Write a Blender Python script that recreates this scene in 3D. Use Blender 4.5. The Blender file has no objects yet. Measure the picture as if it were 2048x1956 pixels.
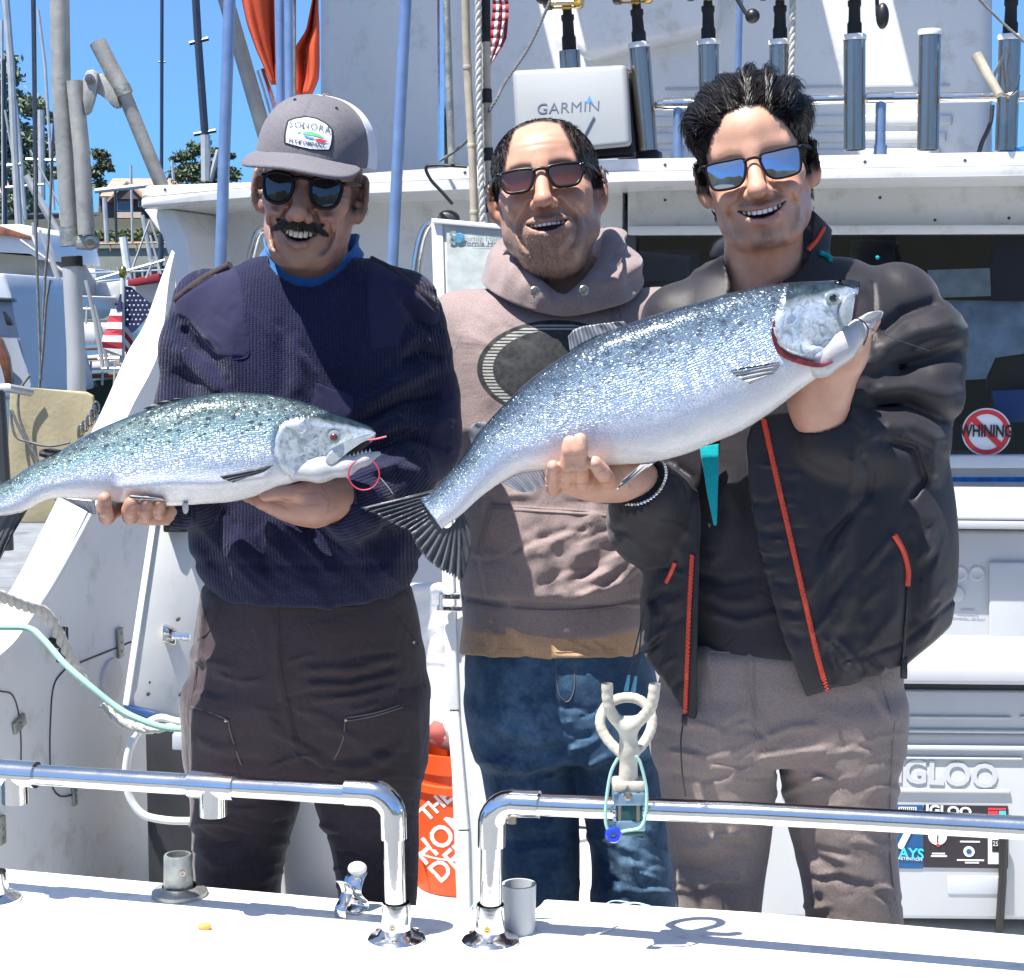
import bpy, bmesh, math, random
import numpy as np
from mathutils import Vector, Matrix, Euler

SC = bpy.context.scene
COL = SC.collection
rad = math.radians
# ------------------------------------------------------------------ camera
F = 3560.0; CAMZ = 1.5; PITCH = rad(5.74)
cd = bpy.data.cameras.new('camera'); cam = bpy.data.objects.new('camera', cd); COL.objects.link(cam)
cam.location = (0,0, CAMZ); cam.rotation_euler = (math.pi/2 - PITCH,0,0)
cd.sensor_width = 36; cd.sensor_fit = 'HORIZONTAL'; cd.lens = 36*F/2048
cd.clip_start = 0.05; cd.clip_end = 2000
SC.camera = cam
# ------------------------------------------------------------------ light
SUN_EL = 66.0
W_ = bpy.data.worlds.new('World'); SC.world = W_; W_.use_nodes = True
nt = W_.node_tree; nt.nodes.clear()
sky = nt.nodes.new('ShaderNodeTexSky'); sky.sky_type = 'NISHITA'; sky.sun_disc = False
sky.sun_elevation = rad(SUN_EL)
sdx, sdy = -0.76,-0.65
sky.sun_rotation = math.atan2(sdx, sdy)
sky.altitude = 0; sky.air_density = 1.0; sky.dust_density = 0.25; sky.ozone_density = 1.0
hs = nt.nodes.new('ShaderNodeHueSaturation'); hs.inputs['Saturation'].default_value = 1.0
bg = nt.nodes.new('ShaderNodeBackground'); bg.inputs['Strength'].default_value = 0.09
wo = nt.nodes.new('ShaderNodeOutputWorld')
tn = nt.nodes.new('ShaderNodeMix'); tn.data_type = 'RGBA'; tn.blend_type = 'MULTIPLY'; tn.inputs[0].default_value = 1.0
# clear coastal air: without the pale band low down, so that the blue runs evenly from the horizon to the zenith all round
tcw = nt.nodes.new('ShaderNodeTexCoord'); sw = nt.nodes.new('ShaderNodeSeparateXYZ'); rw = nt.nodes.new('ShaderNodeValToRGB')
nt.links.new(tcw.outputs['Generated'], sw.inputs[0]); nt.links.new(sw.outputs['Z'], rw.inputs[0]); nt.links.new(rw.outputs[0], tn.inputs[7])
rw.color_ramp.elements[0].position = .05; rw.color_ramp.elements[0].color = (.17,.415,.88,1); rw.color_ramp.elements[1].position = .60; rw.color_ramp.elements[1].color = (1,.95,.92,1)
nt.links.new(sky.outputs[0], hs.inputs['Color']); nt.links.new(hs.outputs[0], tn.inputs[6])
nt.links.new(tn.outputs[2], bg.inputs['Color']); nt.links.new(bg.outputs[0], wo.inputs['Surface'])
sl = bpy.data.lights.new('sun', 'SUN'); sl.energy = 4.4; sl.angle = rad(0.53); sl.color = (1,0.955,0.89)
sun = bpy.data.objects.new('sun', sl); COL.objects.link(sun)
sd = Vector((sdx*math.cos(rad(SUN_EL)), sdy*math.cos(rad(SUN_EL)), math.sin(rad(SUN_EL))))
sun.rotation_euler = sd.to_track_quat('Z', 'Y').to_euler()
sun.location = (0,0,30)
SC.view_settings.view_transform = 'Standard'; SC.view_settings.look = 'None'
SC.view_settings.exposure = 1.3; SC.view_settings.gamma = 1.0; SC.view_settings.use_curve_mapping = False

# ------------------------------------------------------------------ where photograph directions meet planes of the place
cp, sp = math.cos(PITCH), math.sin(PITCH)
def ray(px, py):
    a = (px-1024)/F; b = (978-py)/F
    return np.array((a, cp + b*sp,-sp + b*cp))
C0 = np.array((0,0, CAMZ))
YAW = rad(13.5)
UX = np.array((math.cos(YAW),-math.sin(YAW),0.0))     # boat athwartships (to the right)
VX = np.array((math.sin(YAW), math.cos(YAW),0.0))      # boat fore-and-aft (away)
def D(px, py, d):
    r = ray(px, py); return C0 + r*(d/r[1])
def V(px, py, v):
    r = ray(px, py); return C0 + r*(v/float(r @ VX))
def Zp(px, py, z):
    r = ray(px, py); return C0 + r*((z-CAMZ)/r[2])
def project(P):
    P = np.asarray(P, dtype=np.float32)
    x = P[:,0]; y = P[:,1]; z = P[:,2]-CAMZ
    w = y*cp - z*sp; u = y*sp + z*cp
    return 1024 + F*x/w,978 - F*u/w
def U(px, py, u):
    r = ray(px, py); return C0 + r*(u/float(r @ UX))
def BW(u, v, z): return UX*u + VX*v + np.array((0,0, z))   # boat frame -> world

# ------------------------------------------------------------------ object helpers
def link(o, parent=None):
    COL.objects.link(o)
    if parent is not None: o.parent = parent
    return o
def tag(o, label=None, cat=None, group=None, kind=None):
    if label: o['label'] = label
    if cat: o['category'] = cat
    if group: o['group'] = group
    if kind: o['kind'] = kind
    return o
def empty(name, loc=(0,0,0), label=None, cat=None, group=None):
    o = bpy.data.objects.new(name, None); o.location = Vector(loc); o.empty_display_size = .1
    link(o); tag(o, label, cat, group)
    bpy.context.view_layer.update()
    return o
def fit(o, parent):
    """parent o (built in world coordinates) to an empty or a thing"""
    if parent is None: return
    o.parent = parent
    m = Matrix.Identity(4); p = parent
    chain = []
    while p is not None: chain.append(p); p = p.parent
    for p in reversed(chain): m = m @ p.matrix_parent_inverse @ p.matrix_basis
    o.matrix_parent_inverse = m.inverted()
def mesh_obj(name, verts, faces, mat, parent=None, smooth=True, attrs=None, mats=None):
    me = bpy.data.meshes.new(name)
    v = np.asarray(verts, dtype=np.float32)
    if isinstance(faces, np.ndarray) and faces.ndim == 2:
        n = faces.shape[1]; nf = len(faces)
        me.vertices.add(len(v)); me.vertices.foreach_set('co', v.ravel())
        me.loops.add(nf*n); me.loops.foreach_set('vertex_index', faces.astype(np.int32).ravel())
        me.polygons.add(nf)
        me.polygons.foreach_set('loop_start', np.arange(0, nf*n, n, dtype=np.int32))
        me.polygons.foreach_set('loop_total', np.full(nf, n, dtype=np.int32))
        me.update(calc_edges=True)
    else:
        me.from_pydata([tuple(map(float, p)) for p in v],[],[tuple(int(i) for i in f) for f in faces])
    if smooth: me.polygons.foreach_set('use_smooth', np.ones(len(me.polygons), dtype=bool))
    if attrs:
        for k, a in attrs.items():
            a = np.asarray(a, dtype=np.float32)
            if a.ndim == 1:
                at = me.attributes.new(k, 'FLOAT', 'POINT'); at.data.foreach_set('value', a)
            elif a.shape[1] == 3:
                at = me.attributes.new(k, 'FLOAT_VECTOR', 'POINT'); at.data.foreach_set('vector', a.ravel())
            else:
                at = me.attributes.new(k, 'FLOAT_COLOR', 'POINT'); at.data.foreach_set('color', a.ravel())
    if mats:
        for m in mats: me.materials.append(m)
    elif mat is not None: me.materials.append(mat)
    me.validate()
    o = bpy.data.objects.new(name, me); link(o); fit(o, parent)
    return o
class MB:
    """collects simple solids; build() links them as ONE mesh object"""
    def __init__(s): s.bm = bmesh.new()
    def box(s, c, size, rot=None, bevel=0.0, seg=2, M=None):
        r = bmesh.ops.create_cube(s.bm, size=1.0); vs = r['verts']
        m = Matrix.Translation(Vector(c)) @ (rot.to_4x4() if rot is not None else Matrix.Identity(4)) @ Matrix.Diagonal((*size,1))
        if M is not None: m = M @ m
        bmesh.ops.transform(s.bm, matrix=m, verts=vs)
        if bevel > 0:
            es = list({e for v in vs for e in v.link_edges})
            bmesh.ops.bevel(s.bm, geom=es, offset=bevel, segments=seg, profile=.5, affect='EDGES')
        return s
    def tube(s, pts, r, n=14, cap=True, closed=False):
        pts = [np.asarray(p, float) for p in pts]
        k = len(pts); rr = r if hasattr(r, '__len__') else [r]*k
        rings = []; prev = None
        for i, p in enumerate(pts):
            a = pts[(i-1) % k] if (closed or i > 0) else p
            b = pts[(i+1) % k] if (closed or i < k-1) else p
            t = b-a; t = t/(np.linalg.norm(t)+1e-12)
            if prev is None:
                h = np.array((0,0,1.)) if abs(t[2]) < .9 else np.array((1.,0,0))
                nx = np.cross(t, h); nx /= np.linalg.norm(nx)
            else:
                nx = prev - t*(prev @ t); nx /= (np.linalg.norm(nx)+1e-12)
            prev = nx; ny = np.cross(t, nx)
            rings.append([s.bm.verts.new(p + rr[i]*(math.cos(2*math.pi*j/n)*nx + math.sin(2*math.pi*j/n)*ny)) for j in range(n)])
        m = k if closed else k-1
        for i in range(m):
            A = rings[i]; B = rings[(i+1) % k]
            for j in range(n):
                f = s.bm.faces.new((A[j], A[(j+1) % n], B[(j+1) % n], B[j]))
        if cap and not closed:
            s.bm.faces.new(rings[0][::-1]); s.bm.faces.new(rings[-1])
        return s
    def lathe(s, base, axis, prof, n=24, ref=None):
        """prof: list of (along, radius)"""
        base = np.asarray(base, float); t = np.asarray(axis, float); t = t/np.linalg.norm(t)
        h = np.array((0,0,1.)) if abs(t[2]) < .9 else np.array((1.,0,0))
        if ref is not None: h = np.asarray(ref, float)
        nx = np.cross(t, h); nx /= np.linalg.norm(nx); ny = np.cross(t, nx)
        rings = []
        for (a, r) in prof:
            if r < 1e-6: rings.append([s.bm.verts.new(base + t*a)])
            else: rings.append([s.bm.verts.new(base + t*a + r*(math.cos(2*math.pi*j/n)*nx + math.sin(2*math.pi*j/n)*ny)) for j in range(n)])
        for A, B in zip(rings[:-1], rings[1:]):
            for j in range(n):
                if len(A) == 1 and len(B) == 1: continue
                if len(A) == 1: s.bm.faces.new((A[0], B[(j+1) % n], B[j]))
                elif len(B) == 1: s.bm.faces.new((A[j], A[(j+1) % n], B[0]))
                else: s.bm.faces.new((A[j], A[(j+1) % n], B[(j+1) % n], B[j]))
        return s
    def prism(s, poly, off, bevel=0.0, seg=2):
        """poly: 3-D points of a planar outline, off: extrusion vector"""
        off = np.asarray(off, float)
        a = [s.bm.verts.new(np.asarray(p, float)) for p in poly]; b = [s.bm.verts.new(np.asarray(p, float)+off) for p in poly]
        n = len(a); fs = [s.bm.faces.new(a), s.bm.faces.new(b[::-1])]
        for i in range(n): fs.append(s.bm.faces.new((a[(i+1) % n], a[i], b[i], b[(i+1) % n])))
        if bevel > 0:
            es = list({e for f in fs for e in f.edges})
            bmesh.ops.bevel(s.bm, geom=es, offset=bevel, segments=seg, profile=.5, affect='EDGES')
        return s
    def quad(s, *p):
        s.bm.faces.new([s.bm.verts.new(np.asarray(q, float)) for q in p]); return s
    def ball(s, c, r, u=14, v=9, scale=None):
        m = Matrix.Translation(Vector(c)) @ Matrix.Diagonal((*(scale or (1,1,1)),1))
        bmesh.ops.create_uvsphere(s.bm, u_segments=u, v_segments=v, radius=r, matrix=m); return s
    def build(s, name, mat, parent=None, smooth=True, angle=35):
        bmesh.ops.recalc_face_normals(s.bm, faces=s.bm.faces)
        me = bpy.data.meshes.new(name); s.bm.to_mesh(me); s.bm.free()
        if smooth:
            me.polygons.foreach_set('use_smooth', np.ones(len(me.polygons), dtype=bool))
            me.set_sharp_from_angle(angle=rad(angle))
        me.materials.append(mat)
        o = bpy.data.objects.new(name, me); link(o); fit(o, parent); return o
def smooth_path(pts, n=6, closed=False):
    pts = [np.asarray(p, float) for p in pts]; k = len(pts); out = []
    m = k if closed else k-1
    for i in range(m):
        p0 = pts[(i-1) % k] if (closed or i > 0) else 2*pts[0]-pts[1]
        p1 = pts[i]; p2 = pts[(i+1) % k]
        p3 = pts[(i+2) % k] if (closed or i < k-2) else 2*pts[-1]-pts[-2]
        for j in range(n):
            t = j/n
            out.append(.5*((2*p1)+(-p0+p2)*t+(2*p0-5*p1+4*p2-p3)*t*t+(-p0+3*p1-3*p2+p3)*t**3))
    if not closed: out.append(pts[-1])
    return out
def text_obj(name, s, size, origin, right, up, mat, parent=None, depth=.0008, align='CENTER', shear=0, spacing=1, bold=0.0, sx=1.0):
    cu = bpy.data.curves.new('txt', 'FONT'); cu.body = s; cu.size = size; cu.align_x = align; cu.align_y = 'CENTER'
    cu.extrude = depth; cu.shear = shear; cu.space_character = spacing; cu.offset = bold; cu.resolution_u = 3
    to = bpy.data.objects.new('txt', cu); COL.objects.link(to)
    dg = bpy.context.evaluated_depsgraph_get(); dg.update()
    me = bpy.data.meshes.new_from_object(to.evaluated_get(dg))
    bpy.data.objects.remove(to); bpy.data.curves.remove(cu)
    r = Vector(right).normalized(); u = Vector(up); u = (u - r*u.dot(r)).normalized(); n = r.cross(u)
    M = Matrix((( r.x*sx, u.x, n.x, origin[0]),(r.y*sx, u.y, n.y, origin[1]),(r.z*sx, u.z, n.z, origin[2]),(0,0,0,1)))
    me.transform(M); me.materials.clear(); me.materials.append(mat); me.name = name
    o = bpy.data.objects.new(name, me); link(o); fit(o, parent); return o

# ------------------------------------------------------------------ materials
def new_mat(name):
    m = bpy.data.materials.new(name); m.use_nodes = True
    n = m.node_tree; n.nodes.clear()
    out = n.nodes.new('ShaderNodeOutputMaterial'); p = n.nodes.new('ShaderNodeBsdfPrincipled')
    n.links.new(p.outputs[0], out.inputs[0]); return m, n, p
def N(n, t, **kw):
    x = n.nodes.new(t)
    for k, v in kw.items():
        if k.startswith('i_'): x.inputs[k[2:].replace('_', ' ')].default_value = v
        else: setattr(x, k, v)
    return x
def ramp(n, src, stops, interp='LINEAR'):
    r = n.nodes.new('ShaderNodeValToRGB'); r.color_ramp.interpolation = interp
    e = r.color_ramp.elements
    while len(e) > 1: e.remove(e[-1])
    for i,(p, c) in enumerate(stops):
        x = e[0] if i == 0 else e.new(p)
        x.position = p; x.color = (*c,1) if len(c) == 3 else c
    if src is not None: n.links.new(src, r.inputs[0])
    return r
def mixc(n, fac, a, b, mode='MIX'):
    m = n.nodes.new('ShaderNodeMix'); m.data_type = 'RGBA'; m.blend_type = mode
    for s, v in ((0, fac),(6, a),(7, b)):
        if hasattr(v, 'is_linked'): n.links.new(v, m.inputs[s])
        elif isinstance(v,(int, float)): m.inputs[s].default_value = v
        else: m.inputs[s].default_value = (*v,1) if len(v) == 3 else v
    return m.outputs[2]
def math_(n, op, a, b=None, c=None):
    m = n.nodes.new('ShaderNodeMath'); m.operation = op
    for i, v in enumerate((a, b, c)):
        if v is None: continue
        if hasattr(v, 'is_linked'): n.links.new(v, m.inputs[i])
        else: m.inputs[i].default_value = v
    return m.outputs[0]
def simple(name, col, rough=.5, metal=0.0, var=.06, vscale=6, bump=0.0, bscale=60, spec=.5, dirt=0.0, dirt_col=(.25,.2,.14), coat=0.0, streak=False):
    m, n, p = new_mat(name)
    tc = N(n, 'ShaderNodeTexCoord'); src = tc.outputs['Object']
    if streak:
        mp = N(n, 'ShaderNodeMapping'); mp.inputs['Scale'].default_value = (1,1,.12); n.links.new(src, mp.inputs[0]); src2 = mp.outputs[0]
    else: src2 = src
    no = N(n, 'ShaderNodeTexNoise', i_Scale=vscale, i_Detail=6.0); n.links.new(src2, no.inputs['Vector'])
    lo = tuple(max(0, c*(1-var*2)) for c in col); hi = tuple(min(1, c*(1+var)) for c in col)
    r = ramp(n, no.outputs[0],[(.3, lo),(.7, hi)])
    c = r.outputs[0]
    if dirt > 0:
        n2 = N(n, 'ShaderNodeTexNoise', i_Scale=vscale*3.1, i_Detail=9.0, i_Roughness=.7); n.links.new(src2, n2.inputs['Vector'])
        f = ramp(n, n2.outputs[0],[(.62-.1*dirt,(0,0,0)),(.82,(dirt, dirt, dirt))])
        c = mixc(n, f.outputs[0], c, dirt_col)
    n.links.new(c, p.inputs['Base Color'])
    p.inputs['Roughness'].default_value = rough; p.inputs['Metallic'].default_value = metal
    p.inputs['Specular IOR Level'].default_value = spec
    if coat: p.inputs['Coat Weight'].default_value = coat; p.inputs['Coat Roughness'].default_value = .08
    rr = ramp(n, no.outputs[0],[(.3,(max(.02, rough*.8),)*3),(.7,(min(1, rough*1.2),)*3)])
    n.links.new(rr.outputs[0], p.inputs['Roughness'])
    if bump > 0:
        nb = N(n, 'ShaderNodeTexNoise', i_Scale=bscale, i_Detail=4.0); n.links.new(src, nb.inputs['Vector'])
        b = N(n, 'ShaderNodeBump', i_Strength=1.0, i_Distance=bump); n.links.new(nb.outputs[0], b.inputs['Height'])
        n.links.new(b.outputs[0], p.inputs['Normal'])
    return m
M = {}
M['gelcoat'] = simple('gelcoat white',(.68,.685,.68),.32, var=.03, vscale=3, dirt=.8, dirt_col=(.34,.29,.22), bump=.0006, bscale=9)
M['gelcoat_old'] = simple('weathered gelcoat',(.58,.59,.58),.42, var=.05, vscale=4, dirt=.5, dirt_col=(.33,.29,.23), bump=.001, bscale=12)
M['shelf'] = simple('painted shelf white',(.74,.74,.73),.45, var=.025, vscale=7, dirt=.8, dirt_col=(.26,.23,.18), bump=.0008, bscale=30)
M['plastic_white'] = simple('white cooler plastic',(.43,.445,.46),.38, var=.02, vscale=6, dirt=.2, dirt_col=(.4,.38,.33))
M['plastic_grey'] = simple('pale grey plastic',(.42,.45,.49),.45, var=.03)
M['chrome'] = simple('stainless tube',(.76,.75,.73),.12,1.0, var=.04, vscale=14, dirt=.35, dirt_col=(.45,.33,.2), bump=.0005, bscale=35)
M['steel'] = simple('brushed stainless',(.36,.315,.26),.20,.95, var=.05, vscale=10, dirt=.3, dirt_col=(.35,.28,.2), bump=.0004, bscale=40, streak=True)
M['castalloy'] = simple('cast alloy',(.36,.37,.34),.5,.75, var=.1, vscale=40, bump=.0015, bscale=120, dirt=.4, dirt_col=(.1,.1,.09))
M['alloy_pole'] = simple('weathered aluminium',(.36,.355,.33),.55,.35, var=.10, vscale=18, dirt=.7, dirt_col=(.19,.165,.13), bump=.001, bscale=60)
M['blue_pole'] = simple('blue anodised pole',(.23,.33,.52),.35,.55, var=.06, vscale=20, dirt=.3, dirt_col=(.4,.4,.4))
M['black'] = simple('black plastic',(.012,.012,.013),.38, var=.1)
M['black_rubber'] = simple('black foam grip',(.014,.014,.016),.75, var=.15, vscale=50, bump=.0006, bscale=300)
M['gold'] = simple('gold anodised',(.55,.36,.10),.25,1.0)
M['white_ring'] = simple('white plastic ring',(.78,.77,.74),.4, var=.04)
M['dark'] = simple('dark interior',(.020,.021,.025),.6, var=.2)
M['dark_grey'] = simple('dark grey trim',(.05,.052,.055),.5, var=.1)
M['orange_cloth'] = simple('orange flag cloth',(.50,.065,.02),.75, var=.10, vscale=14, bump=.001, bscale=160)
M['orange_plastic'] = simple('orange bucket plastic',(.72,.075,.012),.42, var=.03)
M['navy_letter'] = simple('dark blue lettering',(.05,.075,.13),.5)
M['blue_mark'] = simple('blue mark',(.02,.20,.55),.5)
M['red'] = simple('sign red',(.62,.03,.04),.45, var=.03)
M['ink'] = simple('black ink',(.012,.012,.014),.5)
M['paper'] = simple('white print',(.74,.75,.77),.5, var=.02)
M['rope'] = simple('old white rope',(.55,.53,.48),.85, var=.1, vscale=40, bump=.002, bscale=260)
M['rope_green'] = simple('pale green line',(.30,.52,.45),.7, var=.08)
M['cord'] = simple('grey cord',(.16,.165,.16),.8, var=.2, vscale=60)
M['hose'] = simple('white hose',(.74,.74,.72),.4, var=.03)
M['crumb'] = simple('orange crumb',(.62,.32,.08),.6, bump=.002, bscale=90)
M['flag_red'] = simple('flag red cloth',(.36,.02,.04),.75, bump=.001, bscale=120)
M['flag_white'] = simple('flag white cloth',(.66,.66,.68),.75, bump=.001, bscale=120)
M['flag_blue'] = simple('flag blue cloth',(.02,.03,.10),.75)
M['wood_teak'] = simple('varnished teak',(.20,.075,.03),.4, var=.25, vscale=20, coat=.4)
M['bamboo'] = simple('bamboo cane',(.42,.37,.29),.5, var=.14, vscale=22, dirt=.4)
# ------------------------------------------------------------------ signed-distance modelling
def A_(*p): return np.array(p, dtype=np.float32)
def rcone(P, a, b, ra, rb):
    a = np.asarray(a, np.float32); b = np.asarray(b, np.float32); ab = b-a
    t = np.clip(((P-a) @ ab)/float(ab @ ab + 1e-12),0,1)
    q = P - a - t[:, None]*ab
    return np.sqrt((q*q).sum(1)) - (ra + (rb-ra)*t)
def chain(P, pts, rs, k=0.0):
    d = None
    for i in range(len(pts)-1):
        e = rcone(P, pts[i], pts[i+1], rs[i], rs[i+1])
        d = e if d is None else (smin(d, e, k) if k else np.minimum(d, e))
    return d
def ell(P, c, r, R=None):
    q = P - np.asarray(c, np.float32)
    if R is not None: q = q @ np.asarray(R, np.float32)
    r = np.asarray(r, np.float32)
    k0 = np.sqrt(((q/r)**2).sum(1)); k1 = np.sqrt(((q/(r*r))**2).sum(1)) + 1e-9
    return k0*(k0-1)/k1
def rbox(P, c, h, r, R=None):
    q = P - np.asarray(c, np.float32)
    if R is not None: q = q @ np.asarray(R, np.float32)
    q = np.abs(q) - (np.asarray(h, np.float32)-r)
    return np.sqrt((np.maximum(q,0)**2).sum(1)) + np.minimum(q.max(1),0) - r
def smin(a, b, k):
    h = np.clip(.5+.5*(b-a)/k,0,1); return b + (a-b)*h - k*h*(1-h)
def smax(a, b, k): return -smin(-a,-b, k)
def ssub(a, b, k): return smax(a,-b, k)
def rotm(rx=0, ry=0, rz=0):
    return np.array(Euler((rad(rx), rad(ry), rad(rz))).to_matrix(), dtype=np.float32)
class Loft:
    """stack of super-elliptic sections given by their left and right edges in the view, centre depth and half thickness"""
    def __init__(s, rows, p=2.3):
        R = []
        for (y, xl, xr, d, b) in rows:
            l = D(xl, y, d); r = D(xr, y, d); R.append((.5*(l[2]+r[2]),.5*(l[0]+r[0]), d,.5*(r[0]-l[0]), b))
        R = np.array(sorted(R)); z = R[:,0]
        zz = np.linspace(z[0], z[-1],160)
        out = [zz]
        for c in range(1,5):
            y = np.interp(zz, z, R[:, c])
            for _ in range(3): y = np.convolve(np.pad(y,4, mode='edge'), np.ones(9)/9, 'valid')
            out.append(y)
        s.t = out; s.p = p
    def __call__(s, P, grow=0.0, ztop=None, zbot=None, k=.02):
        zz, cx, cy, a, b = s.t; z = P[:,2]
        X = (P[:,0]-np.interp(z, zz, cx)); Y = (P[:,1]-np.interp(z, zz, cy))
        a = np.interp(z, zz, a)+grow; b = np.interp(z, zz, b)+grow
        q = (np.abs(X/a)**s.p + np.abs(Y/b)**s.p)**(1/s.p)
        d = (q-1)*np.minimum(a, b)
        top = zz[-1] if ztop is None else ztop; bot = zz[0] if zbot is None else zbot
        return smax(smax(d, z-top, k), bot-z, k)
    def cy(s, z): return np.interp(z, s.t[0], s.t[2])
    def hull(s, z): return np.interp(z, s.t[0], s.t[2]) - np.interp(z, s.t[0], s.t[4])
def polydist(x, y, pts):
    """unsigned distance and signed side to a polyline in the plane"""
    best = None; side = None
    for (x0, y0),(x1, y1) in zip(pts[:-1], pts[1:]):
        dx, dy = x1-x0, y1-y0; L = dx*dx+dy*dy+1e-9
        t = np.clip(((x-x0)*dx+(y-y0)*dy)/L,0,1)
        ex = x-x0-t*dx; ey = y-y0-t*dy; e = np.sqrt(ex*ex+ey*ey); sg = np.sign(dx*ey-dy*ex)
        if best is None: best = e; side = sg
        else:
            m = e < best; best = np.where(m, e, best); side = np.where(m, sg, side)
    return best, side
def folds(P, lst, front=None):
    """sum of raised or sunken ridges that run along lines of the cloth (width w, height amp in metres)"""
    px, py = project(P); d = np.zeros(len(P), np.float32)
    for f in lst:
        pts, w, amp = f[:3]
        xs = [p[0] for p in pts]; ys = [p[1] for p in pts]; m = 2.6*w
        sel = np.nonzero((px > min(xs)-m) & (px < max(xs)+m) & (py > min(ys)-m) & (py < max(ys)+m))[0]
        if not len(sel): continue
        e, sg = polydist(px[sel], py[sel], pts)
        t = e/w
        g = np.exp(-t*t)
        if len(f) > 3:      # one sharp flank
            g = np.where(sg*f[3] > 0, np.exp(-(t*2.2)**2), g)
        # taper the ends
        d0 = np.hypot(px[sel]-pts[0][0], py[sel]-pts[0][1]); d1 = np.hypot(px[sel]-pts[-1][0], py[sel]-pts[-1][1])
        g = g*np.clip(np.minimum(d0, d1)/(w*1.6)+.15,0,1)
        d[sel] += amp*g
    if front is not None: d *= front
    return d
_rs = np.random.RandomState(7)
def wnoise(P, freq, seed=0, octaves=3, stretch=(1,1,1)):
    """cheap smooth noise: sums of randomly oriented sines"""
    rs = np.random.RandomState(seed); d = np.zeros(len(P), np.float32); Q = P*np.asarray(stretch, np.float32)
    amp = 1.0
    for o in range(octaves):
        for _ in range(4):
            k = rs.randn(3); k = (k/np.linalg.norm(k)*freq*(2**o)*rs.uniform(.7,1.3)).astype(np.float32)
            d += amp*np.sin(Q @ k + np.float32(rs.uniform(0,6.28)))
        amp *= .5
    return d*.25
def surf_nets(f, lo, hi, h, stride=6, margin=1.5):
    lo = np.asarray(lo, np.float32); n = np.ceil((np.asarray(hi)-lo)/h/stride).astype(int)*stride+1
    nc = (n-1)//stride
    cx = [lo[i]+h*stride*(np.arange(nc[i])+.5) for i in range(3)]
    G = np.stack(np.meshgrid(*cx, indexing='ij'),-1).reshape(-1,3).astype(np.float32)
    dc = f(G); act = np.abs(dc) < h*stride*.866*margin
    val = np.repeat(np.repeat(np.repeat(np.sign(dc).reshape(nc), stride,0), stride,1), stride,2).astype(np.float32)
    val = np.pad(val,((0,1),)*3, mode='edge')
    ids = np.argwhere(act.reshape(nc))
    o = np.stack(np.meshgrid(*[np.arange(stride+1)]*3, indexing='ij'),-1).reshape(-1,3)
    for c in range(0, len(ids),3000):
        idx = (ids[c:c+3000, None, :]*stride + o[None]).reshape(-1,3)
        flat = np.unique(np.ravel_multi_index(idx.T, val.shape))
        ijk = np.stack(np.unravel_index(flat, val.shape),-1)
        val.ravel()[flat] = f((lo + h*ijk).astype(np.float32))
    neg = val < 0
    cnt = np.zeros(tuple(np.array(val.shape)-1), np.uint8)
    corners = [(i, j, k) for i in (0,1) for j in (0,1) for k in (0,1)]
    S = val.shape
    for (i, j, k) in corners: cnt += neg[i:S[0]-1+i, j:S[1]-1+j, k:S[2]-1+k]
    cells = np.argwhere((cnt > 0) & (cnt < 8))
    cv = np.stack([val[cells[:,0]+i, cells[:,1]+j, cells[:,2]+k] for (i, j, k) in corners],1)
    acc = np.zeros((len(cells),3), np.float32); num = np.zeros(len(cells), np.float32)
    for a in range(8):
        for b in range(a+1,8):
            df = [abs(corners[a][q]-corners[b][q]) for q in range(3)]
            if sum(df) != 1: continue
            va, vb = cv[:, a], cv[:, b]; m = (va < 0) != (vb < 0)
            t = np.where(m, va/(va-vb+1e-20),0)
            pa = np.array(corners[a], np.float32); pb = np.array(corners[b], np.float32)
            acc += np.where(m[:, None], pa + t[:, None]*(pb-pa),0); num += m
    verts = lo + h*(cells + acc/num[:, None])
    lut = np.full(cnt.shape,-1, np.int32); lut[tuple(cells.T)] = np.arange(len(cells))
    quads = []
    for ax in range(3):
        sl0 = [slice(None)]*3; sl1 = [slice(None)]*3; sl0[ax] = slice(0,-1); sl1[ax] = slice(1, None)
        ch = neg[tuple(sl0)] != neg[tuple(sl1)]
        e = np.argwhere(ch)
        b, c = (ax+1) % 3,(ax+2) % 3
        ok = (e[:, b] > 0) & (e[:, c] > 0) & (e[:, b] < cnt.shape[b]) & (e[:, c] < cnt.shape[c]); e = e[ok]
        q = []
        for (db, dc_) in ((-1,-1),(0,-1),(0,0),(-1,0)):
            x = e.copy(); x[:, b] += db; x[:, c] += dc_; q.append(lut[tuple(x.T)])
        q = np.stack(q,1); s = neg[tuple(e.T)]
        q = np.where(s[:, None], q, q[:, ::-1]); q = q[(q >= 0).all(1)]
        quads.append(q)
    return verts.astype(np.float32), np.concatenate(quads)
def normals(f, Pv, e=.002):
    g = np.stack([f(Pv+A_(e,0,0))-f(Pv-A_(e,0,0)), f(Pv+A_(0, e,0))-f(Pv-A_(0, e,0)), f(Pv+A_(0,0, e))-f(Pv-A_(0,0, e))],1)
    return g/(np.linalg.norm(g, axis=1, keepdims=True)+1e-9)
def sstep(a, b, x):
    t = np.clip((x-a)/(b-a),0,1); return t*t*(3-2*t)
def inpoly(x, y, poly):
    r = np.zeros(len(x), bool); n = len(poly)
    for i in range(n):
        x0, y0 = poly[i]; x1, y1 = poly[(i+1) % n]
        c = ((y0 > y) != (y1 > y)) & (x < (x1-x0)*(y-y0)/((y1-y0) or 1e-9)+x0); r ^= c
    return r
def sdpoly(x, y, poly):
    e, _ = polydist(x, y, list(poly)+[poly[0]]); return np.where(inpoly(x, y, poly),-e, e)

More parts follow.
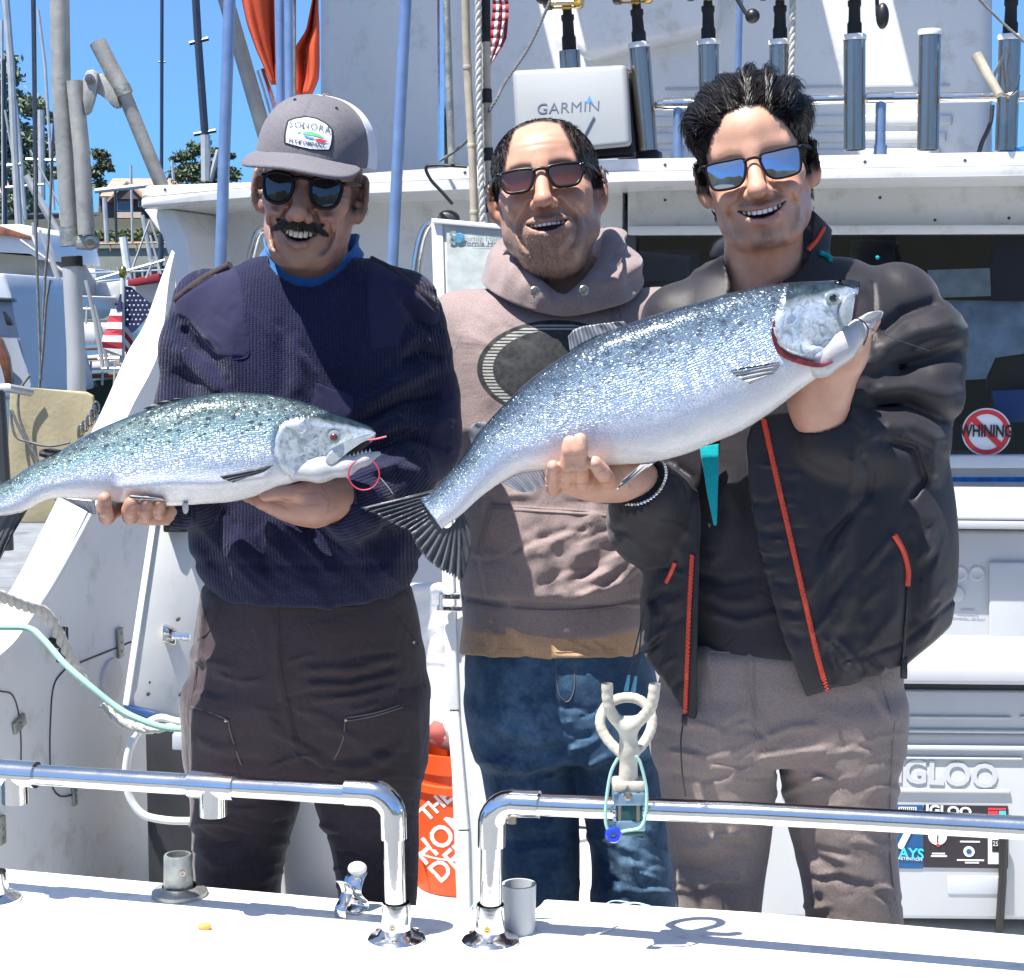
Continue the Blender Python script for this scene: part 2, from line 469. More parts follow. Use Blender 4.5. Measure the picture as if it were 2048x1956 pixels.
def creases(seed, boxes):
    """small random creases: (x0, x1, y0, y1, count, slope, width, height)"""
    rs = np.random.RandomState(seed); out = []
    for (x0, x1, y0, y1, n, sl, w, a) in boxes:
        for k in range(n):
            x = rs.uniform(x0, x1); y = y0+(y1-y0)*(k+rs.rand())/n; L = rs.uniform(.25,.6)*(x1-x0); s = sl+rs.uniform(-.18,.18); b = rs.uniform(-.16,.16)*L
            out.append(([(x-L/2, y-s*L/2),(x-L/6, y-s*L/6+b*.8),(x+L/6, y+s*L/6+b*.8),(x+L/2, y+s*L/2)], w*rs.uniform(.7,1.4), a*rs.uniform(.5,1.2)*(1 if k % 2 else -.8), rs.choice([-1,1])))
    return out
# ------------------------------------------------------------------ heads
def head_frame(c, s, yaw, pitch, roll):
    R = np.array((Matrix.Rotation(rad(roll),3, 'Y') @ Matrix.Rotation(rad(pitch),3, 'X') @ Matrix.Rotation(rad(yaw),3, 'Z')), dtype=np.float32)
    return dict(c=np.asarray(c, np.float32), s=s if hasattr(s, '__len__') else (s, s, s), R=R)
def to_local(fr, P): return ((P-fr['c']) @ fr['R'])/np.asarray(fr['s'], np.float32)
def to_world(fr, L): return fr['c'] + (np.asarray(L, np.float32)*np.asarray(fr['s'], np.float32)) @ fr['R'].T
def mouth_curves(p):
    t = np.linspace(-1,1,13); mw = p.get('mw',.029); mz = p.get('mz',-.066); up = p.get('curl',.009); op = p.get('open',.011)
    x = mw*t; y = -.0945 + .021*t*t + p.get('my',0)
    zu = mz + up*t*t + .002*(1-t*t) + p.get('skew',0)*t
    zl = mz + up*t*t - op*(1-t*t) + p.get('skew',0)*t
    return t, x, y, zu, zl
def head_sdf(L, p):
    X = np.abs(L[:,0]); Q = np.stack([X, L[:,1], L[:,2]],1)          # mirrored for paired features
    cz = p.get('chin',-.112); jw = p.get('jaw',.046); fat = p.get('fat',0.0)
    tp = p.get('top',.083)
    d = ell(L,(0,.012,.040),(.0745,.096, tp))
    d = smin(d, ell(L,(0,-.010,.050-.6*(.083-tp)),(.066,.080,.062-.3*(.083-tp))),.02)
    d = smin(d, ell(L,(0,-.014,-.034),(.0600+fat,.071,.074)),.03)
    d = smin(d, chain(Q,[(jw+.009,.014,-.038),(jw,-.008,-.070),(.026,-.046, cz+.020),(0,-.061, cz+.016)],[.012,.014,.015,.0155],.02),.030)
    d = smin(d, ell(L,(0,-.070, cz+.017),(.018,.016,.0165)),.016)
    d = smin(d, ell(Q,(.044,-.050,-.016),(.020,.020,.015)),.028)   # cheek bones
    d = smin(d, ell(Q,(.037,-.066,-.036-p.get('ck',0)),(.019,.0165,.0155)),.013)   # smiling cheeks
    d = smin(d, rcone(Q,(.0,-.079,.020),(.040,-.066,.024),.013,.012),.014)         # brow
    d = ssub(d, ell(Q,(.031,-.095,.003),(.0165,.017,.0115)),.012)
    d = smin(d, ell(Q,(.031,-.0705,.003),(.0135,.0125,.0125)),.003)
    # nose
    nz = p.get('nz',-.040); nl = p.get('nl',.0)
    nose = rcone(L,(0,-.082,.008),(0,-.1085-nl, nz+.006),.0085,.0115)
    nose = smin(nose, ell(L,(0,-.1115-nl, nz+.002),(.0125,.0115,.0105)),.008)
    nose = smin(nose, ell(Q,(.0135,-.0985, nz-.001),(.0085,.0115,.0085)),.006)
    d = smin(d, nose,.012)
    d = ssub(d, ell(Q,(.0065,-.106, nz-.0095),(.0042,.0062,.0045)),.003)
    # mouth region bulge, lips
    t, x, y, zu, zl = mouth_curves(p)
    d = smin(d, ell(L,(0,-.074, p.get('mz',-.066)-.004),(.034,.020,.024)),.016)
    up = [(x[i], y[i]-.001, zu[i]+.0035) for i in range(0,13,2)]; lo = [(x[i], y[i]-.0005, zl[i]-.0045) for i in range(0,13,2)]
    ru = [.0022,.0036,.0046,.0044,.0046,.0036,.0022]; rl = [.0008,.0026,.0048,.0058,.0048,.0026,.0008]
    lips = np.minimum(chain(L, up, ru,.002), chain(L, lo, rl,.002))
    d = smin(d, lips,.006)
    gap = .5*(zu-zl)
    op = [(x[i], y[i]-.002,.5*(zu[i]+zl[i])) for i in range(0,13,2)]; ro = [max(.0010, gap[i]*.92) for i in range(0,13,2)]
    Ls = L.copy(); Ls[:,1] = (Ls[:,1]+.085)*.36-.085
    op2 = [(a,(b+.085)*.36-.085, c) for a, b, c in op]
    d = ssub(d, chain(Ls, op2, ro,.001),.0022)
    # folds from the nose to the mouth corners, under-lip groove, chin crease
    nf = p.get('nf',1.0)
    cx, czc = x[-1], zu[-1]
    frontm = sstep(-.035,-.055, L[:,1])
    def crease(pts, w, dep, bul=0.0):
        e, sg = polydist(Q[:,0], Q[:,2], pts)
        return (dep*np.exp(-(e/w)**2) - bul*np.exp(-((e-2.1*w)/(1.7*w))**2)*(sg > 0))*frontm
    pts = [(.0205, nz+.005),(.0290, nz-.008),(cx+.0085, czc+.006),(cx+.0125, czc-.010)] + ([(cx+.009, czc-.026),(cx+.003, czc-.036)] if nf > 1.1 else [])
    d = d + crease(pts,.0032,.0022*nf,.0020*nf)
    if nf > 1.1: d = d + crease([(.046, nz-.004),(cx+.021, czc+.010),(cx+.022, czc-.012),(cx+.014, czc-.034)],.0028,.0012*nf,.0008)
    for a in (0,1,2): d = d + crease([(.053,.004-.006*a),(.066,.010-.012*a)],.0016,.0005*nf*nf)
    d = d + crease([(.016,-.012),(.034,-.018),(.046,-.012)],.0030,.0010*nf)
    e = chain(L,[(-.016,-.088, zl[6]-.0165),(0,-.092, zl[6]-.0185),(.016,-.088, zl[6]-.0165)],[.001]*3); d = d + .0030*np.exp(-(e/.0055)**2)
    e = chain(L,[(0,-.098, zu[6]+.009),(0,-.100, nz-.010)],[.001]*2); d = d + .0012*np.exp(-(e/.0030)**2)
    for zf in p.get('frow',()):
        e = chain(L,[(-.035,-.078, zf-.002),(0,-.09, zf),(.035,-.078, zf-.002)],[.001]*3); d = d + .0010*np.exp(-((np.abs(L[:,2]-zf))/.0028)**2)*np.exp(-(X/.035)**2)*(L[:,1] < 0)
    # ears
    es = p.get('ear',1.0)
    Re = rotm(8,0,36)
    er = ell(Q,(.0775+.004*(es-1)*5,.012,-.006),(.0078*es,.0185*es,.0325*es), Re)
    er = ssub(er, ell(Q,(.0830,.008,-.003),(.0060,.0105*es,.0205*es), Re),.004)
    er = smin(er, ell(Q,(.0730,.004,-.029),(.006,.008,.010)),.006)
    er = smin(er, ell(Q,(.0740,-.002,-.012),(.004,.004,.006)),.004)
    d = smin(d, er,.009)
    d = d - .0004*wnoise(L,90,3,2)
    return d
def head_colors(L, p, skin):
    """pigment: lips, stubble, brows, warm nose and ears"""
    n = len(L); X = np.abs(L[:,0]); Q = np.stack([X, L[:,1], L[:,2]],1)
    c = np.tile(np.asarray(skin, np.float32),(n,1))
    mot = wnoise(L,60,11,3)[:, None]; c = c*(1+.05*mot)*(1+.06*wnoise(L,240,17,2)[:, None]*np.array((.6,1.,1.)))
    def blend(w, col):
        nonlocal c
        w = np.clip(w,0,1)[:, None]; c = c*(1-w) + np.asarray(col, np.float32)*w
    def g(pt, r): return np.exp(-(((Q-np.asarray(pt, np.float32))/np.asarray(r, np.float32))**2).sum(1))
    nz = p.get('nz',-.040)
    red = np.asarray(skin)*np.array((1.08,.74,.66))
    blend(.55*g((0,-.112, nz),(.018,.02,.016)), red); blend(.40*g((.042,-.065,-.03),(.022,.03,.02)), red)
    blend(.7*g((.082,.014,-.006),(.012,.025,.04)), red)
    t, x, y, zu, zl = mouth_curves(p)
    up = [(x[i], y[i]-.001, zu[i]+.0030) for i in range(0,13,2)]; lo = [(x[i], y[i], zl[i]-.0042) for i in range(0,13,2)]
    e = np.minimum(chain(L, up,[.001,.0026,.0034,.0030,.0034,.0026,.001]), chain(L, lo,[.001,.0034,.0046,.005,.0046,.0034,.001]))
    blend(.9*sstep(.0026,-.0005, e)*(L[:,1] < -.05), p.get('lip', np.asarray(skin)*np.array((.80,.46,.46))))
    inside = (L[:,2] < np.interp(L[:,0], x, zu)) & (L[:,2] > np.interp(L[:,0], x, zl)) & (X < x[-1]) & (L[:,1] > -.088) & (L[:,1] < -.04)
    blend(inside*1.0,(.09,.025,.022))
    st = p.get('stub',0)
    if st:
        cz = p.get('chin',-.112)
        zone = sstep(-.050,-.066, L[:,2])*sstep(.035,-.005, L[:,1])
        zone *= 1-np.exp(-((X/.022)**2+((L[:,2]-(p.get('mz',-.066)))/.010)**2))
        zone = np.maximum(zone, sstep(.056,.064, X)*sstep(.012,-.004, L[:,1])*sstep(.01,-.02, L[:,2])*sstep(-.035,-.02, L[:,1])*.8)
        mz_ = p.get('mz',-.066)
        mus = np.exp(-((L[:,2]-(zu[6]+.011))/.0065)**2)*sstep(.034,.026, X)*(L[:,1] < -.06)
        zone = np.maximum(zone, mus*p.get('mus',.9))
        if p.get('goatee'):
            zone = mus*p.get('mus',.9)
            zone = np.maximum(zone, np.exp(-((L[:,2]-cz-.004)/.010)**2)*sstep(.032,.018, X)*(L[:,1] < -.035))
            zone = np.maximum(zone, np.exp(-((L[:,2]-cz-.020)/.012)**2)*sstep(.014,.004, X)*(L[:,1] < -.05)*.8)
            zone = np.maximum(zone,.28*sstep(-.06,-.08, L[:,2])*sstep(.0,-.03, L[:,1]))
        sp_ = .55+.45*np.sign(np.sin(L[:,0]*1900+3*np.sin(L[:,2]*900))*np.sin(L[:,2]*1700+2*np.sin(L[:,0]*1100)))
        blend(st*zone*(.75+.25*sp_), p.get('stubcol',(.06,.045,.04)))
    hz = p.get('hair_mask')
    if hz is not None: blend(hz(L)*p.get('hair_w',.85), p.get('haircol',(.02,.018,.017)))
    # eyebrows
    bz = .021+.006*np.exp(-((X-.03)/.02)**2)
    blend(p.get('brow',.85)*np.exp(-((L[:,2]-bz-p.get('bz',0))/p.get('bw',.0036))**2)*sstep(.010,.014, X)*sstep(.050,.042, X)*(L[:,1] < -.045), p.get('browcol',(.03,.022,.02)))
    return c
def skin_mat():
    m, n, p = new_mat('skin')
    a = N(n, 'ShaderNodeAttribute', attribute_name='Col')
    tc = N(n, 'ShaderNodeTexCoord'); no = N(n, 'ShaderNodeTexNoise', i_Scale=45.0, i_Detail=5.0); n.links.new(tc.outputs['Object'], no.inputs['Vector'])
    r = ramp(n, no.outputs[0],[(.3,(.86,.84,.84)),(.7,(1.06,1.05,1.04))])
    n.links.new(mixc(n,1.0, a.outputs['Color'], r.outputs[0], 'MULTIPLY'), p.inputs['Base Color'])
    p.inputs['Roughness'].default_value = .38; p.inputs['Specular IOR Level'].default_value = .45
    p.inputs['Subsurface Weight'].default_value = .12; p.inputs['Subsurface Radius'].default_value = (.6,.2,.12); p.inputs['Subsurface Scale'].default_value = .012
    nb = N(n, 'ShaderNodeTexNoise', i_Scale=520.0, i_Detail=3.0); n.links.new(tc.outputs['Object'], nb.inputs['Vector'])
    vb = N(n, 'ShaderNodeTexVoronoi', i_Scale=700.0); n.links.new(tc.outputs['Object'], vb.inputs['Vector'])
    h = math_(n, 'ADD', nb.outputs[0], math_(n, 'MULTIPLY', vb.outputs['Distance'],.6))
    b = N(n, 'ShaderNodeBump', i_Strength=.7, i_Distance=.0003); n.links.new(h, b.inputs['Height']); n.links.new(b.outputs[0], p.inputs['Normal'])
    return m
M['skin'] = skin_mat()
M['teeth'] = simple('teeth',(.74,.66,.52),.25, var=.05)
M['teeth_white'] = simple('pale teeth',(.82,.80,.76),.22, var=.04)
M['tongue'] = simple('mouth',(.16,.035,.035),.4)
def strands_obj(name, roots, dirs, lens, rs, mat, parent, segs=4, sag=None, seed=0, curlf=0.15, cols=None):
    """hair as tapered three-sided tubes"""
    rs_ = np.random.RandomState(seed); n = len(roots)
    roots = np.asarray(roots, np.float32); pts = np.zeros((n, segs+1,3), np.float32); pts[:,0] = roots
    d = np.asarray(dirs, np.float32); d = d/np.linalg.norm(d, axis=1, keepdims=True)
    for k in range(segs):
        t = (k+1)/segs
        dd = d + curlf*rs_.randn(n,3)*.5
        if sag is not None: dd = dd + sag(pts[:, k], t)
        dd /= np.linalg.norm(dd, axis=1, keepdims=True)
        pts[:, k+1] = pts[:, k] + dd*(np.asarray(lens)/segs)[:, None]; d = .65*d+.35*dd
    r = np.asarray(rs)
    V_ = np.zeros((n, segs+1,3,3), np.float32)
    tdir = d; h = np.tile(A_(.3,.2,.93),(n,1)); a = np.cross(tdir, h); a /= np.linalg.norm(a, axis=1, keepdims=True)+1e-6; b = np.cross(tdir, a)
    for k in range(segs+1):
        w = r*(1-.85*(k/segs)**1.5)
        for j in range(3):
            V_[:, k, j] = pts[:, k] + w[:, None]*(math.cos(2.094*j)*a + math.sin(2.094*j)*b)
    base = (np.arange(n)*(segs+1)*3)[:, None, None, None]
    k = np.arange(segs)[None, :, None, None]; j = np.arange(3)[None, None, :, None]
    q = np.concatenate([base+k*3+j, base+k*3+(j+1) % 3, base+(k+1)*3+(j+1) % 3, base+(k+1)*3+j],-1).reshape(-1,4)
    at = None
    if cols is not None: at = {'Col': np.repeat(np.concatenate([cols, np.ones((n,1))],1),(segs+1)*3,0)}
    return mesh_obj(name, V_.reshape(-1,3), q, mat, parent, attrs=at)
def hair_mat(name, rough=.35):
    m, n, p = new_mat(name)
    a = N(n, 'ShaderNodeAttribute', attribute_name='Col'); n.links.new(a.outputs['Color'], p.inputs['Base Color'])
    p.inputs['Roughness'].default_value = rough; p.inputs['Specular IOR Level'].default_value = .5
    return m
M['hair'] = hair_mat('hair',.30)
def build_teeth(fr, p, parent, mat, zt=.5, n=8, inset=.0045):
    t, x, y, zu, zl = mouth_curves(p)
    mb = MB()
    for i in range(n):
        u = (i+.5)/n*2-1; u *= .80
        w = p.get('mw',.029)*.8*2/n*(1.05 if abs(u) < .35 else .86)
        xx = u*p.get('mw',.029); yy = np.interp(u, t, y)+inset+.010*u*u; zz = np.interp(u, t, zu); h = zt*(1-.25*u*u)
        a = math.atan2(2*(.021+.010)*u, p.get('mw',.029))
        R = Matrix.Rotation(a,3, 'Z')
        b = MB(); b.box((0,0,0),(w*.96,.006, h*2), bevel=.0016, seg=2)
        for v in b.bm.verts:
            q = R @ v.co + Vector((xx, yy, zz - h + .003)); v.co = Vector(to_world(fr, np.array([q]))[0])
        me = bpy.data.meshes.new('t'); b.bm.to_mesh(me); b.bm.free(); mb.bm.from_mesh(me); bpy.data.meshes.remove(me)
    return mb.build('teeth', mat, parent)
def comp(P, lo, hi, func, pad=.03):
    """evaluate func only near its box; elsewhere the distance to the box"""
    lo = np.asarray(lo, np.float32); hi = np.asarray(hi, np.float32)
    q = np.maximum(np.maximum(lo-P, P-hi),0); d = np.sqrt((q*q).sum(1))
    m = d < pad; out = d + .01
    if m.any(): out[m] = func(P[m])
    return out
# ------------------------------------------------------------------ shared dress and hand helpers
def hit(f, px, py, off=0.0, d0=2.0, d1=3.1, n=170):
    """first points of the surface f seen along the given directions"""
    px = np.atleast_1d(np.asarray(px, float)); py = np.atleast_1d(np.asarray(py, float))
    a = (px-1024)/F; b = (978-py)/F
    r = np.stack([a, cp+b*sp,-sp+b*cp],1); r = r/r[:,1:2]
    t = np.linspace(d0, d1, n)
    P = (C0[None, None] + r[:, None]*t[None, :, None]).reshape(-1,3).astype(np.float32)
    v = f(P).reshape(len(px), n) - off
    neg = v < 0; k = np.argmax(neg,1); ok = neg.any(1); k = np.clip(k,1, n-1)
    i = np.arange(len(px)); va, vb = v[i, k-1], v[i, k]
    tt = t[k-1] + (t[k]-t[k-1])*np.clip(va/(va-vb+1e-12),0,1)
    tt = np.where(ok, tt, np.median(tt[ok]) if ok.any() else d1)
    for _ in range(4):
        e = f((C0 + r*tt[:, None]).astype(np.float32)) - off; tt = tt + np.where(ok, np.clip(e,-.01,.01)*.8,0)
    return C0 + r*tt[:, None]
def on_cloth(name, f, pts, r, mat, parent, off=.001, n=6, sub=5, d0=2.0, d1=3.1, flat=None):
    """a seam, zip, cord or thread that follows the cloth"""
    pp = smooth_path([np.array(p, float) for p in pts], sub); pp = np.array(pp)
    H = hit(f, pp[:,0], pp[:,1], off, d0, d1)
    for k in range(2): H[1:-1] = .25*H[:-2]+.5*H[1:-1]+.25*H[2:]
    return MB().tube(H, r, n).build(name, mat, parent, angle=60)
def drape(o, f, off, d0=2.0, d1=3.1):
    me = o.data; v = np.empty(len(me.vertices)*3, np.float32); me.vertices.foreach_get('co', v); v = v.reshape(-1,3)
    mw = np.array(o.matrix_world) if o.parent is None else np.array(o.parent.matrix_world @ o.matrix_parent_inverse)
    px, py = project(v); H = hit(f, px, py, off, d0, d1)
    me.vertices.foreach_set('co', H.astype(np.float32).ravel()); me.update()
def drape_poly(name, f, poly, off, mat, parent, d0=2.0, d1=3.1, step=7, smooth=True):
    """flat piece of cloth or print cut to an outline and laid on the surface f"""
    bm = bmesh.new(); xs = [p[0] for p in poly]; ys = [p[1] for p in poly]
    vs = [bm.verts.new((p[0], p[1],0)) for p in poly]; bm.faces.new(vs)
    for ax, lo, hi in ((0, min(xs), max(xs)),(1, min(ys), max(ys))):
        for c in np.arange(lo+step, hi, step):
            no = [0,0,0]; no[ax] = 1; co = [0,0,0]; co[ax] = c
            bmesh.ops.bisect_plane(bm, geom=bm.verts[:]+bm.edges[:]+bm.faces[:], plane_co=co, plane_no=no)
    bmesh.ops.triangulate(bm, faces=bm.faces[:])
    bm.verts.ensure_lookup_table()
    P = np.array([v.co for v in bm.verts]); fa = [[v.index for v in f_.verts] for f_ in bm.faces]; bm.verts.index_update()
    fa = [[v.index for v in f_.verts] for f_ in bm.faces]; bm.free()
    H = hit(f, P[:,0], P[:,1], off, d0, d1)
    fa = [q[::-1] for q in fa]
    return mesh_obj(name, H, fa, mat, parent)
def drape_text(name, s, f, cx, cy, size, mat, parent, rot=0.0, off=.003, d=2.5, d0=2.0, d1=3.1, sx=1.0, bold=0.0, spacing=1.0, arc=0.0):
    c = D(cx, cy, d); m = d/F
    a = rad(rot); R = np.array((math.cos(a),0,-math.sin(a))); U = np.array((math.sin(a),0, math.cos(a)))
    o = text_obj(name, s, size*m, c, R, U, mat, None, depth=0, sx=sx, bold=bold*m, spacing=spacing)
    if arc:
        for v in o.data.vertices:
            q = (np.array(v.co)-c) @ R; v.co = Vector(np.array(v.co) - U*arc*q*q)
    bm = bmesh.new(); bm.from_mesh(o.data); bmesh.ops.triangulate(bm, faces=bm.faces[:]); bm.to_mesh(o.data); bm.free()
    drape(o, f, off, d0, d1); fit(o, parent); return o
def bounds(pts, pad): 
    a = np.array(pts); return a.min(0)-pad, a.max(0)+pad
def limb(pts, k=.02):
    """pts: (px, py, d, r) -> SDF of a tapering limb"""
    Q = [D(p[0], p[1], p[2]) for p in pts]; R = [p[3] for p in pts]
    lo, hi = bounds(Q, max(R))
    return lambda P: comp(P, lo, hi, lambda S: chain(S, Q, R, k),.06)
def fingers(specs):
    """each finger: list of (px, py, d) joints and a base radius"""
    fs = []
    for pts, r in specs:
        Q = [D(*p) for p in pts]; n = len(Q)
        R = [r*(1.0-.22*i/(n-1)) for i in range(n)]
        # knuckles a little thicker than the shafts between them
        QQ = []; RR = []
        for i in range(n-1):
            QQ += [Q[i],.5*(Q[i]+Q[i+1])]; RR += [R[i],.93*.5*(R[i]+R[i+1])]
        QQ.append(Q[-1]); RR.append(R[-1]); fs.append((QQ, RR))
    allp = [q for f in fs for q in f[0]]; lo, hi = bounds(allp,.012)
    def f_(S):
        d = None
        for Q, R in fs:
            e = chain(S, Q, R,.004); d = e if d is None else smin(d, e,.0025)
        return d
    return lambda P: comp(P, lo, hi, f_,.03)
def union(fs, k):
    def g(P):
        d = None
        for f in fs:
            e = f(P); d = e if d is None else smin(d, e, k)
        return d
    return g
def cloth_mat(name, col, rough=.85, sheen=.25, weave=0.0, wsc=900, var=.08, vscale=9, wr=.0015, wrs=26, spec=.25):
    """woven cloth; attribute tint multiplies nothing, only adds print and dye"""
    m, n, p = new_mat(name)
    tc = N(n, 'ShaderNodeTexCoord'); src = tc.outputs['Object']
    no = N(n, 'ShaderNodeTexNoise', i_Scale=float(vscale), i_Detail=6.0); n.links.new(src, no.inputs['Vector'])
    f2 = N(n, 'ShaderNodeTexNoise', i_Scale=380.0, i_Detail=2.0); n.links.new(src, f2.inputs['Vector'])
    r = ramp(n, no.outputs[0],[(.3, tuple(c*(1-2*var) for c in col)),(.7, tuple(c*(1+var) for c in col))])
    r2 = ramp(n, f2.outputs[0],[(.3,(.84,)*3),(.7,(1.12,)*3)])
    c = mixc(n,1.0, r.outputs[0], r2.outputs[0], 'MULTIPLY'); n.links.new(c, p.inputs['Base Color'])
    p.inputs['Roughness'].default_value = rough; p.inputs['Specular IOR Level'].default_value = spec
    p.inputs['Sheen Weight'].default_value = sheen; p.inputs['Sheen Roughness'].default_value = .45
    w1 = N(n, 'ShaderNodeTexNoise', i_Scale=float(wrs), i_Detail=3.0, i_Distortion=1.2); n.links.new(src, w1.inputs['Vector'])
    b1 = N(n, 'ShaderNodeBump', i_Strength=1.0, i_Distance=wr*2.2); n.links.new(w1.outputs[0], b1.inputs['Height'])
    last = b1
    if weave:
        w2 = N(n, 'ShaderNodeTexNoise', i_Scale=float(wsc), i_Detail=1.0); n.links.new(src, w2.inputs['Vector'])
        b2 = N(n, 'ShaderNodeBump', i_Strength=.8, i_Distance=weave); n.links.new(w2.outputs[0], b2.inputs['Height']); n.links.new(b1.outputs[0], b2.inputs['Normal']); last = b2
    n.links.new(last.outputs[0], p.inputs['Normal'])
    return m, n, p, c, last
def knit_mat():
    m, n, p, c, last = cloth_mat('navy ribbed knit',(.014,.0155,.046),.9,.16,.0, var=.10, vscale=14, wr=.0012, wrs=18, spec=.12)
    a = N(n, 'ShaderNodeAttribute', attribute_name='rib'); pt = N(n, 'ShaderNodeAttribute', attribute_name='patch')
    tc = N(n, 'ShaderNodeTexCoord'); z = N(n, 'ShaderNodeSeparateXYZ'); n.links.new(tc.outputs['Object'], z.inputs[0])
    jit = N(n, 'ShaderNodeTexNoise', i_Scale=160.0, i_Detail=2.0); n.links.new(tc.outputs['Object'], jit.inputs['Vector'])
    u = math_(n, 'ADD', a.outputs['Fac'], math_(n, 'MULTIPLY', jit.outputs[0],.0032))
    s = math_(n, 'ABSOLUTE', math_(n, 'SINE', math_(n, 'MULTIPLY', u, math.pi/.0050)))
    st = math_(n, 'MULTIPLY', math_(n, 'ABSOLUTE', math_(n, 'SINE', math_(n, 'ADD', math_(n, 'MULTIPLY', z.outputs['Z'],1250.0), math_(n, 'MULTIPLY', jit.outputs[0],9.0)))),.5)
    h = math_(n, 'MULTIPLY', math_(n, 'ADD', s, st), math_(n, 'SUBTRACT',1.0, pt.outputs['Fac']))
    b = N(n, 'ShaderNodeBump', i_Strength=1.0, i_Distance=.0010); n.links.new(h, b.inputs['Height']); n.links.new(last.outputs[0], b.inputs['Normal'])
    n.links.new(b.outputs[0], p.inputs['Normal'])
    sh = ramp(n, math_(n, 'ADD', math_(n, 'MULTIPLY', s,.7), math_(n, 'MULTIPLY', st,.6)),[(0,(.72,.72,.76)),(1,(1.15,1.15,1.12))])
    knitc = mixc(n,1.0, c, sh.outputs[0], 'MULTIPLY')
    n.links.new(mixc(n, pt.outputs['Fac'], knitc,(.022,.022,.054)), p.inputs['Base Color'])
    return m
M['knit'] = knit_mat()
M['blue_tee'] = cloth_mat('blue t-shirt cotton',(.035,.17,.45),.85,.2,.0004, wr=.0008)[0]
M['pants_dark'] = cloth_mat('dark brown duck canvas',(.050,.036,.039),.8,.2,.0006,1100, var=.16, vscale=7, wr=.0016, wrs=22)[0]
M['taupe'] = cloth_mat('taupe chino cotton',(.215,.172,.155),.85,.2,.0004,1200, var=.06, vscale=8, wr=.0013, wrs=20)[0]
M['tan_tee'] = cloth_mat('tan t-shirt cotton',(.56,.35,.20),.85,.2,.0004, wr=.0010)[0]
M['charcoal'] = cloth_mat('charcoal softshell',(.021,.019,.023),.5,.10,.0002,1500, var=.05, vscale=6, wr=.0005, wrs=16, spec=.30)[0]
M['charcoal_knit'] = cloth_mat('charcoal rib',(.010,.010,.013),.85,.15,.0006,700, wr=.001)[0]
M['black_tee'] = cloth_mat('black t-shirt cotton',(.026,.023,.028),.85,.3,.0004, wr=.0018, wrs=12)[0]
M['teal'] = cloth_mat('turquoise lining',(.0,.36,.40),.6,.1,.0002, wr=.0005)[0]
M['zip'] = simple('orange zip tape',(.72,.07,.03),.5, bump=.0006, bscale=500)
M['thread'] = simple('stitching thread',(.16,.13,.12),.8)
def denim():
    m, n, p, c, last = cloth_mat('blue denim',(.022,.060,.125),.85,.15,.0006,1000, var=.12, vscale=6, wr=.0015, wrs=20)
    tc = N(n, 'ShaderNodeTexCoord'); no = N(n, 'ShaderNodeTexNoise', i_Scale=16.0, i_Detail=10.0, i_Roughness=.75); n.links.new(tc.outputs['Object'], no.inputs['Vector'])
    a = N(n, 'ShaderNodeAttribute', attribute_name='fade')
    f = math_(n, 'MULTIPLY', ramp(n, no.outputs[0],[(.38,(0,0,0)),(.66,(1,1,1))]).outputs[0], a.outputs['Fac'])
    n.links.new(mixc(n, f, c,(.16,.29,.42)), p.inputs['Base Color']); return m
M['denim'] = denim()
def hoodie_mat():
    m, n, p, c, last = cloth_mat('mauve hoodie fleece',(.275,.215,.208),.9,.30,.0007,800, var=.06, vscale=9, wr=.0016, wrs=14, spec=.12)
    e = N(n, 'ShaderNodeAttribute', attribute_name='em'); tc = N(n, 'ShaderNodeTexCoord'); z = N(n, 'ShaderNodeSeparateXYZ'); n.links.new(tc.outputs['Object'], z.inputs[0])
    st = math_(n, 'GREATER_THAN', math_(n, 'SINE', math_(n, 'MULTIPLY', z.outputs['Z'],2*math.pi/.0050)),-.25)
    cr = N(n, 'ShaderNodeTexVoronoi', i_Scale=120.0); n.links.new(tc.outputs['Object'], cr.inputs['Vector'])
    dk = ramp(n, cr.outputs['Distance'],[(0,(.026,.028,.030)),(1,(.055,.056,.058))]).outputs[0]
    def step(v, w=.006): 
        mr = N(n, 'ShaderNodeMapRange'); n.links.new(e.outputs['Fac'], mr.inputs[0]); mr.inputs[1].default_value = v-w; mr.inputs[2].default_value = v+w; return mr.outputs[0]
    ringc = mixc(n, st,(.03,.03,.032),(.36,.36,.34))
    o1 = mixc(n, step(.80), dk, ringc); o2 = mixc(n, step(.93), o1, dk); o3 = mixc(n, step(1.0), o2, c)
    n.links.new(o3, p.inputs['Base Color'])
    rr = mixc(n, step(1.0),(.45,)*3,(.9,)*3); n.links.new(rr, p.inputs['Roughness'])
    sh = math_(n, 'MULTIPLY', step(1.0),.3); n.links.new(sh, p.inputs['Sheen Weight'])
    return m
M['hoodie'] = hoodie_mat(); M['hoodie_plain'] = cloth_mat('mauve fleece binding',(.24,.185,.182),.9,.3,.0005)[0]
def lens_mat(name, col, metal, rough=.03, grad=None):
    m, n, p = new_mat(name)
    p.inputs['Base Color'].default_value = (*col,1); p.inputs['Metallic'].default_value = metal; p.inputs['Roughness'].default_value = rough
    p.inputs['Specular IOR Level'].default_value = .9
    if grad:
        a = N(n, 'ShaderNodeAttribute', attribute_name='hgt'); n.links.new(ramp(n, a.outputs['Fac'], grad).outputs[0], p.inputs['Base Color'])
    return m
M['lens_black'] = lens_mat('black lens',(.006,.006,.007),0)
M['lens_brown'] = lens_mat('brown gradient lens',(.1,.03,.01),0,.04,[(0,(.13,.034,.008)),(.5,(.035,.010,.005)),(1,(.006,.004,.004))])
M['lens_mirror'] = lens_mat('mirror lens',(.42,.45,.52),1.0,.03)
M['frame_black'] = simple('glossy black acetate',(.006,.005,.006),.3, spec=.25)
M['frame_matte'] = simple('matte black metal frame',(.008,.007,.009),.55, spec=.15)
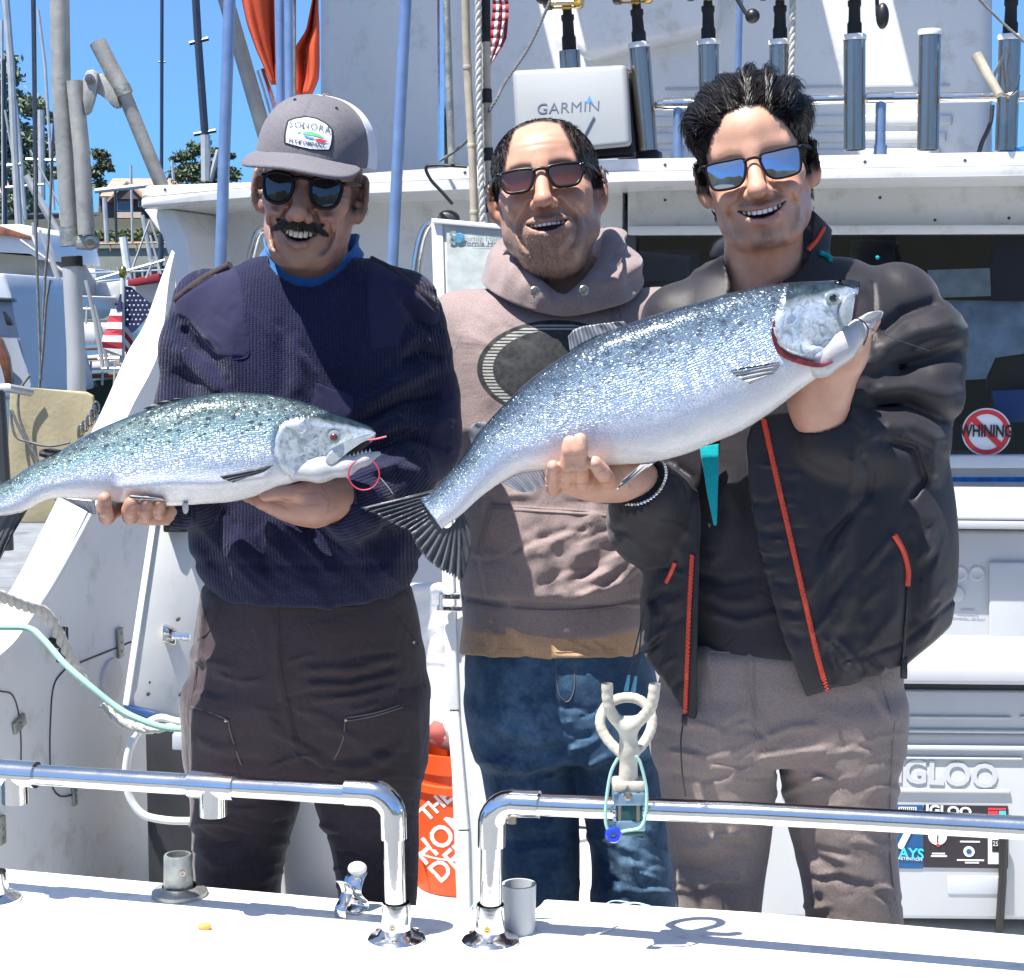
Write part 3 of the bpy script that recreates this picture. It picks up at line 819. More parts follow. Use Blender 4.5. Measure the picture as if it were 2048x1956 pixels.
def sunglasses(fr, parent, lens_mat_, frame_mat, outline, cx, rim=.0022, bridge_z=.008, y0=-.0985, temple_w=.003, wrap=3.0, tz=.010, bridge_r=.0022, silver=False):
    """outline: closed list of (x, z) of the right-hand lens about (cx, 0), in head units"""
    g = empty('sunglasses', to_world(fr,(0, y0,0)), None, None); fit_keep(g, parent)
    def surf(x, z): return np.stack([x, y0 + wrap*x*x*.85 + .12*z, z],-1)
    for s in (1,-1):
        pts = smooth_path([np.array((s*(cx+a), b)) for a, b in outline],5, True)
        pts = np.array(pts); c = pts.mean(0)
        rings = [c + (pts-c)*k for k in (1.0,.8,.55,.28)]
        V3 = np.concatenate([surf(r_[:,0], r_[:,1]) - np.array((0,.0025*(1-k*k),0)) for r_, k in zip(rings,(1,.8,.55,.28))] + [surf(c[None,0], c[None,1]) - np.array([[0,.0025,0]])])
        n = len(pts); fa = []
        for q in range(3):
            for i in range(n): fa.append((q*n+i, q*n+(i+1) % n,(q+1)*n+(i+1) % n,(q+1)*n+i))
        for i in range(n): fa.append((3*n+i,3*n+(i+1) % n,4*n))
        if s > 0: pass
        else: fa = [f[::-1] for f in fa]
        hg = (V3[:,2]-pts[:,1].min())/(np.ptp(pts[:,1]))
        mesh_obj('lens', to_world(fr, V3), fa, lens_mat_, g, attrs={'hgt': hg})
        P3 = surf(pts[:,0], pts[:,1]) + np.array((0,.0005,0))
        mb = MB(); mb.tube(list(to_world(fr, P3)), rim,8, closed=True); mb.build('rim', frame_mat, g, angle=80)
        i = np.argmax(s*pts[:,0]+.5*pts[:,1]); q = P3[i]
        a = to_world(fr, np.array([q, q+np.array((s*.005,.005,.001)),(s*.0745,-.045, tz+.002),(s*.079,.004, tz),(s*.079,.018, tz-.010)]))
        mb = MB(); mb.tube(smooth_path(list(a),5), temple_w,8); mb.build('temple', frame_mat, g, angle=80)
        if silver:
            h = to_world(fr, q+np.array((-s*.002,-.0042,0))); MB().ball(h,.0014,8,6).build('rivet', M['chrome'], g)
    pin = np.array([p for p in outline]); xin = cx + pin[:,0].min()
    b = to_world(fr, np.array([surf(np.array(x_), np.array(z_)) for x_, z_ in ((-xin-.001, bridge_z),(-xin*.4, bridge_z+.003),(xin*.4, bridge_z+.003),(xin+.001, bridge_z))]) - np.array((0,.001,0)))
    MB().tube(smooth_path(list(b),4), bridge_r,8).build('bridge', frame_mat, g, angle=80)
    return g
def fit_keep(o, parent):
    """parent an empty placed in world space"""
    if parent is None: return
    bpy.context.view_layer.update()
    o.parent = parent; o.matrix_parent_inverse = parent.matrix_world.inverted(); bpy.context.view_layer.update()
def garment(name, f, lo, hi, h, mat, parent, attrs=None, smooth_it=0):
    v, q = surf_nets(f, lo, hi, h)
    at = attrs(v) if attrs else None
    return mesh_obj(name, v, q, mat, parent, attrs=at)
def boots(parent, spots, mat):
    for (x, y) in spots:
        def f(P):
            d = rcone(P,(x, y-.03,.05),(x, y-.16,.035),.055,.045)
            d = smin(d, rcone(P,(x, y,.05),(x, y,.20),.055,.058),.04); return np.maximum(d,-P[:,2]+.004)
        garment('boot', f,(x-.09, y-.24,0),(x+.09, y+.09,.27),.008, mat, parent)
def sculpt(name, f, lo, hi, h, mat, parent): return garment(name, f, lo, hi, h, mat, parent)
# ================================================================== the boat the men stand on
def glass_mat():
    m = bpy.data.materials.new('tinted window glass'); m.use_nodes = True; n = m.node_tree; n.nodes.clear()
    o = N(n, 'ShaderNodeOutputMaterial'); t = N(n, 'ShaderNodeBsdfTransparent'); g = N(n, 'ShaderNodeBsdfGlossy'); x = N(n, 'ShaderNodeMixShader'); fr = N(n, 'ShaderNodeFresnel', i_IOR=1.5)
    t.inputs[0].default_value = (.84,.88,.92,1); g.inputs['Roughness'].default_value = .03
    n.links.new(math_(n, 'ADD', math_(n, 'MULTIPLY', fr.outputs[0],.8),.02), x.inputs[0]); n.links.new(t.outputs[0], x.inputs[1]); n.links.new(g.outputs[0], x.inputs[2]); n.links.new(x.outputs[0], o.inputs[0]); return m
M['glass'] = glass_mat()
M['view_and_tarp'] = simple('blue window view and tarp',(.42,.52,.58),.5, var=.2, vscale=14, dirt=.8, dirt_col=(.12,.15,.17))  # bluish daylight of the far windows as a colour; also on a tarpaulin
M['navy_cloth'] = simple('navy curtain',(.012,.018,.055),.8, var=.2)
M['blue_box'] = simple('blue plastic',(.01,.09,.32),.4)
M['blue_tape'] = simple('blue tape',(.0,.22,.62),.5, var=.25, vscale=40)
M['poster'] = simple('faded green poster',(.44,.48,.45),.5, var=.12, vscale=30)
M['poster_blue'] = simple('faded blue print',(.07,.27,.40),.6, var=.3, vscale=60)
M['poster_ink'] = simple('faded grey print',(.20,.25,.26),.6)
M['deckpaint'] = simple('grey deck paint',(.50,.52,.53),.6, var=.08, vscale=6, dirt=.6, bump=.001, bscale=80)
M['ply'] = simple('weathered plywood',(.42,.36,.22),.75, var=.12, vscale=7, dirt=.5, dirt_col=(.22,.16,.09), bump=.001, bscale=70)
M['bag'] = simple('white plastic bag',(.72,.72,.73),.35, var=.04, bump=.004, bscale=35)
M['bag_red'] = simple('pink print',(.60,.16,.14),.5)
boat = empty('fishing_boat',(0,4.5,0), 'white fishing boat with rod holders on its roof and a tubular stern rail', 'boat')
SH = .69
# ---- stern shelf and transom
back = [Zp(-420,1699, SH), Zp(0,1737, SH), Zp(838,1812, SH), Zp(1062,1832, SH), Zp(1075,1815, SH), Zp(1087,1796, SH), Zp(1500,1824, SH), Zp(2048,1871, SH), Zp(2420,1905, SH)]
front = [Zp(2420,2120, SH), Zp(1024,2030, SH), Zp(-420,1915, SH)]
MB().prism([p for p in back] + [p for p in front],(0,0,-.05),.006,3).build('stern_shelf', M['shelf'], boat)
tb = [p - np.array((0,0,.052)) + VX*-.05 for p in (back[0], back[2], back[7], back[8])]; tf = [p - np.array((0,0,.052)) + VX*.06 for p in front]
MB().prism(tb + tf,(0,0,-1.35)).build('transom', M['gelcoat'], boat)
# ---- deck, sides, cabin
U0, U1, VW = -1.93,1.75,4.95
MB().prism([BW(U0-.1,2.35,0), BW(U1+.3,2.35,0), BW(U1+.3,8.2,0), BW(U0-.1,8.2,0)],(0,0,-.08)).build('deck', M['deckpaint'], boat)
RE = [(349,505),(338,557),(328,646),(318,700),(300,746),(255,832),(176,1017),(98,1175),(45,1262),(0,1310),(-120,1400)]
LE = [(344,500,.008),(322,557,.026),(290,646,.062),(258,700,.085),(238,743,.085),(196,838,.085),(110,1008,.085),(26,1172,.085),(-40,1262,.085),(-100,1310,.085),(-240,1400,.085)]
rp = smooth_path([U(x, y, U0) for x, y in RE],4); lp = smooth_path([U(x, y, U0-w) for x, y, w in LE],4)
def side_strip():
    mb = MB(); low = lambda p: np.array((p[0], p[1],-.35)); r_ = [mb.bm.verts.new(p) for p in rp]; l_ = [mb.bm.verts.new(p) for p in lp]; rb = [mb.bm.verts.new(low(p)) for p in rp]; lb_ = [mb.bm.verts.new(low(p)) for p in lp]
    for i in range(len(rp)-1):
        for a, b in ((r_, l_),(rb, r_),(l_, lb_)): mb.bm.faces.new((a[i], a[i+1], b[i+1], b[i]))
    for i in (0, len(rp)-1): mb.bm.faces.new((r_[i], l_[i], lb_[i], rb[i]))
    es = [e for e in mb.bm.edges if e.verts[0] in set(r_+l_) and e.verts[1] in set(r_+l_) and len(e.link_faces) == 2 and abs(e.calc_face_angle(0)) > .5]
    bmesh.ops.bevel(mb.bm, geom=es, offset=.008, segments=3, profile=.5, affect='EDGES'); return mb
side_strip().build('side_coaming', M['gelcoat'], boat)
gl = [U(x, y, U0+.004) for x, y in [(270,850),(178,1035),(110,1160),(70,1222)]]; MB().tube(smooth_path(gl,6),.007,8).build('coaming_gutter', M['plastic_grey'], boat)
def linep(name, pts, r=.0022, m='dark_grey', u=U0+.001): return MB().tube(smooth_path([U(x, y, u) for x, y in pts],5), r,6).build(name, M[m], boat)
linep('hatch_seam',[(160,1325),(235,1295),(262,1284)]); linep('hatch_seam',[(133,1335),(108,1370),(101,1440),(100,1520),(104,1570),(120,1592),(145,1590)])
linep('hatch_seam',[(0,1382),(25,1390),(38,1430),(42,1480),(42,1520)],.0018)
def hinge(x, y, w, h, rot=0):
    mb = MB(); c = U(x, y, U0); k = float(c[1])/F
    mb.box(c+UX*.004,(.010, w*k, h*k), rot=Matrix.Rotation(-YAW,3, 'Z') @ Matrix.Rotation(rot,3, 'X'), bevel=.003)
    for i in (-1,0,1): mb.lathe(c+UX*.008+np.array((0,0, i*h*k*.3)), UX,[(0,.0045),(.003,.004),(.004,0)],8)
    return mb.build('hinge', M['castalloy'], boat)
hinge(237,1285,22,62,.1); hinge(35,1447,48,26,.3); hinge(0,1660,24,60); hinge(146,1592,16,40,.1)
MB().lathe(U(222,1360, U0), UX,[(0,.055),(.006,.052),(.008,.03),(.008,0)],28).build('hatch_disc', M['gelcoat_old'], boat)
mb = MB(); c = U(100,1285, U0); mb.tube([c, c+UX*.03],.012,10); mb.tube([c+UX*.03+np.array((0,-.02,-.04)), c+UX*.035, c+UX*.03+np.array((.0,.02,.03))],.010,8); mb.build('cleat', M['black'], boat)
MB().prism([BW(U1+.30,2.3,-.35), BW(U1+.30,8.2,-.35), BW(U1+.30,8.2,1.0), BW(U1+.30,2.3,.9)], UX*.09,.01).build('side_coaming', M['gelcoat'], boat)
# hull outside
hp = [BW(U0-.09,2.25,-.9), BW(U0-.09,9.5,-.9), BW(-.1,12.2,-.9), BW(U1+.4,9.5,-.9), BW(U1+.4,2.25,-.9)]
MB().prism(hp,(0,0,.80),.01).build('hull', M['gelcoat'], boat)
# roof: lip, toe board, slab
VL = 4.55
lipb = [(281,417),(513,393),(737,386),(937,378),(1250,363),(1640,357),(2048,351),(2500,346)]
lipt = [(281,396),(513,374),(737,366),(937,357),(1250,343),(1640,337),(2048,331),(2500,326)]
toe = [(292,371),(513,364),(737,346),(937,332),(1250,318),(1640,311),(2048,303),(2500,297)]
def band(name, a, b, v, th, mat, bev):
    A = [V(x, y, v) for x, y in a]; B = [V(x, y, v) for x, y in b]
    return MB().prism(A + B[::-1], VX*th, bev,3).build(name, mat, boat)
band('roof_lip', lipt, lipb, VL,3.9, M['gelcoat'],.008)
band('roof_toe_board', toe,[(x, y-1) for x, y in lipt], VL+.035,.05, M['gelcoat'],.006)
for k in range(9):
    x = 330+k*200; y = np.interp(x,[p[0] for p in lipt],[p[1] for p in lipt])-12
    MB().lathe(V(x, y, VL+.034),-VX,[(-.002,.005),(.001,.0045),(.002,0)],8).build('screw', M['steel'], boat)
# left bracket under roof
br = [(283,418),(345,418),(372,470),(382,530),(376,620),(350,700),(345,512),(330,465),(300,435)]
MB().prism([V(x, y, VL+.10) for x, y in br], VX*.5,.01).build('roof_bracket', M['gelcoat'], boat)
# cabin aft wall: left panel, header above the window, sill, corner
def wallq(name, px0, px1, y0, y1, v, mat, th=.05, bev=.004): return MB().prism([V(px0, y0, v), V(px1, y0, v), V(px1, y1, v), V(px0, y1, v)], VX*th, bev).build(name, mat, boat)
zf = lambda v: None
MB().prism([V(372,405, VW), V(1245,370, VW), np.array((*V(1245,370, VW)[:2],0.01)), np.array((*V(372,405, VW)[:2],0.01))], VX*.05).build('cabin_wall', M['gelcoat'], boat)
MB().prism([V(1255,350, VW-.01), V(2560,330, VW-.01), V(2560,458, VW-.01), V(1255,462, VW-.01)], VX*.05,.004).build('window_header', M['gelcoat'], boat)
MB().prism([V(1255,452, VW-.045), V(2560,448, VW-.045), V(2560,466, VW-.045), V(1255,470, VW-.045)], VX*.036,.004).build('window_drip', M['gelcoat'], boat)
for x, y in ((1870,440),(2018,436),(1330,400),(1620,408),(1760,395)): MB().lathe(V(x, y, VW-.0112),-VX,[(-.002,.0045),(.001,.004),(.002,0)],8).build('screw', M['dark_grey'], boat)
wb = V(1255,462, VW); wz = V(2048,914, VW)[2]
win = MB().prism([V(1262,466, VW+.02), V(2560,460, VW+.02), V(2560,910, VW+.02), V(1262,918, VW+.02)], VX*.006).build('window', M['glass'], boat)
MB().box((V(1262,466, VW+.02)+V(1262,918, VW+.02))/2,(.03,.05,.62), rot=Matrix.Rotation(-YAW,3, 'Z')).build('window_frame', M['dark_grey'], win)
# interior
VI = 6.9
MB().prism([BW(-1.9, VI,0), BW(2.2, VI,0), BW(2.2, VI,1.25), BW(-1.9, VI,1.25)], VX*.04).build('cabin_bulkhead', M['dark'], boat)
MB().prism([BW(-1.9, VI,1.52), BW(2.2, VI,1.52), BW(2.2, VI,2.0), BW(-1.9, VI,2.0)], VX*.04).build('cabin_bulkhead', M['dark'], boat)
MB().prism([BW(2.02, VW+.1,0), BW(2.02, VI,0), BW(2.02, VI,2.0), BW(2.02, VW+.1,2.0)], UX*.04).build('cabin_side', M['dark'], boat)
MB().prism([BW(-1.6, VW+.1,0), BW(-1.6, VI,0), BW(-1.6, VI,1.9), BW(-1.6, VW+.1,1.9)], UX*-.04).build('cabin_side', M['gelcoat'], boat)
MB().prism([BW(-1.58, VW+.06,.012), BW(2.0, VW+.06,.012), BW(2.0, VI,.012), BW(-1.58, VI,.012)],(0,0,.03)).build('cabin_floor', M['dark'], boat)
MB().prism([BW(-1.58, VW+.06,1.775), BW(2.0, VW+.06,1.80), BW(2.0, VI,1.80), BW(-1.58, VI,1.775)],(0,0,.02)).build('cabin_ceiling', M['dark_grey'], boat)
MB().prism([BW(-1.58, VI+.02,1.25), BW(2.0, VI+.02,1.25), BW(2.0, VI+.02,1.52), BW(-1.58, VI+.02,1.52)], VX*.006).build('forward_window', M['glass'], boat)
def inside(name, pts, v, mat, th=.01, label=None, cat=None):
    o = MB().prism([V(x, y, v) for x, y in pts], VX*th,.001).build(name, M[mat], None)
    if label: tag(o, label, cat)
    return o
inside('notice_sheet',[(1855,540),(1980,536),(1982,592),(1862,596)], VW+.045, 'poster',.002, 'patterned pale notice sheet taped inside the cabin window above the no whining sticker', 'notice')
inside('curtain',[(1985,462),(2120,458),(2120,602),(1985,602)], VW+.08, 'navy_cloth',.012, 'dark navy curtain inside the top right corner of the cabin window', 'curtain')
inside('far_view_panel',[(1880,600),(2060,602),(2065,705),(1990,715),(1972,758),(1930,760)], VW+.10, 'view_and_tarp',.006, 'pale blue panel standing in for the far window daylight behind the young man', 'window view')  # solid panel coloured like the daylight seen through the far windows
inside('blue_crate',[(1985,782),(2100,778),(2100,842),(1990,846)], VW+.06, 'blue_box',.2, 'blue plastic crate behind the window beside the no whining sticker', 'crate')
inside('control_box',[(1700,480),(1790,480),(1790,540),(1700,540)], VW+.30, 'dark_grey',.1, 'dark grey instrument box inside the cabin behind the young man', 'box')
inside('curtain',[(1262,500),(1400,498),(1400,560),(1262,562)], VW+.12, 'navy_cloth',.03, 'navy curtain inside the dark window between the two bare-headed men', 'curtain')
inside('tool_tray',[(1975,740),(1985,690),(2015,706),(2120,706),(2120,780),(1972,780)], VW+.12, 'black',.06, 'black tool tray inside the cabin window above the blue crate', 'tray')
# sill, counter
MB().prism([V(1255,914, VW-.03), V(2560,910, VW-.03), V(2560,936, VW-.06), V(1255,938, VW-.06)], VX*.055,.004).build('window_sill', M['gelcoat'], boat)
MB().prism([V(1255,938, VW-.02), V(2560,936, VW-.02), V(2560,985, VW-.02), V(1255,987, VW-.02)], VX*.05).build('sill_panel', M['gelcoat'], boat)
MB().prism([V(1255,956, VW-.024), V(2560,953, VW-.024), V(2560,971, VW-.024), V(1255,974, VW-.024)], VX*.003).build('blue_stripe', M['blue_tape'], boat)
MB().prism([V(1255,987, VW-.03), V(2560,985, VW-.03), np.array((*V(2560,985, VW-.03)[:2],.02)), np.array((*V(1255,987, VW-.03)[:2],.02))], VX*.05).build('cabin_wall', M['gelcoat'], boat)
# flybridge behind the rods
VF = 5.75
fb = [(633,-260),(1985,-260),(1985,345),(633,372)]
MB().prism([V(x, y, VF) for x, y in fb], VX*1.2,.05,5).build('flybridge', M['gelcoat'], boat)
for k in range(3):
    y = 228+34*k
    MB().prism([V(1240, y+4, VF-.012), V(1905-12*k, y, VF-.012), V(1905-12*k, y+22, VF-.012), V(1240, y+26, VF-.012)], VX*.05,.008,3).build('louvre', M['gelcoat_old'], boat)
MB().prism([V(1330,176, VF-.006), V(1900,168, VF-.006), V(1900,172, VF-.006), V(1330,180, VF-.006)], VX*.02).build('flybridge_groove', M['plastic_grey'], boat)
MB().prism([V(1146,-120, VF-.10), V(1440,-140, VF-.10), V(1432,60, VF-.10), V(1165,120, VF-.10), V(1148,90, VF-.10)], VX*.14,.03,4).build('flybridge_seat', M['gelcoat'], boat)
# hardtop over the flybridge (above the frame; it shades the roof front), in slats with openings between them
for (a, b, c, d) in ((-3.4,-1.52,4.6,7.2),(-1.38,-.62,4.6,7.2),(-.40,.42,4.6,7.2),(.62,2.6,4.6,7.2)):
    MB().box(BW((a+b)/2,(c+d)/2,3.35),(b-a, d-c,.05), rot=Matrix.Rotation(-YAW,3, 'Z'), bevel=.01).build('hardtop_panel', M['gelcoat'], boat)
for (u, v) in ((-1.4,5.0),(2.0,5.0),(-1.4,7.1),(2.0,7.1)):
    MB().tube([BW(u, v,1.9), BW(u, v,3.34)],.02,10).build('hardtop_post', M['chrome'], boat)
# ---- rod rail and holders on the roof
VR = 4.68
rail = empty('rod_rail', V(1650,200, VR)); fit_keep(rail, boat)
pts = [V(1292,210, VR), V(1500,204, VR), V(1680,198, VR), V(2048,193, VR), V(2300,190, VR)]
MB().tube(smooth_path(pts,4),.0125,14).build('pipe', M['chrome'], rail)
for x, y in ((1357,208),(1762,196)):
    MB().tube([V(x, y+4, VR), V(x-2,315, VR)],.0135,12).build('post', M['blue_pole'], rail)
    MB().tube([V(x-30, y, VR), V(x+26, y-1, VR)],.0165,14).build('tee', M['chrome'], rail)
    MB().tube([V(x-1,290, VR), V(x-2,318, VR)],.017,12).build('socket', M['blue_pole'], rail)
HOLD = [(1139,102,1150,300, 'n',0),(1279,92,1295,302, 'w',0),(1417,86,1420,300, 'w',0),(1560,86,1560,300, 'w',0),(1709,76,1709,300, 'w',0),(1860,66,1856,300, 'w',0),(2020,76,2012,302, 'w',0)]
for i,(xt, yt, xb, yb_, ring, _) in enumerate(HOLD):
    a = V(xb, yb_, VR-.045); b = V(xt, yt, VR-.045); ax = (b-a)/np.linalg.norm(b-a); L = float(np.linalg.norm(b-a)); r = .0272
    h = empty('rod_holder', a); fit_keep(h, boat)
    MB().lathe(a, ax,[(0, r),(L, r),(L, r-.003),(0, r-.003),(0, r)],24).build('tube', M['steel'], h)
    if ring == 'w': MB().lathe(a+ax*L, ax,[(-.006, r+.0015),(.004, r+.003),(.008, r+.001),(.008, r-.006),(-.004, r-.006)],24).build('rim', M['white_ring'], h)
    MB().box(a+ax*L*.48+VX*.03,(.03,.05,.035), rot=Matrix.Rotation(-YAW,3, 'Z'), bevel=.004).build('clamp', M['steel'], h)
# ---- door panel with the poster
dp = [V(862,438,3.96), V(1130,462,3.96), V(1150,1905,3.82), V(916,1905,3.82)]
dr = MB().prism(dp, VX*.03,.004).build('door_panel', M['gelcoat_old'], boat)
for a, b in (((864,440),(880,1000)),((880,1002),(895,1420)),((895,1424),(915,1660)),((915,1664),(920,1900))):
    va = 3.96-.14*(a[1]-438)/1394; vb = 3.96-.14*(b[1]-438)/1394
    MB().prism([V(a[0]-2, a[1], va-.006), V(a[0]+21, a[1], va-.006), V(b[0]+21, b[1], vb-.006), V(b[0]-2, b[1], vb-.006)], VX*.03,.003).build('door_edge', M['gelcoat'], dr)
MB().prism([V(862,436,3.94), V(1130,460,3.94), V(1130,470,3.94), V(864,446,3.94)], VX*.05,.002).build('door_top', M['gelcoat'], dr)
mb = MB(); c = V(900,1192,3.85)
mb.box(c,(.05,.025,.014), bevel=.003); mb.box(c+np.array((0,0,-.028)),(.06,.025,.012), bevel=.003); mb.tube([c+np.array((-.02,-.012,.004)), c+np.array((-.02,-.012,-.03))],.005,8); mb.build('door_latch', M['chrome'], dr)
po = empty('poster', V(950,540,3.94), 'pale green chart poster of fish pictures fixed to the open white door', 'poster')
MB().prism([V(893,462,3.948), V(1125,483,3.948), V(1125,760,3.92), V(897,760,3.92)], VX*.003).build('sheet', M['poster'], po)
text_obj('lettering', 'S',.040, V(906,476,3.942), UX,(0,0,1), M['poster_ink'], po,.0004, bold=.001)
MB().lathe(V(919,476,3.942),-VX,[(0,.012),(.001,.011),(.0011,0)],12, ref=(0,0,1)).build('emblem', M['poster_blue'], po)
text_obj('lettering', "California Halibut",.020, V(960,478,3.942), UX,(0,0,1), M['poster_ink'], po,.0004)
for k, yy in enumerate((491,496,501,550,556,562)): MB().prism([V(904, yy,3.945-.0001*k), V(1110, yy+2,3.945), V(1110, yy+3.2,3.945), V(904, yy+1.4,3.945)], VX*.0004).build('print_line', M['poster_ink'], po)
def fishprint(x, y, w):
    p = [(-1,.1),(-.75,-.35),(-.3,-.62),(.2,-.45),(.55,.05),(.95,-.4),(.85,.15),(.98,.62),(.5,.32),(.1,.62),(-.4,.66),(-.8,.45)]
    MB().prism([V(x+a*w, y+b*w*.62,3.944) for a, b in p], VX*.0006).build('fish_print', M['poster_blue'], po)
for x, y, w in ((920,522,17),(958,523,16),(918,580,14),(950,585,13),(990,526,14),(1030,530,16)): fishprint(x, y, w)
MB().ball(V(897,437,4.55),.03,16,10,(1,.5,.75)).build('horn', M['dark_grey'], boat)
# grab handles
MB().tube(smooth_path([V(x, y,4.85) for x, y in ((536,455),(520,462),(510,485),(500,530),(496,580))],5),.014,12).build('grab_rail', M['chrome'], boat)
MB().tube(smooth_path([V(x, y,4.7) for x, y in ((872,440),(855,450),(842,480),(832,540),(826,640))],5),.014,12).build('grab_rail', M['chrome'], boat)
# ---- locker door at left, latch
ld = [D(316,1012,3.62), D(440,1012,3.66), D(392,1442,3.62), D(342,1438,3.56), D(256,1412,3.50)]
lk = MB().prism(ld,(0,.035,0),.004).build('locker_door', M['gelcoat_old'], boat)
MB().prism([D(305,1012,3.615), D(317,1012,3.612), D(257,1413,3.492), D(245,1409,3.495)],(0,.03,0),.002).build('door_edge', M['gelcoat'], lk)
MB().prism([D(247,1411,3.495), D(258,1414,3.488), D(342,1440,3.552), D(336,1452,3.56), D(262,1434,3.50), D(247,1424,3.50)],(0,.03,0),.002).build('door_foot', M['blue_box'], lk)
mb = MB(); c = D(343,1270,3.545)
mb.prism([D(325,1250,3.545), D(352,1262,3.55), D(350,1292,3.55), D(324,1282,3.545)],(0,.02,0),.003); mb.tube([D(345,1272,3.54), D(380,1274,3.54)],.008,10); mb.build('door_latch', M['chrome'], lk)
for x, y in ((331,1141),(328,1106),(298,1365),(296,1389),(360,1390),(355,1240)): MB().lathe(D(x, y,3.53+.0003*(1390-y)),(0,-1,0),[(-.02,.0035),(.001,.0035),(.002,0)],8).build('screw', M['dark_grey'], lk)
MB().box(D(355,1045,3.60),(.05,.05,.035), bevel=.004).build('locker_catch', M['black'], lk)
# ---- stern rail
def stern_rail(name_pts, left):
    r = .0142
    g = empty('stern_rail', name_pts['base']); fit_keep(g, boat)
    base, el, ends = name_pts['base'], name_pts['elbow'], name_pts['run']
    sgn = -1 if left else 1
    dirp = (ends[-1]-el)/np.linalg.norm(ends[-1]-el)
    up = el-base; upn = up/np.linalg.norm(up)
    MB().tube([el+dirp*.02]+ends, r,20).build('pipe', M['chrome'], g)
    MB().tube([base+upn*.03, el-upn*.02], r*.98,20).build('post', M['chrome'], g)
    a = [el-upn*.058, el-upn*.03]; arc = [el-upn*.026*(1-t)**1.6*1.0+dirp*.026*t**1.6 for t in np.linspace(0,1,7)]; b = [el+dirp*.03, el+dirp*.062]
    MB().tube(a+arc+b, r+.0036,20).build('elbow', M['chrome'], g)
    MB().lathe(base,(0,0,1),[(-.001,.037),(.003,.0375),(.007,.034),(.010,.026),(.016,.0195),(.045,.0185),(.050,.0175)],32).build('flange', M['chrome'], g)
    for k in range(3):
        t = 2.1*k+.5; MB().lathe(base+np.array((.028*math.cos(t),.028*math.sin(t),.008)),(0,0,1),[(-.003,.0045),(.0005,.0045),(.0015,.003),(.0015,0)],8).build('screw', M['steel'], g)
    MB().lathe(base+np.array((-.004,-.0185,.022)),(0,-1,0),[(-.002,.0045),(.001,.0045),(.0012,.002),(0,0)],10).build('set_screw', M['gold' if not left else 'steel'], g)
    return g, dirp
bl = Zp(793,1880, SH); dl = float(bl[1])
el = D(785,1588, dl)
run = [D(700,1587, dl+.018), D(300,1564, dl+.088), D(0,1545, dl+.142), D(-400,1520, dl+.225)]
gL, dirL = stern_rail(dict(base=bl, elbow=el, run=run), True)
def tee(cx, cy, d, g, x0, x1, y1):
    a = D(x0, cy-3, d+.008); b = D(x1, cy+3, d-.008); MB().tube([a, b],.0180,20).build('tee', M['chrome'], g)
    c = (a+b)/2; e = c + np.array((0,0,-(y1-cy)/F*d)); n = (e-c)/np.linalg.norm(e-c)
    MB().lathe(c, n,[(0,.0180),(float(np.linalg.norm(e-c)),.0180),(float(np.linalg.norm(e-c)),.0148),(.01,.0148)],20).build('tee_stub', M['chrome'], g)
tee(424,1571, dl+.066, gL,381,470,1634); tee(30,1547, dl+.136, gL,-14,73,1608)
br_ = Zp(981,1884, SH); dr_ = float(br_[1])
er = D(984,1604, dr_)
run = [D(1100,1611, dr_-.010), D(1500,1626, dr_-.075), D(2048,1656, dr_-.155), D(2300,1672, dr_-.19)]
gR, dirR = stern_rail(dict(base=br_, elbow=er, run=run), False)
mb = MB(); c = D(1024,1588, dr_-.004); mb.lathe(c,(0,0,1),[(-.003,.009),(.003,.009),(.006,.004),(.007,0)],12); c2 = D(1024,1640, dr_-.004); mb.lathe(c2,(0,0,-1),[(-.008,.007),(.004,.007),(.006,.0)],8); mb.build('through_bolt', M['steel'], gR)
MB().lathe(D(1024,1611, dr_-.0225),(0,-1,0),[(-.002,.0045),(.0008,.0045),(.001,0)],10).build('bolt_hole', M['dark'], gR)
# sockets and clip on the shelf
fs_ = empty('rail_socket', Zp(359,1790, SH)); fit_keep(fs_, boat)
c = Zp(359,1790, SH); MB().lathe(c,(0,0,1),[(-.001,.0385),(.006,.0385),(.010,.034),(.013,.024)],28).build('flange', M['castalloy'], fs_)
MB().lathe(c+np.array((-.002,.004,.010)),(0,0,1),[(0,.0205),(.045,.0195),(.047,.0185),(.047,.0155),(.012,.0150),(.012,0)],24).build('tube', M['castalloy'], fs_)
for t in (.8,3.0,4.9): MB().lathe(c+np.array((.029*math.cos(t),.029*math.sin(t),.009)),(0,0,1),[(-.003,.004),(.0008,.004),(.001,0)],8).build('screw', M['steel'], fs_)
MB().lathe(c+np.array((.008,-.016,.036)),(.3,-1,0),[(-.002,.004),(.002,.004),(.002,.002),(.0,0)],10).build('set_screw', M['steel'], fs_)
fs2 = empty('rail_socket', Zp(-14,1800, SH)); fit_keep(fs2, boat)
MB().lathe(Zp(-14,1800, SH),(0,0,1),[(-.001,.0385),(.004,.0385),(.009,.03),(.012,.022),(.04,.019)],28).build('flange', M['chrome'], fs2)
ck = Zp(709,1822, SH); mb = MB(); w = .029
prof = [(-.014,.001),(.012,.001),(.013,.012),(.004,.020),(-.004,.030),(.002,.044),(.012,.052)]
pp = smooth_path([np.array((0., a, b)) for a, b in prof],4); rot_ = Matrix.Rotation(-.5,3, 'Z')
for a, b in zip(pp[:-1], pp[1:]):
    q = [np.array(rot_ @ Vector((x, y, z)))+ck for x, y, z in ((-w/2, a[1], a[2]),(w/2, a[1], a[2]),(w/2, b[1], b[2]),(-w/2, b[1], b[2]))]
    mb.quad(*q)
pp = [np.array((0.,-a-.020, b)) for a, b in prof[1:]]; pp = smooth_path(pp,4)
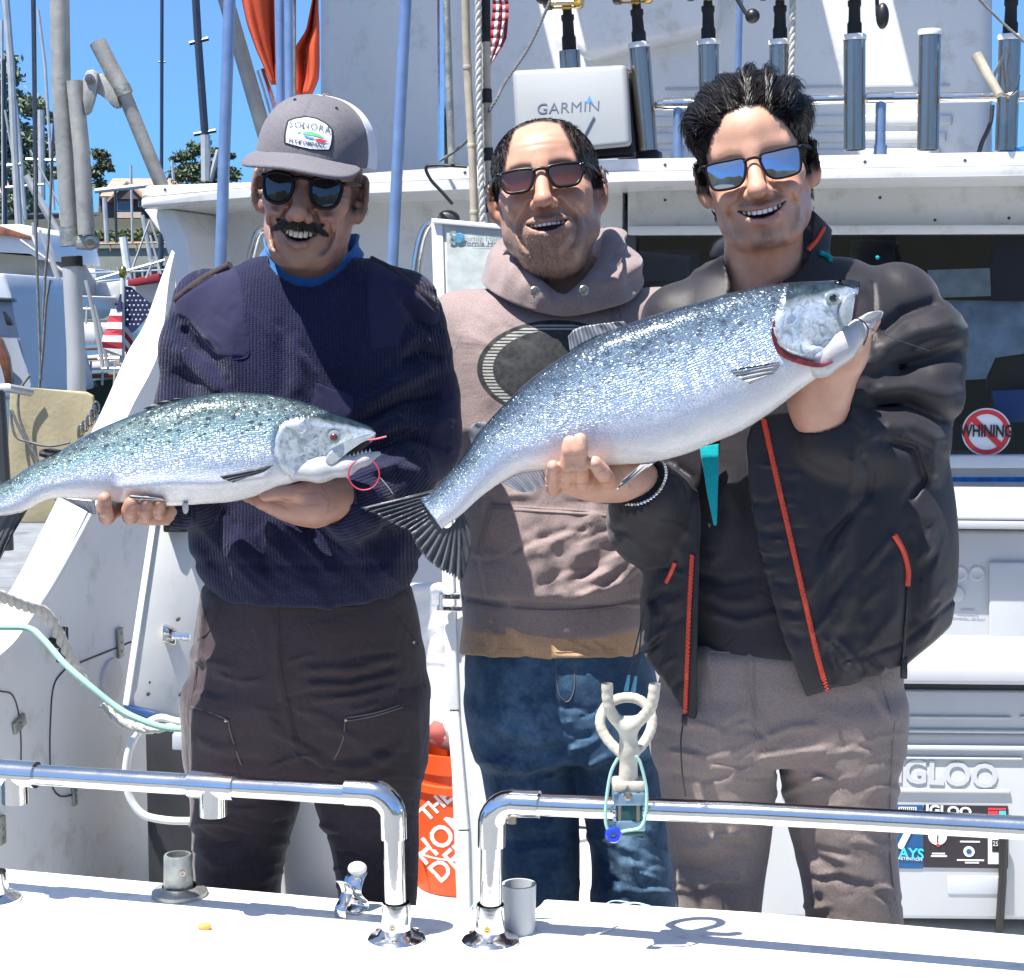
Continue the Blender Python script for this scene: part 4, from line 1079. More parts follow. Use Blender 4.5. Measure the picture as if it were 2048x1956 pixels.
for a, b in zip(pp[:-1], pp[1:]):
    q = [np.array(rot_ @ Vector((x, y, z)))+ck for x, y, z in ((-w*.3, a[1], a[2]),(w*.3, a[1], a[2]),(w*.3, b[1], b[2]),(-w*.3, b[1], b[2]))]
    mb.quad(*q)
bmesh.ops.remove_doubles(mb.bm, verts=mb.bm.verts[:], dist=1e-5)
o = mb.build('spring_clip', M['chrome'], boat, angle=80); sm = o.modifiers.new('s', 'SOLIDIFY'); sm.thickness = .0022
MB().ball(ck+np.array((.004,.004,.058)),.012,14,9,(1.1,.8,.8)).build('clip_tip', M['white_ring'], boat)
# small rub strips and scuffs on the shelf
MB().prism([Zp(1045,1925, SH)+np.array((0,0,.001)), Zp(1100,1938, SH), Zp(1160,1950, SH), Zp(1260,1968, SH), Zp(1240,1975, SH), Zp(1120,1955, SH), Zp(1050,1938, SH)],(0,0,.006),.002).build('scuff_pad', M['shelf'], boat)

# ================================================================== things on and about the boat
# rods in the roof holders
def rod(i, label, knob=None):
    xt, yt, xb, yb_, ring, _ = HOLD[i]
    a = V(xb, yb_, VR-.045); b = V(xt, yt, VR-.045); ax = (b-a)/np.linalg.norm(b-a); L = float(np.linalg.norm(b-a))
    g = empty('fishing_rod', b, label, 'fishing rod', 'rods standing in the roof holders')
    o = b+ax*-.12
    MB().lathe(o, ax,[(0,.014),(.10,.0165),(.115,.0185),(.155,.0185),(.16,.0155),(.195,.0145),(.20,.017),(.212,.017)],16).build('grip', M['black_rubber'], g)
    MB().lathe(o, ax,[(.212,.012),(.44,.011),(.445,.016),(.75,.014),(.752,.0065),(2.2,.002)],12).build('blank', M['black'], g)
    rc = o+ax*.258+VX*-.040
    rl = empty('reel', rc); fit_keep(rl, g)
    MB().lathe(rc-UX*.050, UX,[(0,0),(0,.034),(.006,.038),(.018,.038),(.020,.030)],26).build('side_plate', M['black'], rl)
    MB().lathe(rc+UX*.030, UX,[(0,.030),(.002,.038),(.014,.038),(.020,.034),(.022,0)],26).build('side_plate', M['gold'], rl)
    MB().lathe(rc-UX*.032, UX,[(0,.033),(.003,.027),(.058,.027),(.062,.033)],24).build('spool', M['spool'], rl)
    for t in (0.6,2.2,3.8,5.3): MB().tube([rc-UX*.035+VX*.036*math.cos(t)+np.array((0,0,.036*math.sin(t))), rc+UX*.034+VX*.036*math.cos(t)+np.array((0,0,.036*math.sin(t)))],.003,6).build('cross_bar', M['gold'], rl)
    MB().box(rc+VX*.032-np.array((0,0,.0)),(.02,.02,.07), bevel=.003).build('reel_foot', M['gold'], rl)
    if knob:
        kind, kx, ky = knob; kp = V(kx, ky, VR-.10); hub = rc+UX*.055
        mb = MB(); mb.tube([hub, kp+np.array((0,0,.03))*0+UX*-.012],.005,8); mb.build('handle', M['black'], rl)
        if kind == 'ball': MB().ball(kp,.0185,18,12).build('knob', M['black'], rl)
        else: MB().ball(kp,.032,18,12,(.5,.5,1)).build('knob', M['black'], rl); 
    return g
M['spool'] = simple('cream line on spool',(.55,.48,.34),.6, bump=.0008, bscale=400)
rod(0, 'fishing rod standing behind the marine display, leftmost on the roof',('ball',1085,-6))
rod(1, 'fishing rod in the holder just right of the marine display')
rod(2, 'fishing rod left of the ball-ended reel handle above the dark-haired head',('ball',1505,32))
rod(3, 'fishing rod in the roof holder next to the hanging white rope above the dark-haired head')
rod(4, 'fishing rod with a large oval black handle knob, left of the empty holder',('oval',1765,32))
rod(6, 'fishing rod in the far right holder past the empty one')
# marine display under its white cover
g = empty('marine_display', V(1140,300,4.62), 'white covered marine display lettered on its face at the roof edge', 'display')
cv = [V(1022,140,4.60), V(1252,128,4.60), V(1260,290,4.54), V(1032,312,4.54)]
M['cover_shaded'] = simple('white cover toned for shade',(.25,.27,.285),.45, var=.03)  # white cover, its colour darkened evenly for the dappled shade on it
MB().prism(cv, VX*.045,.014,5).build('cover', M['cover_shaded'], g)
MB().prism([V(1028,150,4.652), V(1266,138,4.652), V(1272,312,4.60), V(1040,326,4.60)], VX*.05,.012,4).build('housing', M['black'], g)
n_ = np.cross(cv[1]-cv[0], cv[3]-cv[0]); n_ /= np.linalg.norm(n_); n_ = n_*(-1 if n_ @ VX > 0 else 1); up_ = (cv[0]-cv[3]); rt_ = cv[1]-cv[0]
pl_ = lambda x, y, e=.002: (lambda r: C0 + r*(float((cv[0]-C0) @ n_)/float(r @ n_)) + n_*e)(ray(x, y))
text_obj('lettering', 'GARMIN',.041, pl_(1137,217), rt_, up_, M['navy_letter'], g,.0006, bold=0, sx=1.02, spacing=1.08)
MB().prism([pl_(1172,207,.0012), pl_(1179,192,.0012), pl_(1187,207,.0012), pl_(1180,209,.0012)], n_*.001).build('logo_mark', M['blue_mark'], g)
MB().prism([V(1230,300,4.66), V(1320,300,4.66), V(1316,322,4.66), V(1236,322,4.66)], VX*.06,.008).build('display_mount', M['navy_cloth'], g)
# blue poles
def pole(name, label, pts, r, mat, n=14, group=None, cat='pole'):
    o = MB().tube(pts, r, n).build(name, M[mat]); tag(o, label, cat, group); return o
pole('support_pole', 'blue metal pole leaning in front of the cabin, left of the capped man',[V(462,-80,4.30), V(428,900,4.30), V(420,1300,4.30)],.0152, 'blue_pole')
pole('support_pole', 'blue metal pole behind the right shoulder of the capped man',[V(816,-80,4.30), V(783,560,4.30), V(750,1250,4.30)],.0148, 'blue_pole')
pole('antenna_pole', 'slim grey pole standing on the roof edge right of the blue pole',[V(890,-80,4.72), V(899,200,4.72), V(904,335,4.72)],.0105, 'castalloy')
pole('roof_post', 'slender steel pole rising behind the ball-ended reel handle',[V(1481,-80,4.9), V(1476,150,4.9), V(1474,300,4.9)],.0095, 'blue_pole')
# bamboo and flag
g = empty('bamboo_pole', V(950,200,4.38), 'pale bamboo pole standing on the roof edge left of the taped flagpole', 'pole')
pp = [V(929,-80,4.38), V(934,120,4.38), V(944,300,4.38), V(950,480,4.38)]
MB().tube(smooth_path(pp,8),.0105,12).build('cane', M['bamboo'], g)
for t in (.12,.38,.66,.9):
    q = pp[0]+(pp[-1]-pp[0])*t; MB().lathe(np.array((np.interp(q[2],[p[2] for p in pp[::-1]],[p[0] for p in pp[::-1]]), q[1], q[2])),(0,0,1),[(-.006,.0108),(0,.0125),(.006,.0108)],12).build('node_ring', M['bamboo'], g)
fg = empty('flagpole', V(973,200,4.36), 'bamboo flagpole wrapped in black tape with a furled striped flag', 'flagpole')
fp_ = [V(969,-80,4.36), V(972,120,4.36), V(976,300,4.36), V(984,480,4.36)]
MB().tube(smooth_path(fp_,8),.0112,12).build('cane', M['bamboo'], fg)
for y0, y1 in ((-60,84),(178,206),(296,322),(395,425)):
    f_ = lambda y: V(np.interp(y,[-80,120,300,480],[969,972,976,984]), y,4.36); MB().tube([f_(y0), f_((y0+y1)/2), f_(y1)],.0128,12).build('tape_wrap', M['black_rubber'], fg)
flag = empty('flag', V(990,20,4.42), 'furled red and white striped flag hanging from the taped bamboo pole', 'flag')
for k in range(5):
    mb = MB(); a = []; b = []
    for j in range(13):
        t = j/12; y = -60+t*205
        x0 = np.interp(t,[0,.35,.75,1],[980,986,978,977]) + (k/5)*np.interp(t,[0,.35,.7,1],[22,34,42,12]); x1 = np.interp(t,[0,.35,.75,1],[980,986,978,977]) + ((k+1)/5)*np.interp(t,[0,.35,.7,1],[22,34,42,12])
        dz = .005*math.sin(k*1.9+t*3); dz2 = .005*math.sin((k+1)*1.9+t*3); a.append(V(x0-18*t*t*(k/5), y,4.42+dz)); b.append(V(x1-18*t*t*((k+1)/5), y,4.42+dz2))
    for j in range(12): mb.quad(a[j], b[j], b[j+1], a[j+1])
    o = mb.build('stripe', M['flag_red'] if k % 2 == 0 else M['flag_white'], flag); sm = o.modifiers.new('s', 'SOLIDIFY'); sm.thickness = .0008
M['cord_blue'] = simple('pale blue cord',(.42,.60,.72),.6); M['bead'] = simple('blue glass bead',(.01,.04,.50),.12, coat=.5)
# twisted ropes and lines
def rope(name, label, pts, r, mat, cat='rope', strands=3, pitch=None, group=None, sub=10):
    P = np.array(smooth_path(pts, sub)); L = np.r_[0, np.cumsum(np.linalg.norm(np.diff(P, axis=0), axis=1))]; m = max(12, int(L[-1]/(r*1.2)))
    m = min(m,420); s = np.linspace(0, L[-1], m); Q = np.stack([np.interp(s, L, P[:, i]) for i in range(3)],1)
    mb = MB(); T = np.gradient(Q, axis=0); T /= np.linalg.norm(T, axis=1, keepdims=True)
    h = np.array((.31,.9,.3)); A = np.cross(T, h); A /= np.linalg.norm(A, axis=1, keepdims=True); B = np.cross(T, A); pitch = pitch or r*7
    for k in range(strands):
        ph = s/pitch*2*math.pi + k*2*math.pi/strands
        mb.tube(list(Q + r*.52*(np.cos(ph)[:, None]*A + np.sin(ph)[:, None]*B)), r*.56,6)
    o = mb.build(name, M[mat], angle=80); tag(o, label, cat, group); return o
rope('rope', 'grey twisted rope hanging between the bamboo pole and the taped flagpole',[V(956,-80,4.33), V(958,200,4.33), V(962,330,4.33), V(966,480,4.33)],.0085, 'rope')
rope('rope', 'pale twisted rope hanging down beside a rod holder above the dark-haired head',[V(1587,-80,4.60), V(1584,90,4.60), V(1580,200,4.60)],.0085, 'rope')
rope('rope', 'thin knotted line running from the roof up past the marine display',[V(1110,-20,4.45), V(1060,90,4.42), V(1010,165,4.38), V(985,212,4.35), V(930,285,4.40), V(880,322,4.55)],.0040, 'cord')
rope('rope', 'thin line slanting down across the far right rod holder',[V(1950,-10,4.5), V(2010,50,4.5), V(2080,110,4.5)],.0035, 'cord')
for x, y in ((1052,100),(1010,165),(988,208)):
    pass
o = MB().tube(smooth_path([V(x, y,4.5) for x, y in ((934,333),(870,330),(852,336),(862,360),(885,385),(905,408))],6),.0045,8).build('cable', M['black']); tag(o, 'black cable end hanging over the roof edge beside the slim grey pole', 'cable')
# orange flags on their poles
def cloth_sheet(name, label, rows, d, mat, cat, amp=.03, seed=1, group=None):
    """rows: (y, xl, xr)"""
    ny, nx = 26,14; V_ = []; rs = np.random.RandomState(seed); ph = rs.rand(3)*6
    ys = [r[0] for r in rows]
    for j in range(ny):
        y = ys[0]+(ys[-1]-ys[0])*j/(ny-1); xl = np.interp(y, ys,[r[1] for r in rows]); xr = np.interp(y, ys,[r[2] for r in rows])
        for i in range(nx):
            t = i/(nx-1); V_.append(V(xl+(xr-xl)*t, y, d + amp*math.sin(t*5+ph[0]+.02*y*.3) + amp*.5*math.sin(t*11+ph[1])))
    fa = [(j*nx+i, j*nx+i+1,(j+1)*nx+i+1,(j+1)*nx+i) for j in range(ny-1) for i in range(nx-1)]
    o = mesh_obj(name, V_, fa, M[mat]); sm = o.modifiers.new('s', 'SOLIDIFY'); sm.thickness = .003; tag(o, label, cat, group); return o
cloth_sheet('orange_flag', 'orange cloth flag hanging left of two grey poles above the cap',[(-90,470,548),(0,485,549),(50,496,550),(100,514,551),(140,532,552),(170,545,553)],4.95, 'orange_cloth', 'flag',.035,3)
cloth_sheet('orange_flag', 'orange cloth flag hanging between the grey poles and the white flybridge',[(-90,628,640),(0,624,637),(60,612,638),(95,590,638),(130,592,638),(160,593,636),(190,592,622)],5.0, 'orange_cloth', 'flag',.03,4)
pole('flag_staff', 'left one of two grey poles between the orange flags',[V(559,-80,4.85), V(562,300,4.85)],.0125, 'blue_pole')
pole('flag_staff', 'right one of two grey poles between the orange flags',[V(577,-80,4.83), V(580,300,4.83)],.0115, 'blue_pole')
pole('flag_staff', 'thin dark rod just right of the two grey poles',[V(589,-80,4.95), V(590,300,4.95)],.004, 'cord')
pole('outrigger_pole', 'weathered pale outrigger pole slanting down to the cap',[V(432,-80,5.2), V(452,0,5.2), V(530,270,5.2), V(560,375,5.2)],.024, 'alloy_pole')
pole('outrigger_pole', 'short steel tube slanting beside the orange flag above the cap',[V(522,140,5.0), V(535,180,5.0), V(560,270,5.0), V(585,360,5.0)],.0145, 'chrome')
# wooden club stuck by the far right holder
pole('wooden_club', 'pale wooden club leaning against the far right rod holder',[V(1953,110,4.58), V(1975,150,4.56), V(1999,190,4.54)],[.0135,.0125,.011], 'bamboo', cat='club')
o = MB().tube(smooth_path([V(x, y,4.56) for x, y in ((2014,95),(1998,130),(1986,160),(1990,182),(2010,190),(2030,182),(2038,150))],6),.0042,8).build('wire_loop', M['steel']); tag(o, 'bent wire loop hung round the far right rod holder', 'wire')
o = MB().prism([V(2002,296,4.62), V(2048,292,4.62), V(2090,292,4.62), V(2090,309,4.62), V(2000,309,4.62)], VX*.06,.006).build('blue_sponge', M['blue_mark']); tag(o, 'bright blue sponge lying on the roof edge at far right', 'sponge')
o = MB().tube(smooth_path([V(x, y,4.72) for x, y in ((1985,210),(1982,240),(1975,262),(1964,285),(1958,306))],5),.006,8).build('cable', M['dark_grey']); tag(o, 'dark cable running down beside the far right rod holder', 'cable')
# ---- coolers on the right
g = empty('cooler', V(1880,1838,4.30), 'big white drinks cooler lying on deck with raised lettering and a printed label', 'cooler')
v0 = 4.30
def cq(name, x0, x1, y0, y1, v, th, mat, bev=.004, par=None): return MB().prism([V(x0, y0, v), V(x1, y0+ (x1-x0)*.008, v), V(x1, y1+(x1-x0)*.010, v), V(x0, y1, v)], VX*th, bev,3).build(name, M[mat], par or g)
X0, X1 = 1480,2320
cq('body', X0, X1,1462,1836, v0+.012,.46, 'plastic_white',.012)
cq('lid', X0-6, X1+6,1328,1366, v0-.055,.54, 'plastic_white',.012)
cq('lid_seam', X0, X1,1366,1380, v0+.02,.44, 'dark_grey',.002)
cq('upper_band', X0, X1,1379,1459, v0+.004,.455, 'plastic_white',.005)
for a, b in ((1500,1760),(1775,2022),(2040,2280)):
    cq('recess_frame', a, b,1432,1437, v0-.003,.01, 'plastic_white',.002); 
cq('body_rib', X0, X1,1456,1462, v0-.004,.02, 'plastic_white',.003); cq('body_rib', X0, X1,1489,1497, v0-.002,.02, 'plastic_white',.003)
cq('name_plate',1560,2045,1512,1516, v0+.004,.012, 'plastic_white',.002); cq('name_plate',1560,2020,1577,1583, v0+.002,.012, 'plastic_white',.002)
text_obj('raised_lettering', 'IGLOO',.080, V(1893,1549, v0+.011), UX,(0,0,1), M['plastic_white'], g,.003, bold=.002, sx=.96)
lb = empty('label', V(1905,1670, v0)); fit_keep(lb, g)
vl = v0+.0085
def lq(name, x0, x1, y0, y1, e, mat): return MB().prism([V(x0, y0, vl-e), V(x1, y0+(x1-x0)*.012, vl-e), V(x1, y1+(x1-x0)*.012, vl-e), V(x0, y1, vl-e)], VX*.0015).build(name, M[mat], lb)
M['label_blue'] = simple('label blue',(.005,.07,.20),.4); M['label_dark'] = simple('label dark',(.02,.014,.02),.4); M['label_cyan'] = simple('label cyan',(.05,.50,.75),.4)
lq('label_field',1640,1846,1608,1735,.0, 'label_blue'); lq('label_field',1847,2016,1610,1735,.0005, 'label_dark')
lq('barcode',1797,1833,1614,1625,.002, 'paper')
for k in range(8): lq('barcode_bar',1800+4*k,1801.6+4*k,1615,1624,.003, 'ink')
text_obj('lettering', 'IGLOO',.030, V(1897,1622, vl-.003), UX,(0,0,1), M['paper'], lb,.0004, bold=.001, sx=1.15)
text_obj('lettering', '7',.12, V(1812,1668, vl-.003), UX,(0,0,1), M['paper'], lb,.0004, bold=.002)
text_obj('lettering', 'DAYS',.036, V(1812,1707, vl-.003), UX,(0,0,1), M['label_cyan'], lb,.0004, bold=.0008, sx=.95)
text_obj('lettering', 'ICE RETENTION',.0105, V(1813,1717.5, vl-.003), UX,(0,0,1), M['paper'], lb,.0003)
MB().lathe(V(1875,1672, vl-.002),-VX,[(0,.022),(.001,.022),(.0011,0)],24, ref=(0,0,1)).build('badge', M['paper'], lb); MB().lathe(V(1876,1690, vl-.004),-VX,[(0,.004),(.001,.004),(.0011,0)],12, ref=(0,0,1)).build('badge_dot', M['red'], lb); MB().box(V(1875.5,1674, vl-.0035),(.003,.001,.028), rot=Matrix.Rotation(-YAW,3, 'Z')).build('badge_mark', M['ink'], lb)
MB().lathe(V(1938,1703, vl-.002),-VX,[(0,.013),(.001,.013),(.0011,0)],20, ref=(0,0,1)).build('badge', M['paper'], lb); MB().lathe(V(1938,1703, vl-.004),-VX,[(0,.007),(.001,.007),(.0011,0)],6, ref=(0,0,1)).build('badge_mark', M['label_blue'], lb)
for k,(x0, x1, y) in enumerate(((1864,1890,1706),(1862,1894,1711),(1920,1960,1682),(1914,1968,1719),(1930,1958,1724))): lq('print_line', x0, x1, y, y+2.6,.002, 'paper')
lq('print_flag',1976,2012,1616,1620,.002, 'red'); lq('print_flag',1976,1996,1622,1630,.002, 'red'); lq('print_flag',1998,2012,1622,1630,.002, 'label_cyan')
lq('size_box',1976,2004,1676,1728,.002, 'paper'); lq('size_field',1984,2000,1680,1704,.003, 'ink'); text_obj('lettering', '25',.016, V(1991,1688, vl-.0045), UX,(0,0,1), M['paper'], lb,.0003, sx=.8)
MB().tube([V(2006,1676, v0-.012), V(2005,1760, v0-.014), V(1998,1868, v0-.012)],.010,10).build('strap', M['black'], g)
cq('handle_recess',1895,2000,1752,1790, v0+.008,.01, 'plastic_grey',.004)
# second cooler behind it
g = empty('cooler', V(1900,1320,4.62), 'white cooler with sloping lid standing behind the big one, under the cabin window', 'cooler')
v1 = 4.64
cq('body',1480,2320,1058,1345, v1+.01,.24, 'plastic_white',.01)
MB().prism([V(1470,1036, v1-.075), V(2330,1044, v1-.075), V(2330,1062, v1-.075), V(1470,1054, v1-.075)], VX*.345,.006).build('lid_rim', M['plastic_white'], g)
a, b = V(1470,1036, v1-.075), V(2330,1044, v1-.075); MB().prism([a, b, b+VX*.325+np.array((0,0,.055)), a+VX*.325+np.array((0,0,.055))],(0,0,.012),.004).build('lid', M['plastic_white'], g)
cq('front_panel',1978,2090,1124,1312, v1-.004,.02, 'plastic_white',.006)
for x in (1920,1954,1890): MB().lathe(V(x,1147, v1+.010),-VX,[(0,.020),(.003,.019),(.004,.015),(.002,.012),(.002,0)],20, ref=(0,0,1)).build('drain_boss', M['plastic_white'], g)
MB().lathe(V(1912,1188, v1+.010),-VX,[(0,.022),(.010,.020),(.012,.012),(.012,0)],20, ref=(0,0,1)).build('drain_plug', M['plastic_white'], g)
for k,(s_, y) in enumerate((('USHING',1220),('IMPROVEMENTS',1229),('COMMERCIAL USE ONLY',1237))): text_obj('raised_lettering', s_,.010 if k == 0 else .0075, V(1935, y, v1+.009), UX,(0,0,1), M['plastic_grey'], g,.0006)
# no whining sticker on the glass
g = empty('sticker', V(1973,864, VW-.01), 'round red and white prohibition sticker with black lettering on the cabin window', 'sticker')
def disc(name, r0, r1, e, mat):
    mb = MB(); mb.lathe(V(1973,864, VW+.008-e),-VX,[(0, r1),(.0008, r1),(.0008, max(r0,1e-7))] + ([(0, r0)] if r0 else []),48, ref=(0,0,1)); return mb.build(name, M[mat], g)
k_ = float(V(1973,864, VW)[1])/F
disc('sticker_disc',0,48*k_,0, 'paper'); disc('red_ring',36*k_,45*k_,.002, 'red')
mb = MB(); c = V(1973,864, VW+.0055); dgn = (UX*.72 - np.array((0,0,.70))); dgn /= np.linalg.norm(dgn); pr = np.cross(dgn, VX)
mb.prism([c-dgn*39*k_-pr*6*k_, c+dgn*39*k_-pr*6*k_, c+dgn*39*k_+pr*6*k_, c-dgn*39*k_+pr*6*k_],-VX*.0006); mb.build('red_bar', M['red'], g)
text_obj('lettering', 'WHINING',34*k_, V(1973,863, VW+.0030), UX,(0,0,1), M['ink'], g,.0003, bold=.0012, sx=.66)
# ---- buckets, bags
def bucket(name, label, c, r, h, mat, bail=True):
    g = empty(name, c, label, 'bucket')
    MB().lathe(c,(0,0,1),[(0,0),(0, r*.86),(h*.72, r*.95),(h*.73, r*1.02),(h*.78, r*1.02),(h*.79, r*.97),(h*.86, r*.98),(h*.87, r*1.04),(h, r*1.05),(h, r*.97),(.01, r*.82),(.01,0)],40).build('pail', M[mat], g); return g
bc = Zp(925,1762,.003); bc = D(930,1762, float(bc[1])); bc[2] = .003
ob = bucket('bucket', 'orange plastic bucket with white slanted lettering behind the door panel', bc,.15,.37, 'orange_plastic')
fcyl = lambda P: np.sqrt(((P-np.asarray(bc, np.float32))[:, :2]**2).sum(1)) - (.15*.86 + (P[:,2]-bc[2])/.27*.15*.09)
for s_, x, y, sz in (('THE',872,1611,44),('HOME',896,1664,66),('DEPOT',930,1700,60)): drape_text('lettering', s_, fcyl, x, y, sz, M['paper'], ob, rot=-42, off=.0015, d=float(bc[1])-.13, d0=3.8, d1=5.2, bold=1.2, sx=.9)
for y in (1572,1718):
    zz = hit(fcyl,880, y,0,3.8,5.2)[0][2]; rr = .15*.86+(zz-bc[2])/.27*.15*.09; MB().lathe((bc[0], bc[1], zz),(0,0,1),[(-.002, rr),(-.002, rr+.0012),(.002, rr+.0013),(.002, rr)],40).build('white_band', M['paper'], ob)
wc_ = Zp(625,1772,.003)
bucket('bucket', 'white plastic bucket on the deck between the legs of the man in dark trousers', wc_,.16,.36, 'plastic_white')
def bagsdf(P): return ell(P, bc+np.array((0,-.02,.43)),(.13,.11,.075)) - .010*wnoise(P,34,61,3)
lo = bc+np.array((-.18,-.18,.30)); hi = bc+np.array((.18,.16,.56))
o = garment('plastic_bag', bagsdf, lo, hi,.007, M['bag'], None); tag(o, 'crumpled white plastic bag with pink print on top of the orange bucket', 'bag')
drape_poly('pink_print', bagsdf,[(850,1462),(868,1440),(886,1446),(892,1475),(880,1492),(862,1478),(852,1490)],.003, M['bag_red'], o,3.8,5.2)
def tw(P):
    c = D(858,1250,4.6); return rbox(P, c,(.055,.02,.11),.015) - .012*wnoise(P,30,67,3)
c = D(858,1250,4.6); o = garment('towel', tw, c-np.array((.12,.09,.17)), c+np.array((.12,.09,.17)),.006, M['bag'], None); tag(o, 'white cloth hanging on the cabin wall between the capped man and the door panel', 'cloth')
# black tote, hose, lines at left
c = Zp(330,1790,0.004); c = D(352,1760,3.95); c[2] = .004
o = MB().box(c+np.array((.06,.12,.36)),(.17,.36,.70), rot=Matrix.Rotation(-YAW,3, 'Z'), bevel=.03, seg=4).build('storage_bin', M['dark']); tag(o, 'black storage bin standing under the locker door behind the white hose', 'bin')
o = MB().prism([D(344,1468,3.66), D(382,1472,3.66), D(382,1502,3.66), D(344,1500,3.66)],(0,.03,0),.003).build('bin_label', M['plastic_grey'], o)
hs_ = [(415,1455),(350,1442),(318,1436),(285,1455),(262,1490),(252,1540),(258,1590),(285,1628),(330,1640),(380,1642),(430,1640)]
o = MB().tube(smooth_path([D(x, y,3.30) for x, y in hs_],8),.0075,12).build('hose', M['hose']); tag(o, 'white hose looped in front of the black bin beside the dark trousers', 'hose')
rope('rope', 'thick white twisted rope hanging over the coaming at far left',[U(x, y,-1.80) for x, y in ((-60,1172),(0,1192),(50,1212),(85,1222),(108,1250),(128,1290),(148,1330),(166,1362))],.0125, 'rope')
rope('rope', 'white rope tail drooping with a knot below the locker door',[D(x, y,3.30) for x, y in ((205,1410),(230,1436),(262,1452),(300,1458),(340,1452),(400,1456))],.0100, 'rope')
o = MB().tube(smooth_path([D(x, y, d) for x, y, d in ((-60,1252,3.35),(0,1254,3.35),(58,1257,3.35),(88,1280,3.33),(130,1328,3.30),(180,1372,3.28),(230,1412,3.27),(272,1436,3.26),(330,1455,3.26),(400,1458,3.26))],6),.0062,10).build('line', M['rope_green']); tag(o, 'pale green line running from the far left down to the locker door foot', 'line')
# ---- rod holder fork on the stern rail
g = empty('rod_rest', D(1256,1617,2.16), 'worn white forked rod rest clamped on the stern rail', 'rod rest')
dd = dr_-.036
M['old_white'] = simple('chipped white coating',(.50,.47,.39),.45, var=.08, vscale=30, dirt=.75, dirt_col=(.22,.18,.13), bump=.001, bscale=90)
W3 = lambda x, y, e=0: D(x, y, dd+e)
def forkf(P):
    tp_ = smooth_path([W3(1214,1356,-.035), W3(1217,1410,-.030), W3(1232,1440,-.022), W3(1256,1452,-.018), W3(1280,1440,-.022), W3(1303,1410,-.030), W3(1311,1358,-.035)],3); tines = chain(P, tp_,[.0070]*len(tp_),.002)
    stem = chain(P,[W3(1256,1452,-.018), W3(1258,1500,-.010), W3(1256,1570,0)],[.0115,.0105,.0125],.01)
    rp_ = smooth_path([W3(1252,1515,.0), W3(1216,1480,.012), W3(1200,1446,.018), W3(1211,1414,.026), W3(1238,1397,.032), W3(1272,1397,.032), W3(1297,1416,.026), W3(1304,1448,.018), W3(1290,1482,.010), W3(1260,1516,.0)],3); ring = chain(P, rp_,[.0062]*len(rp_),.002)
    return smin(smin(tines, stem,.010), ring,.006)
sculpt('fork', forkf, W3(1180,1600,-.08), W3(1335,1330,.08),.0016, M['old_white'], g)
mb = MB(); mb.box(W3(1256,1568,0),(.040,.034,.014), bevel=.004); mb.build('fork_foot', M['old_white'], g)
M['clamp_green'] = simple('sea green clamp',(.02,.085,.085),.35,.3); M['clamp_blue'] = simple('worn blue steel',(.22,.33,.42),.35,.6, dirt=.4)
MB().box(W3(1257,1590,0),(.040,.046,.016), bevel=.003).build('clamp_top', M['clamp_blue'], g)
MB().box(W3(1257,1617,0),(.034,.040,.022), bevel=.003).build('clamp_core', M['clamp_green'], g)
MB().box(W3(1257,1643,0),(.040,.044,.014), bevel=.003).build('clamp_bottom', M['clamp_blue'], g)
MB().box(W3(1257,1658,0),(.036,.036,.008), bevel=.002).build('clamp_plate', M['clamp_green'], g)
for x in (1239,1276): MB().tube([W3(x,1584,-.018), W3(x,1652,-.018)],.0028,8).build('clamp_bolt', M['steel'], g)
MB().lathe(W3(1256,1591,-.026),(0,-1,0),[(0,.006),(.004,.006),(.0055,.004),(.0055,0)],6).build('bolt_head', M['steel'], g)
cd_ = [(1236,1516),(1222,1545),(1214,1590),(1211,1630),(1214,1655),(1226,1668),(1250,1662),(1280,1655),(1291,1630),(1293,1580),(1282,1530),(1272,1512)]
MB().tube(smooth_path([W3(x, y,-.03) for x, y in cd_],6),.0021,8).build('cord', M['rope_green'], g)
MB().lathe(W3(1227,1670,-.032),(0,-1,0),[(-.004,.004),(-.004,.008),(0,.0105),(.004,.008),(.004,.004),(0,.003)],18).build('bead', M['bead'], g)
# ---- white cup, cords, crumb
cpos = Zp(1038,1862, SH); g = empty('pvc_cup', cpos, 'white plastic cup standing on the shelf behind the right rail post', 'cup')
MB().lathe(cpos,(0,0,1),[(0,0),(0,.0215),(.064,.0225),(.064,.0190),(.004,.0185),(.004,0)],28).build('cup_wall', M['plastic_white'], g)
def line_on(pts, r, mat, label):
    o = MB().tube(smooth_path([Zp(x, y, z) for x, y, z in pts],8), r,6).build('cord', M[mat]); tag(o, label, 'cord'); return o
line_on([(950,1842, SH+.03),(942,1818, SH+.035),(965,1800, SH+.04),(1010,1806, SH+.03),(1070,1826, SH+.01),(1180,1824, SH+.006),(1260,1806, SH+.004),(1300,1812, SH+.004)],.0011, 'cord_blue', 'pale blue cord looped round the right rail post and trailing along the shelf')
line_on([(948,1838, SH+.03),(975,1860, SH+.02),(1025,1880, SH+.003),(1090,1890, SH+.003),(1160,1880, SH+.003),(1250,1848, SH+.003),(1320,1836, SH+.003)],.0011, 'hose', 'white cord lying in a long curve on the shelf right of the rail post')
line_on([(1040,1838, SH+.012),(1120,1834, SH+.003),(1190,1820, SH+.003),(1225,1802, SH+.003),(1265,1806, SH+.003)],.0008, 'cord_blue', 'thin pale blue thread on the shelf behind the looped cord')
o = MB().ball(Zp(409,1853, SH+.004),.010,10,6,(1.0,.6,.55)).build('crumb', M['crumb']); tag(o, 'orange yellow crumb lying on the white shelf', 'crumb')
